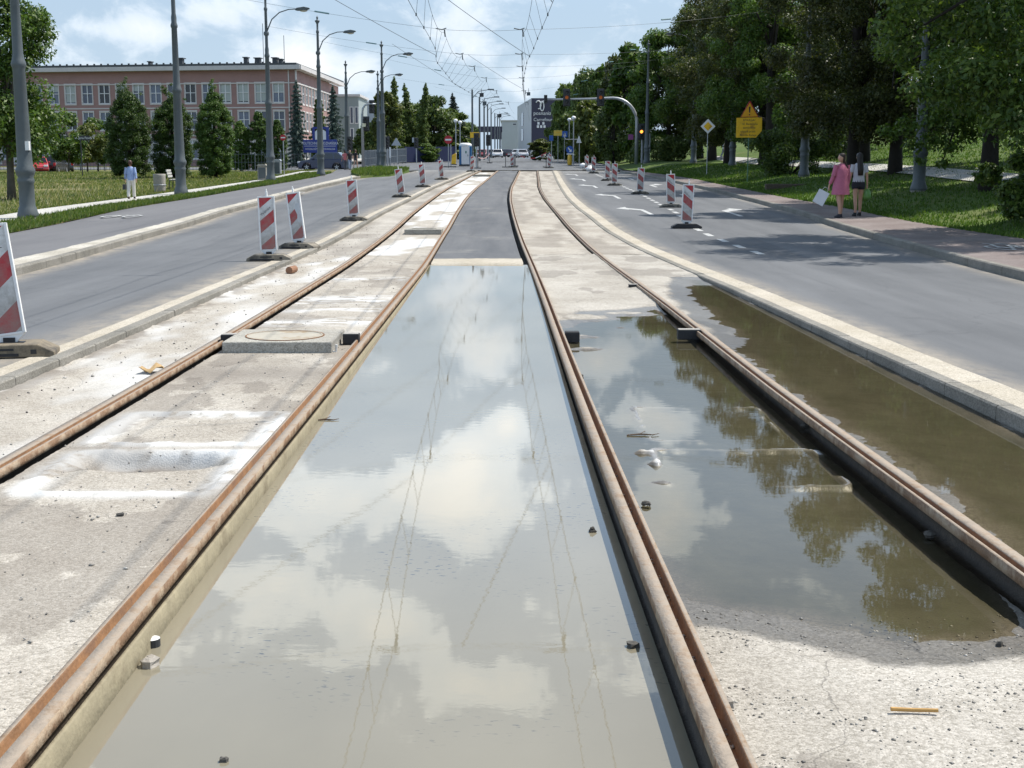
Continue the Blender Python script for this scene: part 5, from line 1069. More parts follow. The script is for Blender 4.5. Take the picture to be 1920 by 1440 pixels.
# ------------------------------------------------------------------ brick university building
BRICK = pm('pinkish brick', (.285, .172, .155), .85, .12, .5, .2, 8, detail=6); TRIM = pm('pale stone trim', (.52, .49, .47), .8, .1, 1.2); TRIMD = pm('grey rendered stone', (.50, .48, .47), .8, .1, 1.2)
ROOF = pm('dark roof sheet', (.05, .055, .06), .6, .15, 2); PANE = pm('window glass', (.045, .055, .085), .08, .2, .5, spec=.8); PANE_B = pm('drawn blind', (.35, .38, .36), .5, .1, .8); WFR = pm('white window frame', (.66, .66, .66), .5, .05)
PANE2 = pm('paler window glass', (.10, .12, .17), .1, .3, .7, spec=.7); PANE3 = pm('black glass', (.012, .014, .018), .06, .2, .6, spec=.7)  # two further pane tones, dealt out at random
def window(par, M, w, h, lab=None, blind=0.0, pane=PANE, surround=True):
    """frame with a cross of bars, pane set back behind it"""
    b = MB()
    f = .065
    if surround:
        for x0, x1, z0, z1 in ((-w/2-.11, -w/2, -.2, h+.2), (w/2, w/2+.11, -.2, h+.2), (-w/2, w/2, h, h+.2), (-w/2, w/2, -.2, 0)): b.box(x0, x1, -.06, .1, z0, z1, M)
    b.cur = 1
    for x0, x1, z0, z1 in ((-w/2, -w/2+f, 0, h), (w/2-f, w/2, 0, h), (-w/2+f, w/2-f, h-f, h), (-w/2+f, w/2-f, 0, f), (-.05, .05, f, h-f), (-w/2+f, -.05, h*.52, h*.52+.08), (.05, w/2-f, h*.52, h*.52+.08)): b.box(x0, x1, .02, .12, z0, z1, M)
    fr = b.build('window', [TRIM, WFR], par, fix=False)
    b = MB(); b.box(-w/2+.02, w/2-.02, .14, .18, .02, h-.02, M); b.build('pane', pane, fr, fix=False)
    if blind: b = MB(); b.box(-w/2+.1, w/2-.1, .125, .138, h*(1-blind), h-.08, M); b.build('blind', PANE_B, fr, fix=False)
    return fr
def wall_with_holes(par, name, M, L, zs, holes, mat, depth=.2):
    """a wall from x=0..L with rectangular openings (x0,x1,z0,z1); reveals go back by depth"""
    xs = sorted(set([0, L]+[v for h in holes for v in h[:2]])); zz = sorted(set(list(zs)+[v for h in holes for v in h[2:]])); b = MB(); hs = set()
    for h in holes: hs.add((round(h[0], 4), round(h[2], 4)))
    for x0, x1 in zip(xs[:-1], xs[1:]):
        for z0, z1 in zip(zz[:-1], zz[1:]):
            if any(h[0]-1e-6 <= x0 and x1 <= h[1]+1e-6 and h[2]-1e-6 <= z0 and z1 <= h[3]+1e-6 for h in holes): continue
            b.add([M @ Vector(p) for p in ((x0, 0, z0), (x1, 0, z0), (x1, 0, z1), (x0, 0, z1))], [(0, 1, 2, 3)])
    for x0, x1, z0, z1 in holes:
        b.add([M @ Vector(p) for p in ((x0, 0, z0), (x1, 0, z0), (x1, 0, z1), (x0, 0, z1), (x0, depth, z0), (x1, depth, z0), (x1, depth, z1), (x0, depth, z1))], [(0, 4, 5, 1), (1, 5, 6, 2), (2, 6, 7, 3), (3, 7, 4, 0), (4, 7, 6, 5)])
    return b.build(name, mat, par, fix=False)
BY_ = 176.0; cr = at(553, 118, BY_); zb0 = float(P(150))-.6; BH = cr.z-zb0; sc = BY_/FPX
uni = empty('university_building', (cr.x, BY_, zb0), 'long pinkish brick university building with rows of white framed windows and a flat dark roof', 'building')
lf = at(60, 124, BY_*1.033); v = Vector((cr.x-lf.x, BY_-lf.y, 0)); LF = v.length+14; d = v.normalized()
# local frame of the long front: origin at its left end, x towards the street corner, y into the building
def frame_mat(p, d): n = Vector((-d.y, d.x, 0)); return Matrix(((d.x, n.x, 0, p.x), (d.y, n.y, 0, p.y), (0, 0, 1, p.z), (0, 0, 0, 1)))
MF = frame_mat(Vector((0, 0, 0))-d*LF, d)
zwin = lambda py: at(300, py, BY_).z-zb0
holes = []; wins = []
pitch = 34.0*sc*1.0; x_last = LF-33*sc
rows = [(zwin(191.5), zwin(155.5), 24*sc), (zwin(242), zwin(208), 24*sc), (zwin(297), zwin(262), 24*sc)]
rw = random.Random(5)
for ri, (z0, z1, w_) in enumerate(rows):
    for i in range(20):
        xc = x_last-i*pitch
        if xc < 1.2: break
        w_i = w_*.86; holes.append((xc-w_i/2, xc+w_i/2, z0, z1)); wins.append((ri, i, xc, w_i, z0, z1))
hb = BH-.9
wall_with_holes(uni, 'front_wall', MF, LF, [0, hb], holes, BRICK)
for ri, i, xc, w_, z0, z1 in wins:
    window(uni, MF @ Matrix.Translation((xc, 0, z0)), w_, z1-z0, blind=rw.choice([0, 0, 0, .35, .5, .92]) if ri < 2 else rw.choice([0, 0, 0, .4]), pane=rw.choice([PANE, PANE2, PANE3]))
b = MB(); b.box(0, LF+.02, -.10, .0, hb-1.75, hb-1.6, MF); b.box(0, LF+.02, -.06, 0, rows[0][0]-.75, rows[0][0]-.6, MF); b.box(0, LF, -.08, 0, rows[1][0]-.9, rows[1][0]-.62, MF); b.box(0, LF, -.10, 0, rows[1][0]-2.05, rows[1][0]-1.8, MF)
for ri, i, xc, w_, z0, z1 in wins:
    if ri == 1:
        b.box(xc-w_/2-.35, xc-w_/2-.2, -.05, 0, z0-1.8, z0-.9, MF); b.box(xc+w_/2+.2, xc+w_/2+.35, -.05, 0, z0-1.8, z0-.9, MF)
    if ri == 2: b.box(xc+w_/2+.2, xc+w_/2+.9, -.05, 0, .4, z1+.45, MF)
b.build('stone_bands', TRIM, uni)
b = MB(); b.box(-.9, LF+.9, -.95, .0, BH-.85, BH-.30, MF); co = b.build('cornice', TRIMD, uni)
# street side
e2 = at(634, 152, BY_+37); v2 = Vector((e2.x-cr.x, 37, 0)); LS = v2.length; MS = frame_mat(Vector((0, 0, 0)), v2.normalized())
hs = []; w2 = []
for ri, (z0, z1, w_) in enumerate(rows):
    for i in range(11):
        xc = 2.9+i*2.55
        hs.append((xc-.8, xc+.8, z0, z1)); w2.append((xc, z0, z1))
wall_with_holes(uni, 'side_wall', MS, LS, [0, hb], hs, BRICK)
for xc, z0, z1 in w2: window(uni, MS @ Matrix.Translation((xc, 0, z0)), 1.6, z1-z0)
b = MB(); b.box(-.35, .35, -.14, -.02, .2, hb, MS); b.box(0, LS, -.10, 0, hb-1.75, hb-1.6, MS)
b.build('stone_bands', TRIM, uni)
b = MB(); b.box(-.9, LS+.4, -.95, .0, BH-.85, BH-.30, MS); b.build('cornice', TRIMD, uni)
b = MB(); c4 = [MF @ Vector((-.8, -.85, 0)), Vector((.3, -.95, 0)), MS @ Vector((LS+.4, -.85, 0)), MS @ Vector((LS+.4, 14, 0)), MF @ Vector((-.8, 16, 0))]
b.add([Vector((p.x, p.y, BH-.30)) for p in c4]+[Vector((p.x, p.y, BH-.02)) for p in c4], [(0, 1, 2, 3, 4), (9, 8, 7, 6, 5)]+[(i, (i+1) % 5, (i+1) % 5+5, i+5) for i in range(5)]); rf = b.build('roof', ROOF, uni)
b = MB(); b.box(LF-1, LF-.85, -.14, -.04, 0, hb, MF); b.build('downpipe', TRIMD, uni)
for px, h_, w_ in ((451, .9, .5), (474, .8, .7), (507, .8, .6), (518, .6, .5), (322, .9, .9), (263, .5, .4)):
    xx = LF-(553-px)*sc; b = MB(); b.box(xx-w_/2, xx+w_/2, 1.5, 2.2, BH-.02, BH-.02+h_, MF); b.box(xx-w_*.7, xx+w_*.7, 1.3, 2.4, BH-.02+h_, BH+.1+h_, MF); b.build('chimney', ROOF, rf)
for px, h_ in ((484, 5.4), (524, 3.8)):
    xx = LF-(553-px)*sc; b = MB(); b.tube([MF @ Vector((xx, 2, BH-.05)), MF @ Vector((xx, 2, BH+h_))], .04, 5); b.build('antenna', WIRE, rf)
b = MB()
for i in range(int(LF/1.0)): b.box(i+.4, i+.62, -.75, -.6, BH-.02, BH+.16, MF)
b.build('snow_guards', ROOF, rf)
# grey flat-roofed houses behind it, to the right
def block(name, lab, x0, x1, ztop_px, Y, depth, wall, wins_, mat2=None, side=True, cat='building'):
    a = at(x0, ztop_px, Y); c = at(x1, ztop_px, Y); z0 = float(P(min(Y, 300)))-.8; t = empty(name, ((a.x+c.x)/2, Y, z0), lab, cat); w = (c.x-a.x)/2; H_ = a.z-z0
    b = MB(); b.box(-w, w, 0, depth, 0, H_); b.build('wall', wall, t); b = MB(); b.box(-w-.3, w+.3, -.3, depth+.3, H_, H_+.35); b.build('roof', mat2 or TRIMD, t)
    for px0, py0, px1, py1 in wins_:
        k = Y/FPX; X0 = (px0-(x0+x1)/2)*k; X1 = (px1-(x0+x1)/2)*k; Z1 = at(px0, py0, Y).z-z0; Z0 = at(px0, py1, Y).z-z0
        b = MB(); b.box(X0, X1, -.06, .05, Z0, Z1); f = b.build('window', WFR, t); b = MB(); b.box(X0+.12, X1-.12, -.09, -.061, Z0+.12, Z1-.12); b.build('pane', PANE, f)
    return t
GREYW = pm('grey green render', (.25, .29, .29), .85, .06, .5); PALEW = pm('pale blue grey cladding', (.33, .36, .40), .8, .05, .6)
block('house', 'grey green flat-roofed house behind the spruces, right of the brick building', 628, 672, 181, 205, 12, GREYW, [(655, 200, 662, 232), (664, 200, 671, 232), (655, 240, 662, 262)])
block('house', 'pale grey clad block behind the bent traffic light pole', 671, 712, 194, 225, 14, PALEW, [(672, 225, 679, 245)])
# shopping centre at the end of the street
SHOPD = pm('dark violet cladding', (.035, .033, .06), .6, .06, .2); SHOPL = pm('light grey cladding', (.44, .46, .48), .7, .06, .3)
Ys = 385.; a = at(970, 190, Ys+55); c = at(996.5, 184, Ys); z0 = float(P(Ys))-1
sh_ = empty('shopping_centre', (c.x, Ys, z0), 'big building with dark front, white loop logo and lettering at the street end', 'building'); H_ = c.z-z0; wd = (1075-996)*Ys/FPX
b = MB(); b.add([(0, 0, 0), (wd, 0, 0), (wd, 60, 0), (a.x-c.x, 55, 0), (0, 0, H_), (wd, 0, H_), (wd, 60, H_), (a.x-c.x, 55, H_)], [(0, 1, 5, 4)]); b.cur = 1; b.add([(0, 0, 0), (wd, 0, 0), (wd, 60, 0), (a.x-c.x, 55, 0), (0, 0, H_), (wd, 0, H_), (wd, 60, H_), (a.x-c.x, 55, H_)], [(3, 0, 4, 7), (1, 2, 6, 5), (2, 3, 7, 6), (4, 5, 6, 7)]); b.build('wall', [SHOPD, SHOPL], sh_, fix=False)
k = Ys/FPX; zp = lambda py: at(1010, py, Ys).z-z0
b = MB(); pts = []
for i in range(61):
    u = i/60*2*math.pi; pts.append(((1018-996)*k+1.9*math.sin(u)+.9*math.sin(2*u)-.6, -.3, zp(198.5)+2.0*math.cos(u)*(1+.25*math.sin(u))))
b.tube([((1008.5+4.2*math.sin(t_)+t_*.4-996)*k, -.3, zp(196.5)+1.15*math.cos(t_*1.0)) for t_ in np.linspace(-1.0, 3.6, 24)], .17, 5)
b.tube([((1015.5+3.3*math.sin(t_)-996)*k, -.3, zp(199)+1.35*math.cos(t_)) for t_ in np.linspace(0, 2*math.pi, 30)], .17, 5)
b.tube([((1013+x_-996)*k, -.3, zp(y_)) for x_, y_ in ((1, 194), (3.5, 190.5), (7, 188.5), (10, 190))], .16, 5); b.build('logo', WHITE, sh_)
text('writing', 'posnania', 1.5, WHITE, sh_, Matrix.Translation(((1016-996)*k, -.2, zp(212.5))) @ FACE_CAM, .1)
text('writing', 'Carrefour', 1.35, WHITE, sh_, Matrix.Translation(((1017-996)*k, -.2, zp(224.5))) @ FACE_CAM, .1)
for py, s_ in ((231.5, 'H&M   '), (237.5, 'RTV  ')): b = MB(); zz = zp(py); [b.box((x-996)*k, (x+4-996)*k, -.2, -.1, zz-.35, zz+.4) for x in ((1007, 1016) if py < 235 else (1006, 1012, 1018))]; b.build('sign_plate', WHITE, sh_)
for z1, z2 in ((203.5, 230), (236, 260)):
    p0 = Vector((a.x-c.x, 55, 0)).lerp(Vector((0, 0, 0)), .36); p1 = Vector((a.x-c.x, 55, 0)).lerp(Vector((0, 0, 0)), .46); n = Vector((-1, -.1, 0))*.15; b = MB()
    b.add([p0+n+Vector((0, 0, zp(z2))), p1+n+Vector((0, 0, zp(z2))), p1+n+Vector((0, 0, zp(z1))), p0+n+Vector((0, 0, zp(z1))), p0+Vector((.2, 0, zp(z2))), p1+Vector((.2, 0, zp(z2))), p1+Vector((.2, 0, zp(z1))), p0+Vector((.2, 0, zp(z1)))], [(0, 1, 2, 3), (4, 7, 6, 5), (0, 4, 5, 1), (2, 6, 7, 3), (1, 5, 6, 2), (0, 3, 7, 4)]); b.build('window', PANE, sh_)
block('low_hall', 'low light grey hall left of the dark shop building', 940, 972, 227, 480, 40, SHOPL, [(961, 231, 968, 235)])
t = empty('footbridge', (at(917, 250, 420).x, 420, float(P(420))), 'dark enclosed footbridge spanning the street at its far end', 'bridge'); k = 420/FPX
z0, z1 = at(900, 259, 420).z-float(P(420)), at(900, 237, 420).z-float(P(420)); b = MB(); b.box(-24*k, 24*k, 0, 5, z0+2.0, z1); b.build('deck', SHOPD, t); b = MB(); b.box(2*k, 23*k, -.6, 4, z0-.3, z1-.5); b.build('sign_wall', SHOPD, t)
b = MB(); b.box(-22*k, -19*k, .3, 4, -1, z0+2); b.box(19*k, 22*k, .3, 4, -1, z0+2); b.build('pier', SHOPL, t)

# ------------------------------------------------------------------ fences
def bar_fence(lab, A, B_, h, mat, step=.5, solid=False, cat='fence'):
    A, B_ = Vector(A), Vector(B_); D = B_-A; n = max(2, int(D.length/2.5)); t = empty('fence', A, lab, cat); dd = D.normalized(); Mx = frame_mat(Vector((0, 0, 0)), Vector((dd.x, dd.y, 0)).normalized())
    L_ = Vector((D.x, D.y, 0)).length; sl = D.z/L_
    for i in range(n+1):
        b = MB(); x = L_*i/n; b.box(x-.04, x+.04, -.04, .04, sl*x-.2, sl*x+h+.05, Mx); b.build('post', mat, t)
    b = MB()
    if solid:
        b.add([Mx @ Vector(p) for p in ((0, -.02, .05), (L_, -.02, sl*L_+.05), (L_, -.02, sl*L_+h), (0, -.02, h), (0, .02, .05), (L_, .02, sl*L_+.05), (L_, .02, sl*L_+h), (0, .02, h))], [(0, 1, 2, 3), (7, 6, 5, 4), (3, 2, 6, 7), (0, 4, 5, 1), (1, 5, 6, 2), (0, 3, 7, 4)])
    else:
        x = .1
        while x < L_: b.box(x-.012, x+.012, -.012, .012, sl*x+.1, sl*x+h, Mx); x += step*.3
        for z in (.15, h*.5, h-.1): b.add([Mx @ Vector(p) for p in ((0, -.02, z), (L_, -.02, sl*L_+z), (L_, -.02, sl*L_+z+.04), (0, -.02, z+.04), (0, .015, z), (L_, .015, sl*L_+z), (L_, .015, sl*L_+z+.04), (0, .015, z+.04))], [(0, 1, 2, 3), (7, 6, 5, 4), (3, 2, 6, 7), (0, 4, 5, 1)])
    b.build('panel', mat, t); return t
def gpt(px, Y, dz=0): q = at(px, 300, Y); return Vector((q.x, Y, float(G(q.x, Y))+dz))
FENCE_G = pm('grey fence slats', (.13, .15, .17), .6, .08, 2); FENCE_B = pm('dark blue hoarding', (.022, .03, .085), .7, .1, 2); FENCE_D = pm('dark green mesh fence', (.06, .075, .08), .6, .1)
bar_fence('grey slatted fence beside the pavement, behind the bent traffic light pole', gpt(684, 123), gpt(762, 146), 1.6, FENCE_G, .4)
bar_fence('dark blue hoarding under the trees, left of the no-entry sign', gpt(760, 148), gpt(852, 152), 1.75, FENCE_B, solid=True)
bar_fence('dark mesh fence in front of the brick building, behind the columnar trees', gpt(-30, 128), gpt(575, 122), 1.7, FENCE_D, 1.1)
# ------------------------------------------------------------------ cars
GLASS = pm('dark car glass', (.008, .009, .012), .06, .05, spec=.8); TYRE = pm('tyre', (.02, .02, .021), .85, .1); RIM = pm('alloy rim', (.45, .46, .47), .35, .05, metal=.6); LAMP_W = pm('headlamp', (.75, .76, .78), .15, .02); LAMP_R = pm('tail lamp', (.45, .02, .02), .2, .05)
def car(label, loc, rz, col, L=4.4, Wd=1.78, H_=1.46, suv=False, detail=True, group=None, cat='car'):
    """nose towards -x in its own frame"""
    t = empty('parked_car' if group != 'cars queueing in the far street' else 'car', loc, label, cat, group, rz); paint_ = pm('car paint', col, .25, .05, 3, coat=.8, metal=.2)
    h2 = L/2; r = .34 if suv else .31; zb_ = .24; zw = H_*.60
    low = [(-h2, zb_+.12), (-h2+.06, zw*.72), (-h2+.35, zw*.86), (-h2+L*.24, zw), (h2-.25, zw*1.04), (h2-.03, zw*.80), (h2, zb_+.15), (h2-.15, zb_), (-h2+.15, zb_)]
    # wheel arches cut into the side profile
    def arch(cx): return [(cx+(r+.06)*math.cos(a), r+(r+.06)*math.sin(a)) for a in np.linspace(math.pi*1.08, -math.pi*.08, 9)]
    xf, xr = -h2+L*.19, h2-L*.20
    bot = [(h2-.15, zb_)]+[p for p in arch(xr)[::-1]]+[p for p in arch(xf)[::-1]]+[(-h2+.15, zb_)]
    poly = low[:7]+bot
    b = MB(); b.prism(poly, -Wd/2, Wd/2); b.build('body', paint_, t, bevel=.05)
    ca = [(-h2+L*.24, zw-.02), (-h2+L*(.40 if suv else .39), H_*.97), (-h2+L*.52, H_), (h2-L*.18, H_*.985), (h2-(.10 if suv else .28), zw+.02)]
    n = len(ca); ins = .16; vs = [Vector((x, -Wd/2+.04+ins*(z-zw)/(H_-zw), z)) for x, z in ca]+[Vector((x, Wd/2-.04-ins*(z-zw)/(H_-zw), z)) for x, z in ca]
    b = MB(); b.add(vs, [tuple(range(n)), tuple(range(2*n-1, n-1, -1))]+[(i, i+n, (i+1) % n+n, (i+1) % n) for i in range(n)]); cab = b.build('cabin', paint_, t, bevel=.04)
    for s in (-1, 1):
        b = MB(); zi, zo = zw+.07, H_-.13; y_ = lambda z: s*(Wd/2-.04-ins*(z-zw)/(H_-zw)+.006)
        for xa, xb, xc, xd in ((-h2+L*.285, -h2+L*.52, -h2+L*.52, -h2+L*.405), (-h2+L*.535, -h2+L*.73, -h2+L*.715, -h2+L*.535), (-h2+L*.745, h2-.32, h2-L*.19, -h2+L*.73)):
            b.add([(xa, y_(zi), zi), (xb, y_(zi), zi), (xc, y_(zo), zo), (xd, y_(zo), zo)], [(0, 1, 2, 3)])
        o = b.build('side_glass', GLASS, cab); 
        b = MB(); b.box(-h2+L*.30, -h2+L*.34, s*Wd/2, s*(Wd/2+.16) if s > 0 else s*(Wd/2+.16)+.001, zw+.02, zw+.16) if s > 0 else b.box(-h2+L*.30, -h2+L*.34, -(Wd/2+.16), -Wd/2, zw+.02, zw+.16); b.build('mirror', paint_, t, bevel=.02)
    b = MB(); f = lambda i, u: vs[i].lerp(vs[i+n], u)
    def screen(i, j, off): 
        a, c_2 = ca[i], ca[j]; ya, yc = Wd/2-.10, Wd/2-.10-ins*.9; nx_, nz_ = (c_2[1]-a[1]), -(c_2[0]-a[0]); l = math.hypot(nx_, nz_); ox, oz = -nx_/l*off, -nz_/l*off
        p = lambda q, w: (a[0]+(c_2[0]-a[0])*q+ox, w, a[1]+(c_2[1]-a[1])*q+oz)
        return [p(.12, -ya), p(.12, ya), p(.92, yc), p(.92, -yc)]
    b.add(screen(0, 1, .006), [(0, 1, 2, 3)]); b.build('windscreen', GLASS, cab); b = MB(); b.add(screen(4, 3, -.006), [(0, 1, 2, 3)]); b.build('rear_window', GLASS, cab)
    for x in (xf, xr):
        for s in (-1, 1):
            M = Matrix.Translation((x, s*(Wd/2-.09), r)) @ Matrix.Rotation(R(90)*s, 4, 'X'); b = MB(); b.lathe([(r*.6, -.1), (r*.95, -.1), (r, -.06), (r, .06), (r*.95, .1), (r*.6, .1)], 20, M=M); w_ = b.build('wheel', TYRE, t)
            b = MB(); b.lathe([(r*.62, -.09), (r*.62, -.06), (r*.2, -.07), (0, -.08)], 16, M=Matrix.Translation((x, s*(Wd/2-.06), r)) @ Matrix.Rotation(R(90)*s, 4, 'X'), cap=False)
            for q in range(5): 
                a = q*2*math.pi/5; Mq = Matrix.Translation((x, s*(Wd/2+.005), r)) @ Matrix.Rotation(a, 4, 'Y'); b.box(-.035, .035, -.012, .012, .04, r*.62, Mq)
            b.build('rim', RIM, w_)
    for s in (-1, 1):
        b = MB(); b.box(-h2+.0, -h2+.16, s*Wd*.36-.18, s*Wd*.36+.18, zw*.66, zw*.83); b.build('headlight', LAMP_W, t, bevel=.03)
        b = MB(); b.box(h2-.12, h2+.012, s*Wd*.43-.1, s*Wd*.43+.1, zw*.72, zw*1.0); b.build('tail_light', LAMP_R, t, bevel=.02)
    b = MB(); b.box(h2-.03, h2+.02, -.27, .27, zw*.55, zw*.55+.12); b.build('number_plate', WHITE, t)
    b = MB(); b.box(-h2-.015, -h2+.08, -.4, .4, zb_+.14, zw*.52); b.box(-h2+.1, h2-.1, -Wd/2+.06, Wd/2-.06, zb_-.05, zb_+.02); b.build('underside', TYRE, t)
    return t
q = Vector((at(608, 300, 117).x, 117, float(G(-17, 117))))
sv = car('dark blue estate car seen from the side behind the mast, before the blue board', q, R(-6), (.02, .028, .07), 4.5, 1.82, 1.68, True)
car('bright red car parked at the far left behind the lawn', at(70, 327.5, 112)*Vector((1, 1, 0)) if False else Vector((at(72, 320, 116).x, 116, float(G(-40, 116)))), R(110), (.50, .03, .03), 4.2, 1.75, 1.5)
car('black car seen from behind, parked right of the red car', Vector((at(99, 320, 118).x, 118, float(G(-40, 118)))), R(-86), (.012, .012, .014), 4.3, 1.78, 1.55)
car('dark grey car parked beside the black car, left of the street name plate', Vector((at(119, 320, 123).x, 123, float(G(-40, 123)))), R(-70), (.06, .065, .07), 4.3, 1.78, 1.5)
fc = [(876, 262, (.5, .5, .5)), (892, 240, (.05, .06, .10)), (898, 262, (.35, .36, .37)), (905, 235, (.30, .05, .05)), (912, 275, (.06, .06, .07)), (919, 240, (.12, .16, .28)), (925, 262, (.6, .6, .6)), (933, 228, (.62, .62, .62)), (944, 250, (.05, .05, .06)), (952, 268, (.2, .2, .22)), (969, 246, (.55, .56, .58)), (979, 232, (.5, .5, .52)), (988, 252, (.03, .03, .04)), (997, 268, (.3, .3, .32)), (1006, 240, (.04, .045, .06)), (1014, 262, (.5, .5, .5))]
cn = ['pale', 'dark blue', 'grey', 'dull red', 'black', 'blue', 'white', 'white', 'black', 'dark grey', 'silver', 'silver', 'black', 'grey', 'black', 'pale']
fcl = ['pale car at the left end of the far queue, by the toilet cabin', 'dark blue car far off just right of the toilet cabin', 'grey car far off between the first far poles', 'dull red car in the far queue', 'black car far back in the middle of the far queue', 'blue car in the far queue behind the dark traffic light', 'white car far back in the queue, left of the nearest white one', 'nearest white car of the far queue, left of the barrier beacon', 'black car of the far queue just left of the barrier beacon', 'dark grey car of the far queue right behind the barrier beacon', 'silver car of the far queue right of the barrier beacon', 'nearest silver car of the far queue, under the sagging tape', 'black car of the far queue below the light grey side of the shop', 'grey car of the far queue behind the sagging tape', 'black car near the right end of the far queue, before the small tree', 'pale car at the right end of the far queue']
for i, (px, Y, c) in enumerate(fc):
    q = at(px, 290, Y); car(fcl[i], (q.x, Y, float(P(Y))+.06), R(90+(i % 3-1)*8) if i % 4 else R(20), c, 4.3, 1.78, 1.5, group='cars queueing in the far street')

# ------------------------------------------------------------------ small things on the left lawn and pavement
BIN = pm('washed concrete', (.30, .285, .255), .9, .2, 25, .3, 40)
q = spot(300, 361); k = q.y/FPX; t = empty('litter_bin', q, 'round concrete litter bin beside the bench on the path', 'litter bin'); b = MB(); b.sm = True; b.lathe([(.22, 0), (.24, .1), (.265, .72), (.265, .8), (.22, .8), (.2, .2), (0, .2)], 20); b.build('body', BIN, t); b = MB(); b.lathe([(.25, .3), (.275, .31), (.275, .34), (.262, .35)], 20, cap=False); b.build('ring', GALV, t)
q = spot(322, 355); t = empty('bench', q+Vector((.1, .4, 0)), 'pale slatted bench standing behind the concrete bin', 'bench', rz=R(98)); WOODP = pm('pale bench slats', (.45, .44, .41), .7, .1, 9)
b = MB(); [b.box(-.85, .85, y, y+.09, .43, .465) for y in (-.25, -.13, -.01, .11)]; b.build('seat', WOODP, t); b = MB(); [b.box(-.85, .85, .24+i*.03, .27+i*.03, .55+i*.13, .65+i*.13) for i in range(3)]; b.build('backrest', WOODP, t)
for s in (-.7, .7): b = MB(); b.tube([(s, -.2, 0), (s, -.2, .42), (s, .2, .42), (s, .36, .92)], .025, 6); b.tube([(s, .2, .42), (s, .24, 0)], .025, 6); b.build('leg', DARKM, t)
for px, py, w, h_, lab in ((493, 338, .5, .8, 'squat concrete cabinet at the foot of the mast before the brick building, left one'), (520, 328, .5, .9, 'grey metal cabinet right behind the same mast, right one')):
    q = spot(px, py); t = empty('utility_cabinet', q, lab, 'cabinet'); b = MB(); b.box(-w/2, w/2, -.25, .25, 0, h_); b.build('body', CONC_P if 'concrete' in lab else GALV, t, bevel=.02); b = MB(); b.prism([(-w/2-.04, h_), (w/2+.04, h_), (w/2-.05, h_+.12), (-w/2+.05, h_+.12)], -.29, .29); b.build('cap', CONC_P if 'concrete' in lab else GALV, t); b = MB(); b.box(-w/2+.05, w/2-.05, -.262, -.252, .1, h_-.08); b.build('door', STEEL_G, t)
q = spot(1452, 357); t = empty('low_wall', Vector((q.x+.6, q.y+.6, q.z-.1)), 'low dark earth retaining edge on the bank below the dark shrub', 'low wall'); b = MB(); b.box(-.9, 1.6, -.15, .15, 0, .38); b.build('body', pm('dark earth wall', (.09, .07, .05), .95, .3, 8), t, bevel=.04)
# green grass island on the left near the crossing
isl = [spot(*p) for p in ((657, 327), (672, 331), (700, 332.5), (730, 331), (757, 326), (768, 322.5), (740, 318.5), (705, 318), (670, 321))]
b = MB(); cx = sum((p for p in isl), Vector())/len(isl); n = len(isl); V = [cx+Vector((0, 0, .16))]
for s, dz in ((.55, .15), (.97, .12), (1.0, -.1)): V += [cx+(p-cx)*s+Vector((0, 0, dz)) for p in isl]
b.add(V, [(0, 1+i, 1+(i+1) % n) for i in range(n)]+[(1+r_*n+i, 1+(r_+1)*n+i, 1+(r_+1)*n+(i+1) % n, 1+r_*n+(i+1) % n) for r_ in range(2) for i in range(n)]); tag(b.build('grass_island', SOIL_R, None), kind='structure')
ISL = isl
# ------------------------------------------------------------------ people
SKIN = pm('skin', (.52, .30, .21), .55, .06, 9); SKIN_T = pm('tanned skin', (.42, .23, .155), .55, .06, 9)
def skinned(name, joints, edges, mat, parent, sub=1, head=None):
    """one continuous body grown around a skeleton, with the head mesh merged into it"""
    me = bpy.data.meshes.new(name); me.from_pydata([j[0] for j in joints], edges, []); o = bpy.data.objects.new(name, me); COL.objects.link(o)
    sk = o.modifiers.new('skin', 'SKIN'); sk.use_smooth_shade = True; sk.branch_smoothing = .4
    for i, j in enumerate(joints):
        v = me.skin_vertices[0].data[i]; r = j[1] if isinstance(j[1], tuple) else (j[1], j[1]); v.radius = r; v.use_root = (i == 0)
    s = o.modifiers.new('sub', 'SUBSURF'); s.levels = sub; s.render_levels = sub
    bpy.context.view_layer.update(); m2 = bpy.data.meshes.new_from_object(o.evaluated_get(bpy.context.evaluated_depsgraph_get()))
    bpy.data.objects.remove(o)
    bm = bmesh.new(); bm.from_mesh(m2)
    if head is not None: bm.from_mesh(head)
    bm.to_mesh(m2); bm.free(); m2.materials.clear(); m2.materials.append(mat)
    m2.polygons.foreach_set('use_smooth', [True]*len(m2.polygons)); m2.polygons.foreach_set('material_index', [0]*len(m2.polygons))
    return link(bpy.data.objects.new(name, m2), parent)
def head_mesh(c, s, yaw):
    """egg-shaped head, face towards -Y before turning: brow, nose, lips, chin, ears"""
    me = bpy.data.meshes.new('head'); bm = bmesh.new(); bmesh.ops.create_uvsphere(bm, u_segments=24, v_segments=18, radius=1)
    for v in bm.verts:
        x, y, z = v.co; k = 1-.18*max(0, -z); px = x*.076*k; py = y*.095*(1-.08*max(0, -z)); pz = z*.118
        f = max(0, -y)
        if f > .5:
            py -= .020*math.exp(-((x/.16)**2+((z+.10)/.22)**2))+.006*math.exp(-((x/.3)**2+((z+.48)/.10)**2))+.008*math.exp(-((x/.35)**2+((z+.85)/.18)**2))
            py += .009*(math.exp(-(((abs(x)-.38)/.17)**2+((z-.08)/.13)**2)))
        px += (.012*math.exp(-(((abs(x)-1)/.12)**2+(y/.22)**2+(z/.24)**2)))*(1 if x > 0 else -1)
        v.co = (px, py, pz)
    M = Matrix.Translation(c) @ Matrix.Rotation(yaw, 4, 'Z') @ Matrix.Scale(s, 4); bm.transform(M); bm.to_mesh(me); bm.free(); return me
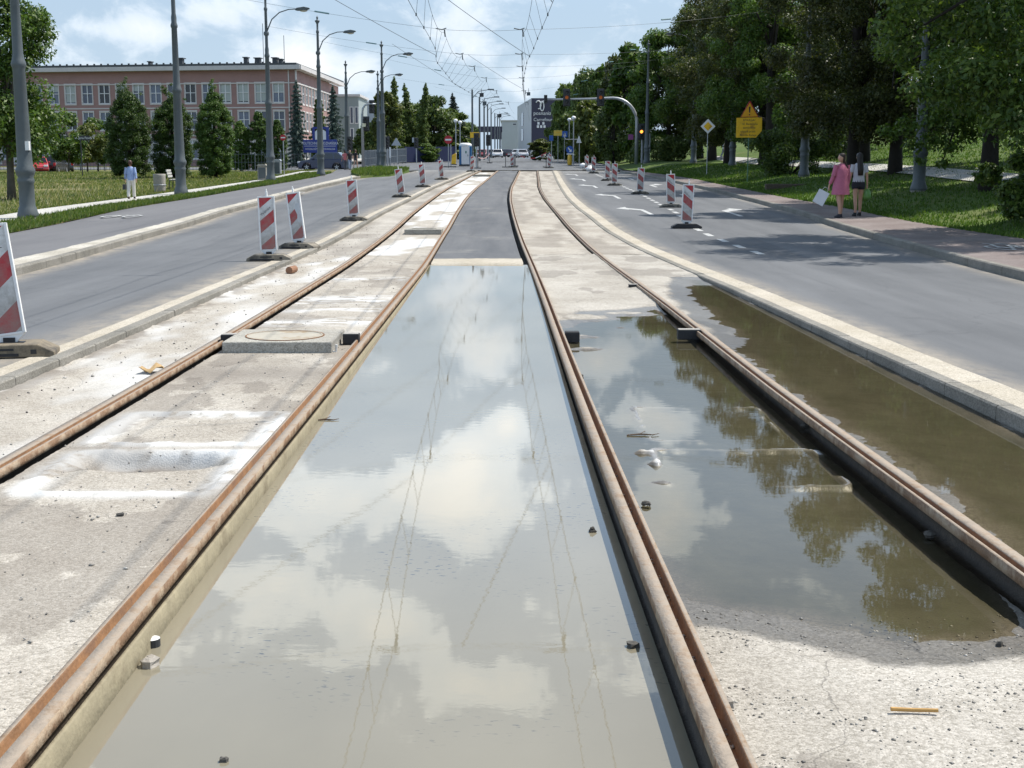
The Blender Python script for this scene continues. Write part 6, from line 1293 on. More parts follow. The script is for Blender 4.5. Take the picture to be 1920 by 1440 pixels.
def person(label, loc, H_, rz, shirt, legs=None, hair=(.02, .014, .01), hairlen=.1, skirt=None, stride=.1, arms=((.06, -.1), (.06, .1)), bare_legs=True, shoes=(.03, .03, .03), sleeves=.16, fat=1.0, shorts=None, head_yaw=0, skin=SKIN, trousers=None, group=None):
    """standing or walking figure facing -Y in its own frame; arms: (outward, forward) swing of each hand"""
    t = empty('person', loc, label, 'person', group, rz); s = H_/1.7; z = lambda v: v*s
    J = []; E = []
    def j(p, r, par=None): J.append(((p[0]*s, p[1]*s, p[2]*s), (r[0]*s, r[1]*s) if isinstance(r, tuple) else r*s)); (E.append((par, len(J)-1)) if par is not None else None); return len(J)-1
    pel = j((0, 0, .93), (.13*fat, .10*fat)); wai = j((0, 0, 1.08), (.115*fat, .085*fat), pel); che = j((0, .01, 1.28), (.135*fat, .095*fat), wai); nb = j((0, .01, 1.42), (.06, .055), che); j((0, -.005, 1.50), .048, nb)
    hands = []
    for k, sx in ((0, -1), (1, 1)):
        ao, af = arms[k]; shd = j((sx*.165*fat**.5, .01, 1.385), .052, che); el_ = j((sx*(.20+ao*.5), .02-af*.35, 1.12), .038, shd); wr = j((sx*(.20+ao), -.01-af, .88), .026, el_); pa = j((sx*(.20+ao*1.05), -.015-af*1.08, .81), (.034, .018), wr); hands.append(Vector((sx*(.20+ao*1.05), -.015-af*1.08, .78))*s)
        for q, (dy, l) in enumerate(((-.026, .075), (-.009, .085), (.009, .08), (.025, .062))):
            a1 = j((sx*(.20+ao*1.05), -.015-af*1.08+dy, .81-l*.62), .009, pa); j((sx*(.195+ao*1.05), -.02-af*1.08+dy, .81-l*1.1), .0075, a1)
        j((sx*(.185+ao*1.05), -.06-af*1.08, .785), .010, pa)
    legp = []
    for k, sx in ((0, -1), (1, 1)):
        fw = stride*(1 if k == 0 else -1); hp = j((sx*.085, 0, .86), (.088*fat, .092*fat), pel); kn = j((sx*.092, -fw*.55-.01, .49), (.056*fat, .058*fat), hp); ca_ = j((sx*.094, -fw*.85+.02, .33), .052*fat**.5, kn); an = j((sx*.095, -fw+.02, .085), .036, ca_); he = j((sx*.097, -fw, .035), (.038, .032), an); j((sx*.105, -fw-.15, .025), (.036, .020), he); legp.append((hp, kn, ca_, an, fw, sx))
    hd = head_mesh(Vector((0, -.012, 1.60))*s, s*1.02, head_yaw); skinned('body', J, E, skin, t, 1, hd)
    V3 = lambda i: Vector(J[i][0])
    fab = lambda n, c: pm(n, c, .85, .1, 14, .1, 60)
    SH = fab('shirt cloth', shirt)
    b = MB(); b.sm = True; zt = .84 if skirt is None else .60
    if skirt is None: rings = [(0, 0, .84, .165*fat, .125*fat), (0, 0, .95, .160*fat, .122*fat), (0, 0, 1.08, .142*fat, .108*fat), (0, .005, 1.25, .168*fat, .120*fat), (0, .01, 1.36, .172*fat**.5, .098), (0, .01, 1.425, .115, .075), (0, .01, 1.45, .07, .062)]
    else: rings = [(0, 0, skirt, .225*fat, .19*fat), (0, 0, .80, .205*fat, .17*fat), (0, 0, .95, .185*fat, .15*fat), (0, 0, 1.08, .165*fat, .128*fat), (0, .0, 1.25, .178*fat, .135*fat), (0, .01, 1.36, .175*fat**.5, .10), (0, .01, 1.425, .115, .075), (0, .01, 1.45, .07, .062)]
    b.loft([tuple(v*s for v in r_) for r_ in rings], 18, cap=False); b.lathe
    for k in (0, 1):
        base = 5+k*13; sh_i, el_i = base, base+1
        a, c2 = V3(sh_i), V3(el_i); m = a.lerp(c2, min(1, sleeves/.28)); b.tube([a+Vector((0, 0, .02*s)), a.lerp(m, .5), m], [.066*s*fat**.5, .062*s*fat**.5, .060*s*fat**.5], 10, cap=False)
        if sleeves > .3: w = V3(base+2); b.tube([m, m.lerp(w, .85)], [.056*s, .045*s], 10, cap=False)
    b.build('dress' if skirt else 'shirt', SH, t)
    if shorts:
        b = MB(); b.sm = True; SHO = fab('shorts cloth', shorts); b.loft([tuple(v*s for v in r_) for r_ in ((0, 0, .80, .172*fat, .13*fat), (0, 0, .9, .168*fat, .128*fat), (0, 0, 1.0, .15*fat, .115*fat))], 16, cap=False)
        for hp, kn, ca_, an, fw, sx in legp: a = V3(hp); c2 = V3(kn); b.tube([a+Vector((0, 0, .02*s)), a.lerp(c2, .32)], [.105*s*fat, .10*s*fat], 10, cap=False)
        b.build('shorts', SHO, t)
    if trousers:
        b = MB(); b.sm = True; TR = fab('trouser cloth', trousers); b.loft([tuple(v*s for v in r_) for r_ in ((0, 0, .80, .155*fat, .12*fat), (0, 0, .9, .16*fat, .122*fat), (0, 0, 1.0, .145*fat, .112*fat))], 16, cap=False)
        for hp, kn, ca_, an, fw, sx in legp: a, c2, d2, e2_ = V3(hp), V3(kn), V3(ca_), V3(an); b.tube([a+Vector((0, 0, .03*s)), a.lerp(c2, .5), c2, d2, e2_+Vector((0, 0, .03*s))], [.102*s*fat, .088*s*fat, .072*s*fat, .068*s*fat, .064*s*fat], 12, cap=False)
        b.build('trousers', TR, t)
    for hp, kn, ca_, an, fw, sx in legp:
        b = MB(); b.sm = True; b.loft([(sx*.10*s, (-fw-.055)*s, .0, .045*s, .135*s), (sx*.10*s, (-fw-.055)*s, .035*s, .047*s, .138*s), (sx*.098*s, (-fw-.01)*s, .07*s, .042*s, .075*s), (sx*.096*s, (-fw+.015)*s, .10*s, .042*s, .048*s)], 12); b.build('shoe', fab('shoe', shoes), t)
    HM = pm('hair', hair, .5, .25, 30); b = MB(); b.sm = True; Mh = Matrix.Translation(Vector((0, -.012, 1.60))*s) @ Matrix.Rotation(head_yaw, 4, 'Z') @ Matrix.Scale(s*1.02, 4)
    prof = []; hl = hairlen
    rings = [(0, .03+(.115 if hl > .2 else 0), -.02-hl, .07 if hl > .2 else .066, .028), (0, .04+(.10 if hl > .2 else 0), -.05-hl*.55, .085, .035), (0, .052, -.07, .080, .055), (0, .03, .0, .088, .085), (0, .018, .06, .087, .094), (0, .014, .10, .066, .076), (0, .014, .128, .02, .025)]
    b.loft(rings, 16, Mh); b.ball(tuple(Mh @ Vector((0, .028, .045))), (.088*s, .09*s, .09*s), 14, 9); b.build('hair', HM, t)
    return t, [Vector(h) for h in hands]
# walking away from us on the left path: back towards the camera
q = spot(247, 373.5); t, h = person('older woman in a pale blue shirt and white trousers walking away along the left path', q, (373.5-303.5)*q.y/FPX*1.0, R(186), (.27, .36, .58), trousers=(.60, .58, .53), hair=(.075, .03, .022), hairlen=.02, stride=.16, fat=1.12, sleeves=.34, shoes=(.05, .04, .035))
b = MB(); b.prism([(-.14, 0), (.14, 0), (.12, .2), (-.12, .2)], -.05, .05); b.tube([(-.1, 0, .2), (-.05, 0, .42), (.05, 0, .42), (.1, 0, .2)], .01, 5); o = b.build('handbag', DARKM, None, bevel=.02); Mw = Matrix.Translation(t.location) @ Matrix.Rotation(R(186), 4, 'Z'); o.location = Mw @ (h[1]+Vector((.03, .0, -.30))); o.rotation_euler = (0, 0, R(90)); tag(o, 'small black handbag carried by the woman in pale blue', 'handbag')
# two women on the red pavement
q = spot(1574, 408); H1 = (408-292)*q.y/FPX; t, h = person('woman in a loose pink dress with her face turned left, carrying a white bag', q, H1, R(205), (.47, .14, .225), skirt=.62, hair=(.035, .02, .014), hairlen=.34, stride=.10, fat=1.17, sleeves=.34, head_yaw=R(75), skin=SKIN, arms=((.05, .0), (.08, .12)), shoes=(.03, .03, .04))
Mw = Matrix.Translation(t.location) @ Matrix.Rotation(R(205), 4, 'Z'); hw = max((Mw @ p for p in h), key=lambda p: -p.x)
b = MB(); b.box(-.17, .17, -.045, .045, -.42, 0); b.build  # paper carrier
bag = empty('paper_bag', hw+Vector((-.10, -.02, -.02)), 'white paper carrier bag held tilted by the woman in pink', 'bag'); b = MB(); M = Matrix.Rotation(R(28), 4, 'Y') @ Matrix.Rotation(R(-12), 4, 'Z'); b.box(-.16, .16, -.05, .05, -.47, -.06, M); b.build('body', pm('white paper', (.66, .68, .72), .7, .04), bag); b = MB(); b.tube([M @ Vector(p) for p in ((-.08, -.03, -.06), (-.05, -.03, .05), (.05, -.03, .05), (.08, -.03, -.06))], .006, 5); b.build('handle', WHITE, bag)
q = spot(1607, 405); H2 = (405-291)*q.y/FPX; t, h = person('woman with long black hair, pale T-shirt and dark shorts, walking away on the pavement', q, H2, R(183), (.48, .49, .54), shorts=(.018, .018, .026), hair=(.012, .009, .009), hairlen=.46, stride=.10, fat=1.06, sleeves=.2, skin=SKIN, arms=((.04, -.02), (.05, .06)), shoes=(.02, .02, .022))
Mw = Matrix.Translation(t.location) @ Matrix.Rotation(R(183), 4, 'Z'); hw = max((Mw @ p for p in h), key=lambda p: p.x)
b = MB(); b.sm = True; b.loft([(0, 0, -.34, .09, .05), (0, 0, -.26, .12, .07), (0, 0, -.12, .09, .05), (0, 0, -.02, .02, .015)], 12); o = b.build('plastic_bag', pm('green plastic bag', (.12, .27, .07), .35, .1, 12), None, loc=hw+Vector((.02, 0, .0))); tag(o, 'small green plastic bag carried by the woman in dark shorts', 'bag')
for i, (px, py, top, sh, tr, so2, rz, lab) in enumerate(((647, 318, 285, (.55, .16, .17), (.10, .10, .12), None, 200, 'person in a coral pink top at the rear of the dark blue car'), (656.5, 318.5, 285, (.02, .018, .022), (.26, .30, .38), None, 20, 'person in black top and pale jeans, between two others by the dark blue car'), (667, 316, 282, (.016, .016, .018), None, (.05, .05, .06), 150, 'person in black top and dark shorts walking behind the dark blue car'), (712, 310, 283, (.02, .02, .025), (.04, .045, .06), None, 180, 'person in dark clothes standing by the grey fence, behind the island mast'))):
    q = spot(px, py); H_ = min(1.85, max(1.5, (py-top)*q.y/FPX)); person(lab, q, H_, R(rz), sh, trousers=tr, shorts=so2, hair=(.06, .03, .02) if i != 3 else (.02, .015, .01), hairlen=.1 if i < 2 else .0, stride=.16, sleeves=.16)
q = spot(1357, 299); person('person in a white T-shirt on the park path left of the detour sign', Vector((q.x, q.y, q.z)), 1.75, R(100), (.66, .66, .66), trousers=(.25, .27, .3), hairlen=.02, stride=.2)
# ------------------------------------------------------------------ trees
BARK = pm('dark bark', (.026, .021, .017), .9, .3, 6, .5, 25); BARK_L = pm('grey bark', (.09, .08, .065), .9, .3, 6, .4, 25)
LEAF_D = leaf_mat('lime leaves', (0.036, 0.072, 0.014), (0.067, 0.115, 0.019), (0.134, 0.185, 0.032), .30)
LEAF_B = leaf_mat('browning leaves', (.034, .050, .013), (.060, .078, .019), (.115, .120, .033), .34, dry=.25)
LEAF_G = leaf_mat('bright leaves', (.035, .075, .012), (.065, .12, .02), (.12, .17, .03), .32)
LEAF_C = leaf_mat('hornbeam leaves', (.030, .066, .012), (.055, .105, .02), (.105, .155, .03), .3)
LEAF_S = leaf_mat('blue spruce needles', (0.038, 0.067, 0.056), (0.060, 0.095, 0.081), (0.096, 0.131, 0.105), .1)
LEAF_F = leaf_mat('far leaves', (0.055, 0.091, 0.023), (0.090, 0.138, 0.033), (0.166, 0.202, 0.046), .22)
LEAF_Y = leaf_mat('yellow green leaves', (.05, .07, .016), (.085, .105, .024), (.13, .14, .035), .3)
def leaves(cl, n, size, rng, droop=.0, lobes=6):
    """n small folded leaves spread through clusters (x,y,z,r); returns verts, faces"""
    cl = np.asarray(cl, float); w = cl[:, 3]**2; ci = rng.choice(len(cl), n, p=w/w.sum())
    d = rng.normal(size=(n, 3)); d /= np.linalg.norm(d, axis=1)[:, None]; r = cl[ci, 3]*rng.random(n)**.45
    p = cl[ci, :3]+d*r[:, None]*np.array([1, 1, .8])
    nrm = d*.7+rng.normal(size=(n, 3))*.55+np.array([0, 0, .5]); nrm /= np.linalg.norm(nrm, axis=1)[:, None]
    u = np.cross(nrm, rng.normal(size=(n, 3))); u /= np.linalg.norm(u, axis=1)[:, None]; v = np.cross(nrm, u)
    s = size*rng.uniform(.6, 1.35, n)[:, None]
    sag = np.array([0, 0, -1])*droop
    V = np.stack([p-u*s, p+v*s*.55-nrm*s*.15, p+u*s*1.15+sag*s, p-v*s*.55-nrm*s*.15], 1)
    return V.reshape(-1, 3), np.arange(n*4).reshape(n, 4)
def leaf_object(name, V, F, mat, parent):
    o = npmesh(name, V, F, mat, parent); return o
def broad_clusters(rng, H_, cw, zlo, n, rc, power=1.0, gaps=.0):
    """clusters in an uneven egg-shaped crown"""
    out = []; ph = rng.uniform(0, 6.28, 8)
    while len(out) < n:
        t = rng.random(); z = zlo+(H_-zlo)*t; prof = math.sin(math.pi*min(1, max(.02, (t*.86+.10))))**.62
        a = rng.uniform(0, 2*math.pi); lob = 1+.20*math.sin(3*a+ph[0]+t*5)+.14*math.sin(5*a+ph[1]-t*7)+.10*math.sin(9*t+ph[2])
        r = cw*prof*lob*(rng.random()**.38)
        if gaps and math.sin(2.3*a+ph[3]+4*t)*math.sin(7*t+ph[4]) > 1-gaps: continue
        out.append((r*math.cos(a), r*math.sin(a), z, rc*rng.uniform(.55, 1.25)))
    return out
def trunk_mesh(rng, H_, r0, zf, clusters, nl=10, lean=(0, 0)):
    b = MB(); b.sm = True; pts = []; n = 7
    for i in range(n):
        t = i/(n-1); pts.append((lean[0]*t+.10*math.sin(3*t+r0*9)*t, lean[1]*t+.1*math.sin(2.3*t)*t, zf*t-.15*(i == 0)))
    b.tube(pts, [r0*(1.35 if i == 0 else 1.05-.45*(i/(n-1))) for i in range(n)], 10); idx = rng.choice(len(clusters), min(nl, len(clusters)), replace=False)
    for k in idx:
        c = clusters[k]; i0 = rng.integers(max(1, n//2-1), n); a = Vector(pts[i0]); e = Vector(c[:3]); m = a.lerp(e, .5)+Vector((0, 0, .25))
        b.tube([a, m, e], [r0*.42, r0*.25, r0*.06], 6)
    return b
def make_tree(name, label, cat, loc, H_, cw, zlo, mat, seed, nleaf, size, ncl=70, rc=1.0, r0=.25, group=None, bark=BARK, gaps=.3, droop=.4, extra=None, rz=0, zf=None):
    rng = np.random.default_rng(seed); t = empty(name, loc, label, cat, group, rz); cl = broad_clusters(rng, H_, cw, zlo, ncl, rc, gaps=gaps)
    if extra: cl += extra
    V, F = leaves(cl, nleaf, size, rng, droop); leaf_object('crown', V, F, mat, t)
    trunk_mesh(rng, H_, r0, zf or H_*.72, cl, 14).build('trunk', bark, t); return t
# --- limes on the right bank
LG_ = 'lime trees in the row along the right bank'
T = {}
def rt(px, py): return spot(px, py)
T[0] = make_tree('lime_tree', 'dark lime tree with a drooping lower bough, trunk nearest the right edge', 'tree', rt(1852, 359), 14.5, 4.8, 2.5, LEAF_D, 11, 66000, .075, 130, .78, .27, LG_, extra=[(-2.2, -.8, 1.7, .5), (-2.9, -.9, 1.5, .4), (-3.6, -1.0, 1.9, .32), (-1.5, -.6, 1.5, .45), (-3.0, -.7, 2.2, .5), (-2.2, -.8, 2.4, .6), (-1.2, -.5, 2.2, .55), (2.2, -1.2, 2.0, .8), (2.6, -1.6, 1.3, .75), (2.9, -1.8, .6, .6), (-1.8, -.6, .95, .28), (-2.6, -.8, 1.05, .25), (-3.9, -1, 2.0, .3), (-.9, -.6, 1.9, .4)])
T[1] = make_tree('lime_tree', 'tall lime tree whose straight dark trunk stands behind the two women', 'tree', rt(1598, 333), 15.0, 5.0, 2.1, LEAF_B, 12, 66000, .08, 140, .85, .29, LG_)
T[2] = make_tree('lime_tree', 'broad lime tree with browning leaves, its trunk right of the yellow detour sign', 'tree', rt(1443, 310), 15.5, 5.3, 1.9, LEAF_B, 13, 66000, .085, 140, .92, .33, LG_)
spec = [((1366, 307), 'lime tree just left of the yellow detour sign', LEAF_B), ((1335, 302), 'lime tree with a forked dark trunk right behind the diamond sign', LEAF_D), ((1311, 299), 'slender lime tree left of the diamond sign, behind the mast', LEAF_B)]
for i, (p, lab, m) in enumerate(spec): T[3+i] = make_tree('lime_tree', lab, 'tree', rt(*p), 13.6-.4*i, 4.7, 1.9, m, 20+i, 42000, .10, 110, .92, .33, LG_)
make_tree('lime_tree', 'bright green lime tree right of the gantry bend, catching the sun', 'tree', (14.3, 119, float(G(14.3, 119))), 11.6, 3.6, 1.6, LEAF_G, 36, 30000, .12, 80, .9, .25, LG_)
make_tree('lime_tree', 'olive lime tree between the sunlit one and the diamond sign', 'tree', (17.2, 112, float(G(17.2, 112))), 13.0, 4.0, 1.6, LEAF_B, 37, 30000, .12, 80, .9, .25, LG_)
# continuing row further on, and the second row deeper in the park
more = [((13.8, 30.5), 13.8, LEAF_D, 'lime tree standing just beyond the right edge, boughs reaching into the upper corner'), ((19.0, 44.5), 14.5, LEAF_D, 'lime tree between the near trunk and the trunk behind the two women'), ((18.0, 61), 14.0, LEAF_B, 'lime tree behind the yellow detour sign, hidden trunk'),
        ((16.2, 82), 12.0, LEAF_G, 'greener lime tree above the gantry mast'), ((17.4, 90), 11, LEAF_D, 'shorter lime tree overhanging the gantry pole'), ((19.5, 98), 10.6, LEAF_F, 'lime tree just behind the gantry bend'), ((23, 57), 14, LEAF_D, 'second-row lime tree with its trunk in deep shade'), ((21, 48), 14, LEAF_D, 'second-row lime tree behind the nearest trunks'), ((20, 74), 13, LEAF_B, 'second-row lime tree far behind the detour sign'), ((22.5, 88), 12, LEAF_F, 'second-row lime tree behind the gantry'), ((24, 38), 14, LEAF_D, 'second-row lime tree at the right edge')]
for i, ((x, y), h_, m, lab) in enumerate(more):
    src = T[[0, 1, 2, 3, 4, 5][[1, 2, 1, 4, 5, 3, 2, 1, 3, 4, 0][i]]]; z0_ = float(G(x, y)); s = h_/{0: 14.5, 1: 15.0, 2: 15.5, 3: 13.6, 4: 13.2, 5: 12.8}[[1, 2, 1, 4, 5, 3, 2, 1, 3, 4, 0][i]]
    c = dup(src, (x, y, z0_), rz=1.3+i*1.7, label=lab, group=LG_, scale=(s*(.95 if y > 80 else 1), s*(.95 if y > 80 else 1), s))
    if m is not LEAF_B or True:
        for ch in c.children:
            if ch.name.startswith('crown'): ch.data = ch.data.copy(); ch.data.materials[0] = m
# shrubs under the limes
def shrub(label, loc, r, h, mat, seed, n=7000, size=.07, cat='shrub', name='shrub', group=None):
    rng = np.random.default_rng(seed); t = empty(name, loc, label, cat, group); cl = [(r*rng.uniform(-1, 1), r*.8*rng.uniform(-1, 1), h*rng.uniform(.12, .85), min(r, h)*rng.uniform(.25, .42)) for _ in range(22)]
    V, F = leaves(cl, n, size, rng); leaf_object('foliage', V, F, mat, t); b = MB(); b.sm = True
    for c in cl[:9]: b.tube([(0, 0, -.05), (c[0]*.5, c[1]*.5, c[2]*.6), c[:3]], [.03, .02, .008], 5)
    b.build('stem', BARK, t); return t
shrub('dark dense shrub on the bank left of the two women, below the lime branches', rt(1470, 328)+Vector((.6, 1.2, 0)), 2.1, 2.6, LEAF_D, 31, 14000, .08)
shrub('dark shrub hanging over the pavement edge at the right edge of the picture', Vector((13.2, 32.5, float(G(13.2, 32.5)))), 1.1, 1.9, LEAF_D, 32, 12000, .07)
shrub('round dark shrub on the bank right of the gantry', rt(1238, 301)+Vector((0, 3, 0)), 2.3, 3.0, LEAF_F, 33, 10000, .11)
shrub('smaller dark shrub left of the diamond sign', rt(1278, 303)+Vector((0, 3, 0)), 1.8, 2.2, LEAF_F, 34, 8000, .10)
# --- left: young broad-leaved tree at the edge, small ones before the building
make_tree('maple_tree', 'bright green tree at the left edge, trunk beside the nearest mast', 'tree', spot(27, 374)+Vector((-.1, 0, 0)), 8.6, 1.75, 1.6, LEAF_G, 41, 30000, .075, 80, .7, .14, None, BARK_L, gaps=.2, zf=5.5)
for i, (px, Y, h_, cw, m, lab) in enumerate(((128, 100, 4.2, 1.5, LEAF_G, 'small bright tree behind the near tree, before the parked cars'), (163, 104, 3.8, 1.6, LEAF_Y, 'small yellowish tree beside the street name plate'), (183, 108, 4.4, 1.7, LEAF_G, 'small loose tree left of the first columnar tree'), (58, 92, 5.0, 2.0, LEAF_G, 'small tree behind the nearest mast'))):
    x = at(px, 300, Y).x; make_tree('young_tree', lab, 'tree', (x, Y, float(G(x, Y))), h_, cw, 1.0, m, 50+i, 4500, .13, 30, .6, .07, 'young trees before the brick building', BARK_L, gaps=.3)
# columnar hornbeams
def columnar(label, px, py, top, wpx, seed, n=70000, mat=LEAF_C, dense=True, spire=True, group='columnar hornbeams on the left lawn', size=.042):
    q = spot(px, py); k = q.y/FPX; H_ = (py-top)*k; w = wpx*k/2; rng = np.random.default_rng(seed); t = empty('columnar_tree', q, label, 'tree', group); cl = []; ph = rng.uniform(0, 6, 4)
    for i in range(420):
        u = rng.random(); z = H_*(.04+.80*u); pr = min(1, .78+1.2*u)*(1 if u < .68 else max(.2, 1-((u-.68)/.34)**1.5)); a = rng.uniform(0, 6.28); lob = 1+.07*math.sin(3*a+ph[0]+6*u)+.05*math.sin(5*a+9*u)
        r = w*pr*lob*.84*rng.random()**.3; cl.append((r*math.cos(a), r*math.sin(a), z, w*rng.uniform(.14, .22)))
    if spire:
        for i in range(9): cl.append((w*.10*rng.normal()+w*.12*math.sin(ph[1]), w*.10*rng.normal(), H_*(.80+.2*i/8), w*(.26-.022*i)))
        for i in range(5): cl.append((w*.45+w*.08*rng.normal(), 0, H_*(.72+.12*i/4), w*(.22-.03*i)))
    V, F = leaves(cl, n, size, rng); leaf_object('crown', V, F, mat, t); b = MB(); b.sm = True; b.tube([(0, 0, -.1), (0, 0, H_*.5), (0, 0, H_*.8)], [.12, .09, .03], 8); b.build('trunk', BARK, t); return t
columnar('broad columnar hornbeam, leftmost of three, with a thin spire', 245, 334, 153, 88, 61)
columnar('middle columnar hornbeam, partly behind the mast by the bench', 326, 332, 165, 84, 62)
columnar('right columnar hornbeam, brightest on its right side', 405, 333, 156, 76, 63)
columnar('lighter round-topped columnar tree, right of the three hornbeams', 452, 322, 213, 40, 64, 12000, LEAF_G, spire=False, group=None, size=.085)
columnar('lighter columnar tree left of the lamp mast, before the brick wall', 488, 322, 196, 46, 65, 14000, LEAF_C, spire=False, group=None, size=.085)
columnar('lighter columnar tree right of the lamp mast, before the brick corner', 522, 322, 212, 38, 66, 12000, LEAF_G, spire=False, group=None, size=.085)
# conifers
def spruce(label, px, Y, top, bot, wpx, seed, mat=LEAF_S, n=11000, sparse=0.0, group=None, lean=0):
    k = Y/FPX; x = at(px, 300, Y).x; z0_ = float(G(x, Y)) if Y < 150 else float(P(Y)); H_ = at(px, top, Y).z-z0_; w = wpx*k/2; rng = np.random.default_rng(seed); t = empty('spruce_tree', (x, Y, z0_), label, 'tree', group); cl = []; b = MB(); b.sm = True
    b.tube([(0, 0, -.1), (lean*.4, 0, H_*.6), (lean, 0, H_)], [.22, .12, .02], 8); nt_ = int(H_/.45)
    for i in range(nt_):
        u = i/nt_; z = H_*(.08+.9*u); r = w*(1-u)**.85*rng.uniform(.7, 1.15)+.10; m = rng.integers(6, 10)
        for j in range(m):
            if rng.random() < sparse: continue
            a = j*6.28/m+rng.uniform(-.4, .4); L_ = r*rng.uniform(.75, 1.1); ex = Vector((lean*u+L_*math.cos(a), L_*math.sin(a), z-.28*L_)); b.tube([(lean*u, 0, z), ex], [.03, .008], 4)
            for s in np.linspace(.25, 1, max(2, int(L_/.28))): cl.append((lean*u+L_*s*math.cos(a), L_*s*math.sin(a), z-.28*L_*s-.05, max(.16, .34*(1.25-s)*min(1.8, .6+L_*.35))*(1 if Y < 145 else 1.4)))
    for i in range(5): cl.append((lean, 0, H_-.12*i, .10+.03*i))
    V, F = leaves(cl, n*3, .07 if Y < 145 else .10, rng, .9); leaf_object('crown', V, F, mat, t); b.build('trunk', BARK, t); return t
spruce('blue spruce before the brick corner, left of the blue board', 559, 138, 150, 300, 52, 71)
spruce('blue spruce behind the blue board and the mast', 627, 140, 160, 300, 60, 72)
spruce('small spruce between the two blue spruces', 600, 150, 178, 300, 44, 77, LEAF_F)
spruce('tall gaunt spruce with a ragged top, left of the far group', 741, 158, 144, 290, 52, 73, LEAF_F, 9000, .35)
spruce('broken-topped spruce leaning left in the far group', 778, 162, 156, 290, 62, 74, LEAF_F, 8000, .5, lean=-1.2)
spruce('gaunt spruce with a pole in front, right in the far group', 792, 160, 156, 290, 48, 75, LEAF_F, 8000, .5, lean=.5)
spruce('dark pointed spruce with a hooked tip, behind the globe lamps', 862, 190, 174, 290, 62, 76, leaf_mat('dark needles', (.014, .022, .018), (.022, .033, .026), (.035, .048, .036), .1), 10000, .1, lean=-1.0)
# far broad-leaved trees, left and right of the street
FT = 'far trees beyond the crossing'
far = [(722, 150, 178, 58, LEAF_Y, 'yellow green far tree behind the island mast'), (700, 158, 235, 60, LEAF_F, 'low far tree behind the grey fence'), (775, 172, 198, 96, LEAF_F, 'broad dark far tree left of the middle of the far group'), (815, 168, 182, 86, LEAF_F, 'tall dark far tree in the middle of the far group'), (845, 176, 208, 70, LEAF_F, 'dark far tree left of the globe lamps'), (745, 165, 210, 66, LEAF_F, 'dark far tree under the gaunt spruce'), (875, 210, 232, 46, LEAF_F, 'low far tree right of the dark spruce'), (800, 150, 270, 44, LEAF_D, 'low bush-like far tree before the blue hoarding'),
       (1012, 168, 262, 40, LEAF_Y, 'small light green tree below the dark shop building'), (1062, 190, 168, 60, LEAF_F, 'tall far tree right of the shop building'), (1098, 176, 138, 66, LEAF_F, 'tallest far tree behind the left traffic light of the gantry'), (1048, 215, 205, 40, LEAF_F, 'far tree hiding the right part of the shop front'), (1132, 152, 132, 76, LEAF_D, 'far tree behind the right traffic light of the gantry'), (1105, 146, 196, 70, LEAF_Y, 'yellowish far tree in front of the taller ones, under the gantry'), (1160, 140, 112, 80, LEAF_B, 'browning far tree above the bend of the gantry'), (1150, 130, 176, 66, LEAF_F, 'dark far tree under the gantry arm'), (1186, 128, 92, 90, LEAF_G, 'green far tree right of the gantry bend'), (1075, 158, 215, 66, LEAF_F, 'dark far tree behind the globe lamps on the right'), (1125, 148, 235, 70, LEAF_D, 'low dark tree at the end of the right bank')]
base_far = None
for i, (px, Y, top, wpx, m, lab) in enumerate(far):
    x = at(px, 300, Y).x; z0_ = float(P(Y)) if x < RP(min(Y, 120)) else float(G(x, min(Y, 140))); H_ = at(px, top, Y).z-z0_; w = wpx*Y/FPX/2
    if i < 4: make_tree('far_tree', lab, 'tree', (x, Y, z0_), H_, w, H_*.08, m, 80+i, 9000, .24, 60, max(.5, w*.32), .2, FT, gaps=.25); far[i] += (H_, w); srcs = [o for o in COL.objects if o.name.startswith('far_tree') and o.parent is None]
    else:
        s_i = i % 4; s_ = srcs[s_i]; h0_, w0_ = far[s_i][6], far[s_i][7]; c = dup(s_, (x, Y, z0_), rz=i*1.1, label=lab, group=FT, scale=(w/w0_, w/w0_, H_/h0_))
        for ch in c.children:
            if ch.name.startswith('crown'): ch.data = ch.data.copy(); ch.data.materials[0] = m
# a wooded skyline beyond everything: one far mass
rng = np.random.default_rng(99); cl = []
for x in np.arange(-330, 330, 5.5):
    if -30 < x < 60: continue
    y = 430+rng.uniform(-25, 25) if abs(x) > 90 else 455; cl.append((x+rng.normal(), y, 5+rng.uniform(2, 8), rng.uniform(4.5, 8)))
for x in np.arange(34, 150, 4.5):
    y = 120+rng.uniform(0, 50); cl.append((x, y, 4+rng.uniform(2, 10), rng.uniform(3.2, 5)))
for x in np.arange(-150, -72, 5): cl.append((x, 190+rng.uniform(0, 30), 5+rng.uniform(0, 5), rng.uniform(3.5, 5.5)))
V, F = leaves(cl, 60000, .55, rng); o = leaf_object('distant_wood', V, F, LEAF_F, None); tag(o, kind='stuff')

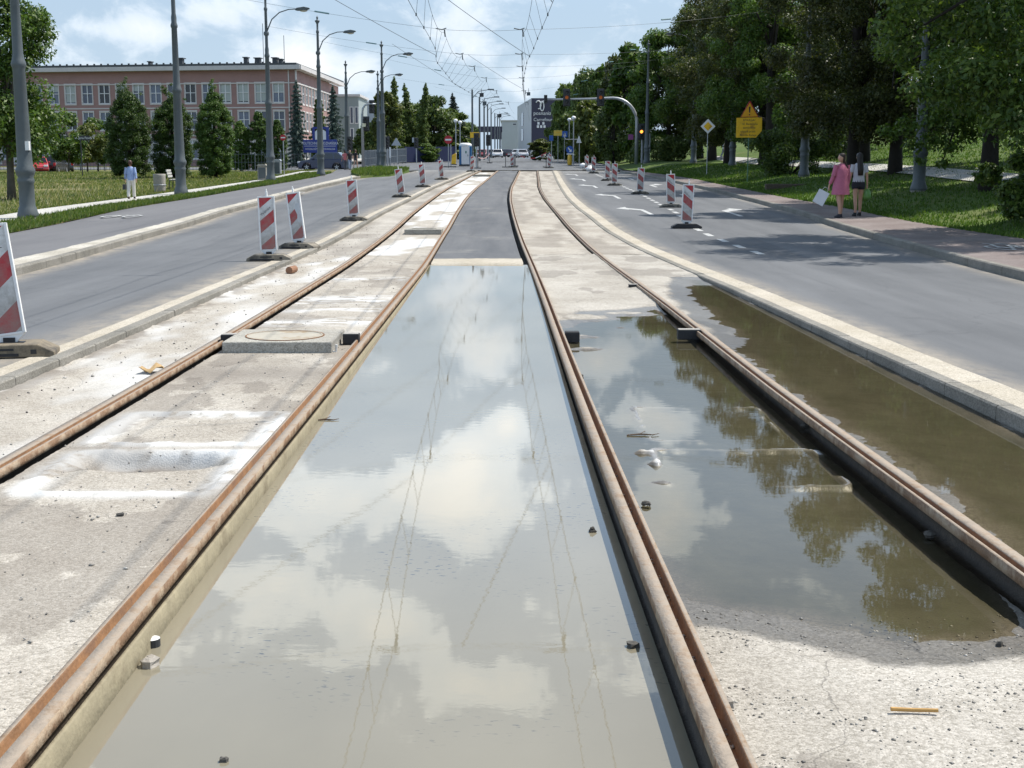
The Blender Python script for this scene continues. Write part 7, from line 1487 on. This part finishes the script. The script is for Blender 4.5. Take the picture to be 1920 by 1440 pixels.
# ------------------------------------------------------------------ grass: blades and dry stalks
def blades(name, n, fn, mat, lo, hi, seed, w=.012):
    r = np.random.default_rng(seed); p = fn(n, r); n = len(p); h = r.uniform(lo, hi, n); a = r.uniform(0, 6.28, n); dx = np.stack([np.cos(a), np.sin(a), 0*a], -1); ln = np.stack([np.cos(a*1.7), np.sin(a*1.7), 0*a], -1)*(h*.45)[:, None]
    ww = (w*(1+p[:, 1]/40))[:, None]; V = np.stack([p-dx*ww, p+dx*ww, p+ln+np.stack([0*h, 0*h, h], -1)], 1); return tag(npmesh(name, V.reshape(-1, 3), np.arange(n*3).reshape(n, 3), mat), kind='stuff')
GR_G = leaf_mat('green grass', (.045, .085, .016), (.075, .12, .025), (.14, .15, .05), .3); GR_D = leaf_mat('dry grass', (.085, .115, .035), (.15, .16, .06), (.27, .24, .12), .3); GR_BANK = leaf_mat('bank turf', (.04, .085, .014), (.065, .12, .022), (.11, .15, .035), .3)  # bank blades get a slightly greener tone of their own
def gz(x, y): return np.array([float(G(a, c)) for a, c in zip(x, y)])
def f_verge(n, r):
    y = 24+66*r.random(n)**1.2; e = (r.random(n) < .35); t_ = np.where(e, np.where(r.random(n) < .5, r.random(n)*.08, 1-r.random(n)*.08), r.random(n)); x = LQ(y)+(LP(y)-LQ(y))*t_; return np.stack([x, y, P(y)+.14-.6*sstep(85, 122, y)*sstep(-10, -22, x)], -1)
def f_lawn(n, r):
    y = 30+85*r.random(n)**1.1; x = LR(y)-.05-42*r.random(n)**1.7; k = fbm(x*.35, y*.35, 4, 3)+.2*r.random(n) > .38; x, y = x[k], y[k]; return np.stack([x, y, P(y)+.11-.6*sstep(85, 122, y)*sstep(-10, -22, x)], -1)
def f_bank(n, r):
    y = 26+72*r.random(n)**1.3; d = 26*r.random(n)**1.5; x = RP(y)-.05+d; return np.stack([x, y, P(y)+.10+bank(x, y)], -1)
def f_isl(n, r):
    cx_ = sum((p for p in ISL), Vector())/len(ISL); i = r.integers(0, len(ISL), n); a = np.array(ISL)[i]; c = np.array(ISL)[(i+1) % len(ISL)]; u = r.random((n, 1)); q = a*(1-u)+c*u; t_ = np.sqrt(r.random((n, 1))); return np.array(cx_)*(1-t_)+q*t_+np.array([0, 0, .12])
blades('verge_grass', 26000, f_verge, GR_G, .05, .16, 1); blades('lawn_grass', 52000, f_lawn, GR_D, .05, .17, 2); blades('lawn_grass', 60000, f_lawn, GR_G, .04, .14, 5)
blades('bank_grass', 60000, f_bank, GR_BANK, .05, .13, 3); blades('island_grass', 4000, f_isl, GR_G, .1, .3, 4)
# a few weeds with seed heads in the lawn
def f_wd(n, r):
    y = 32+30*r.random(n); x = LR(y)-.3-16*r.random(n); return np.stack([x, y, P(y)+.11], -1)
blades('lawn_stalks', 1500, f_wd, leaf_mat('pale stalks', (.3, .27, .16), (.42, .38, .24), (.55, .5, .36), .3), .2, .42, 8, .008)
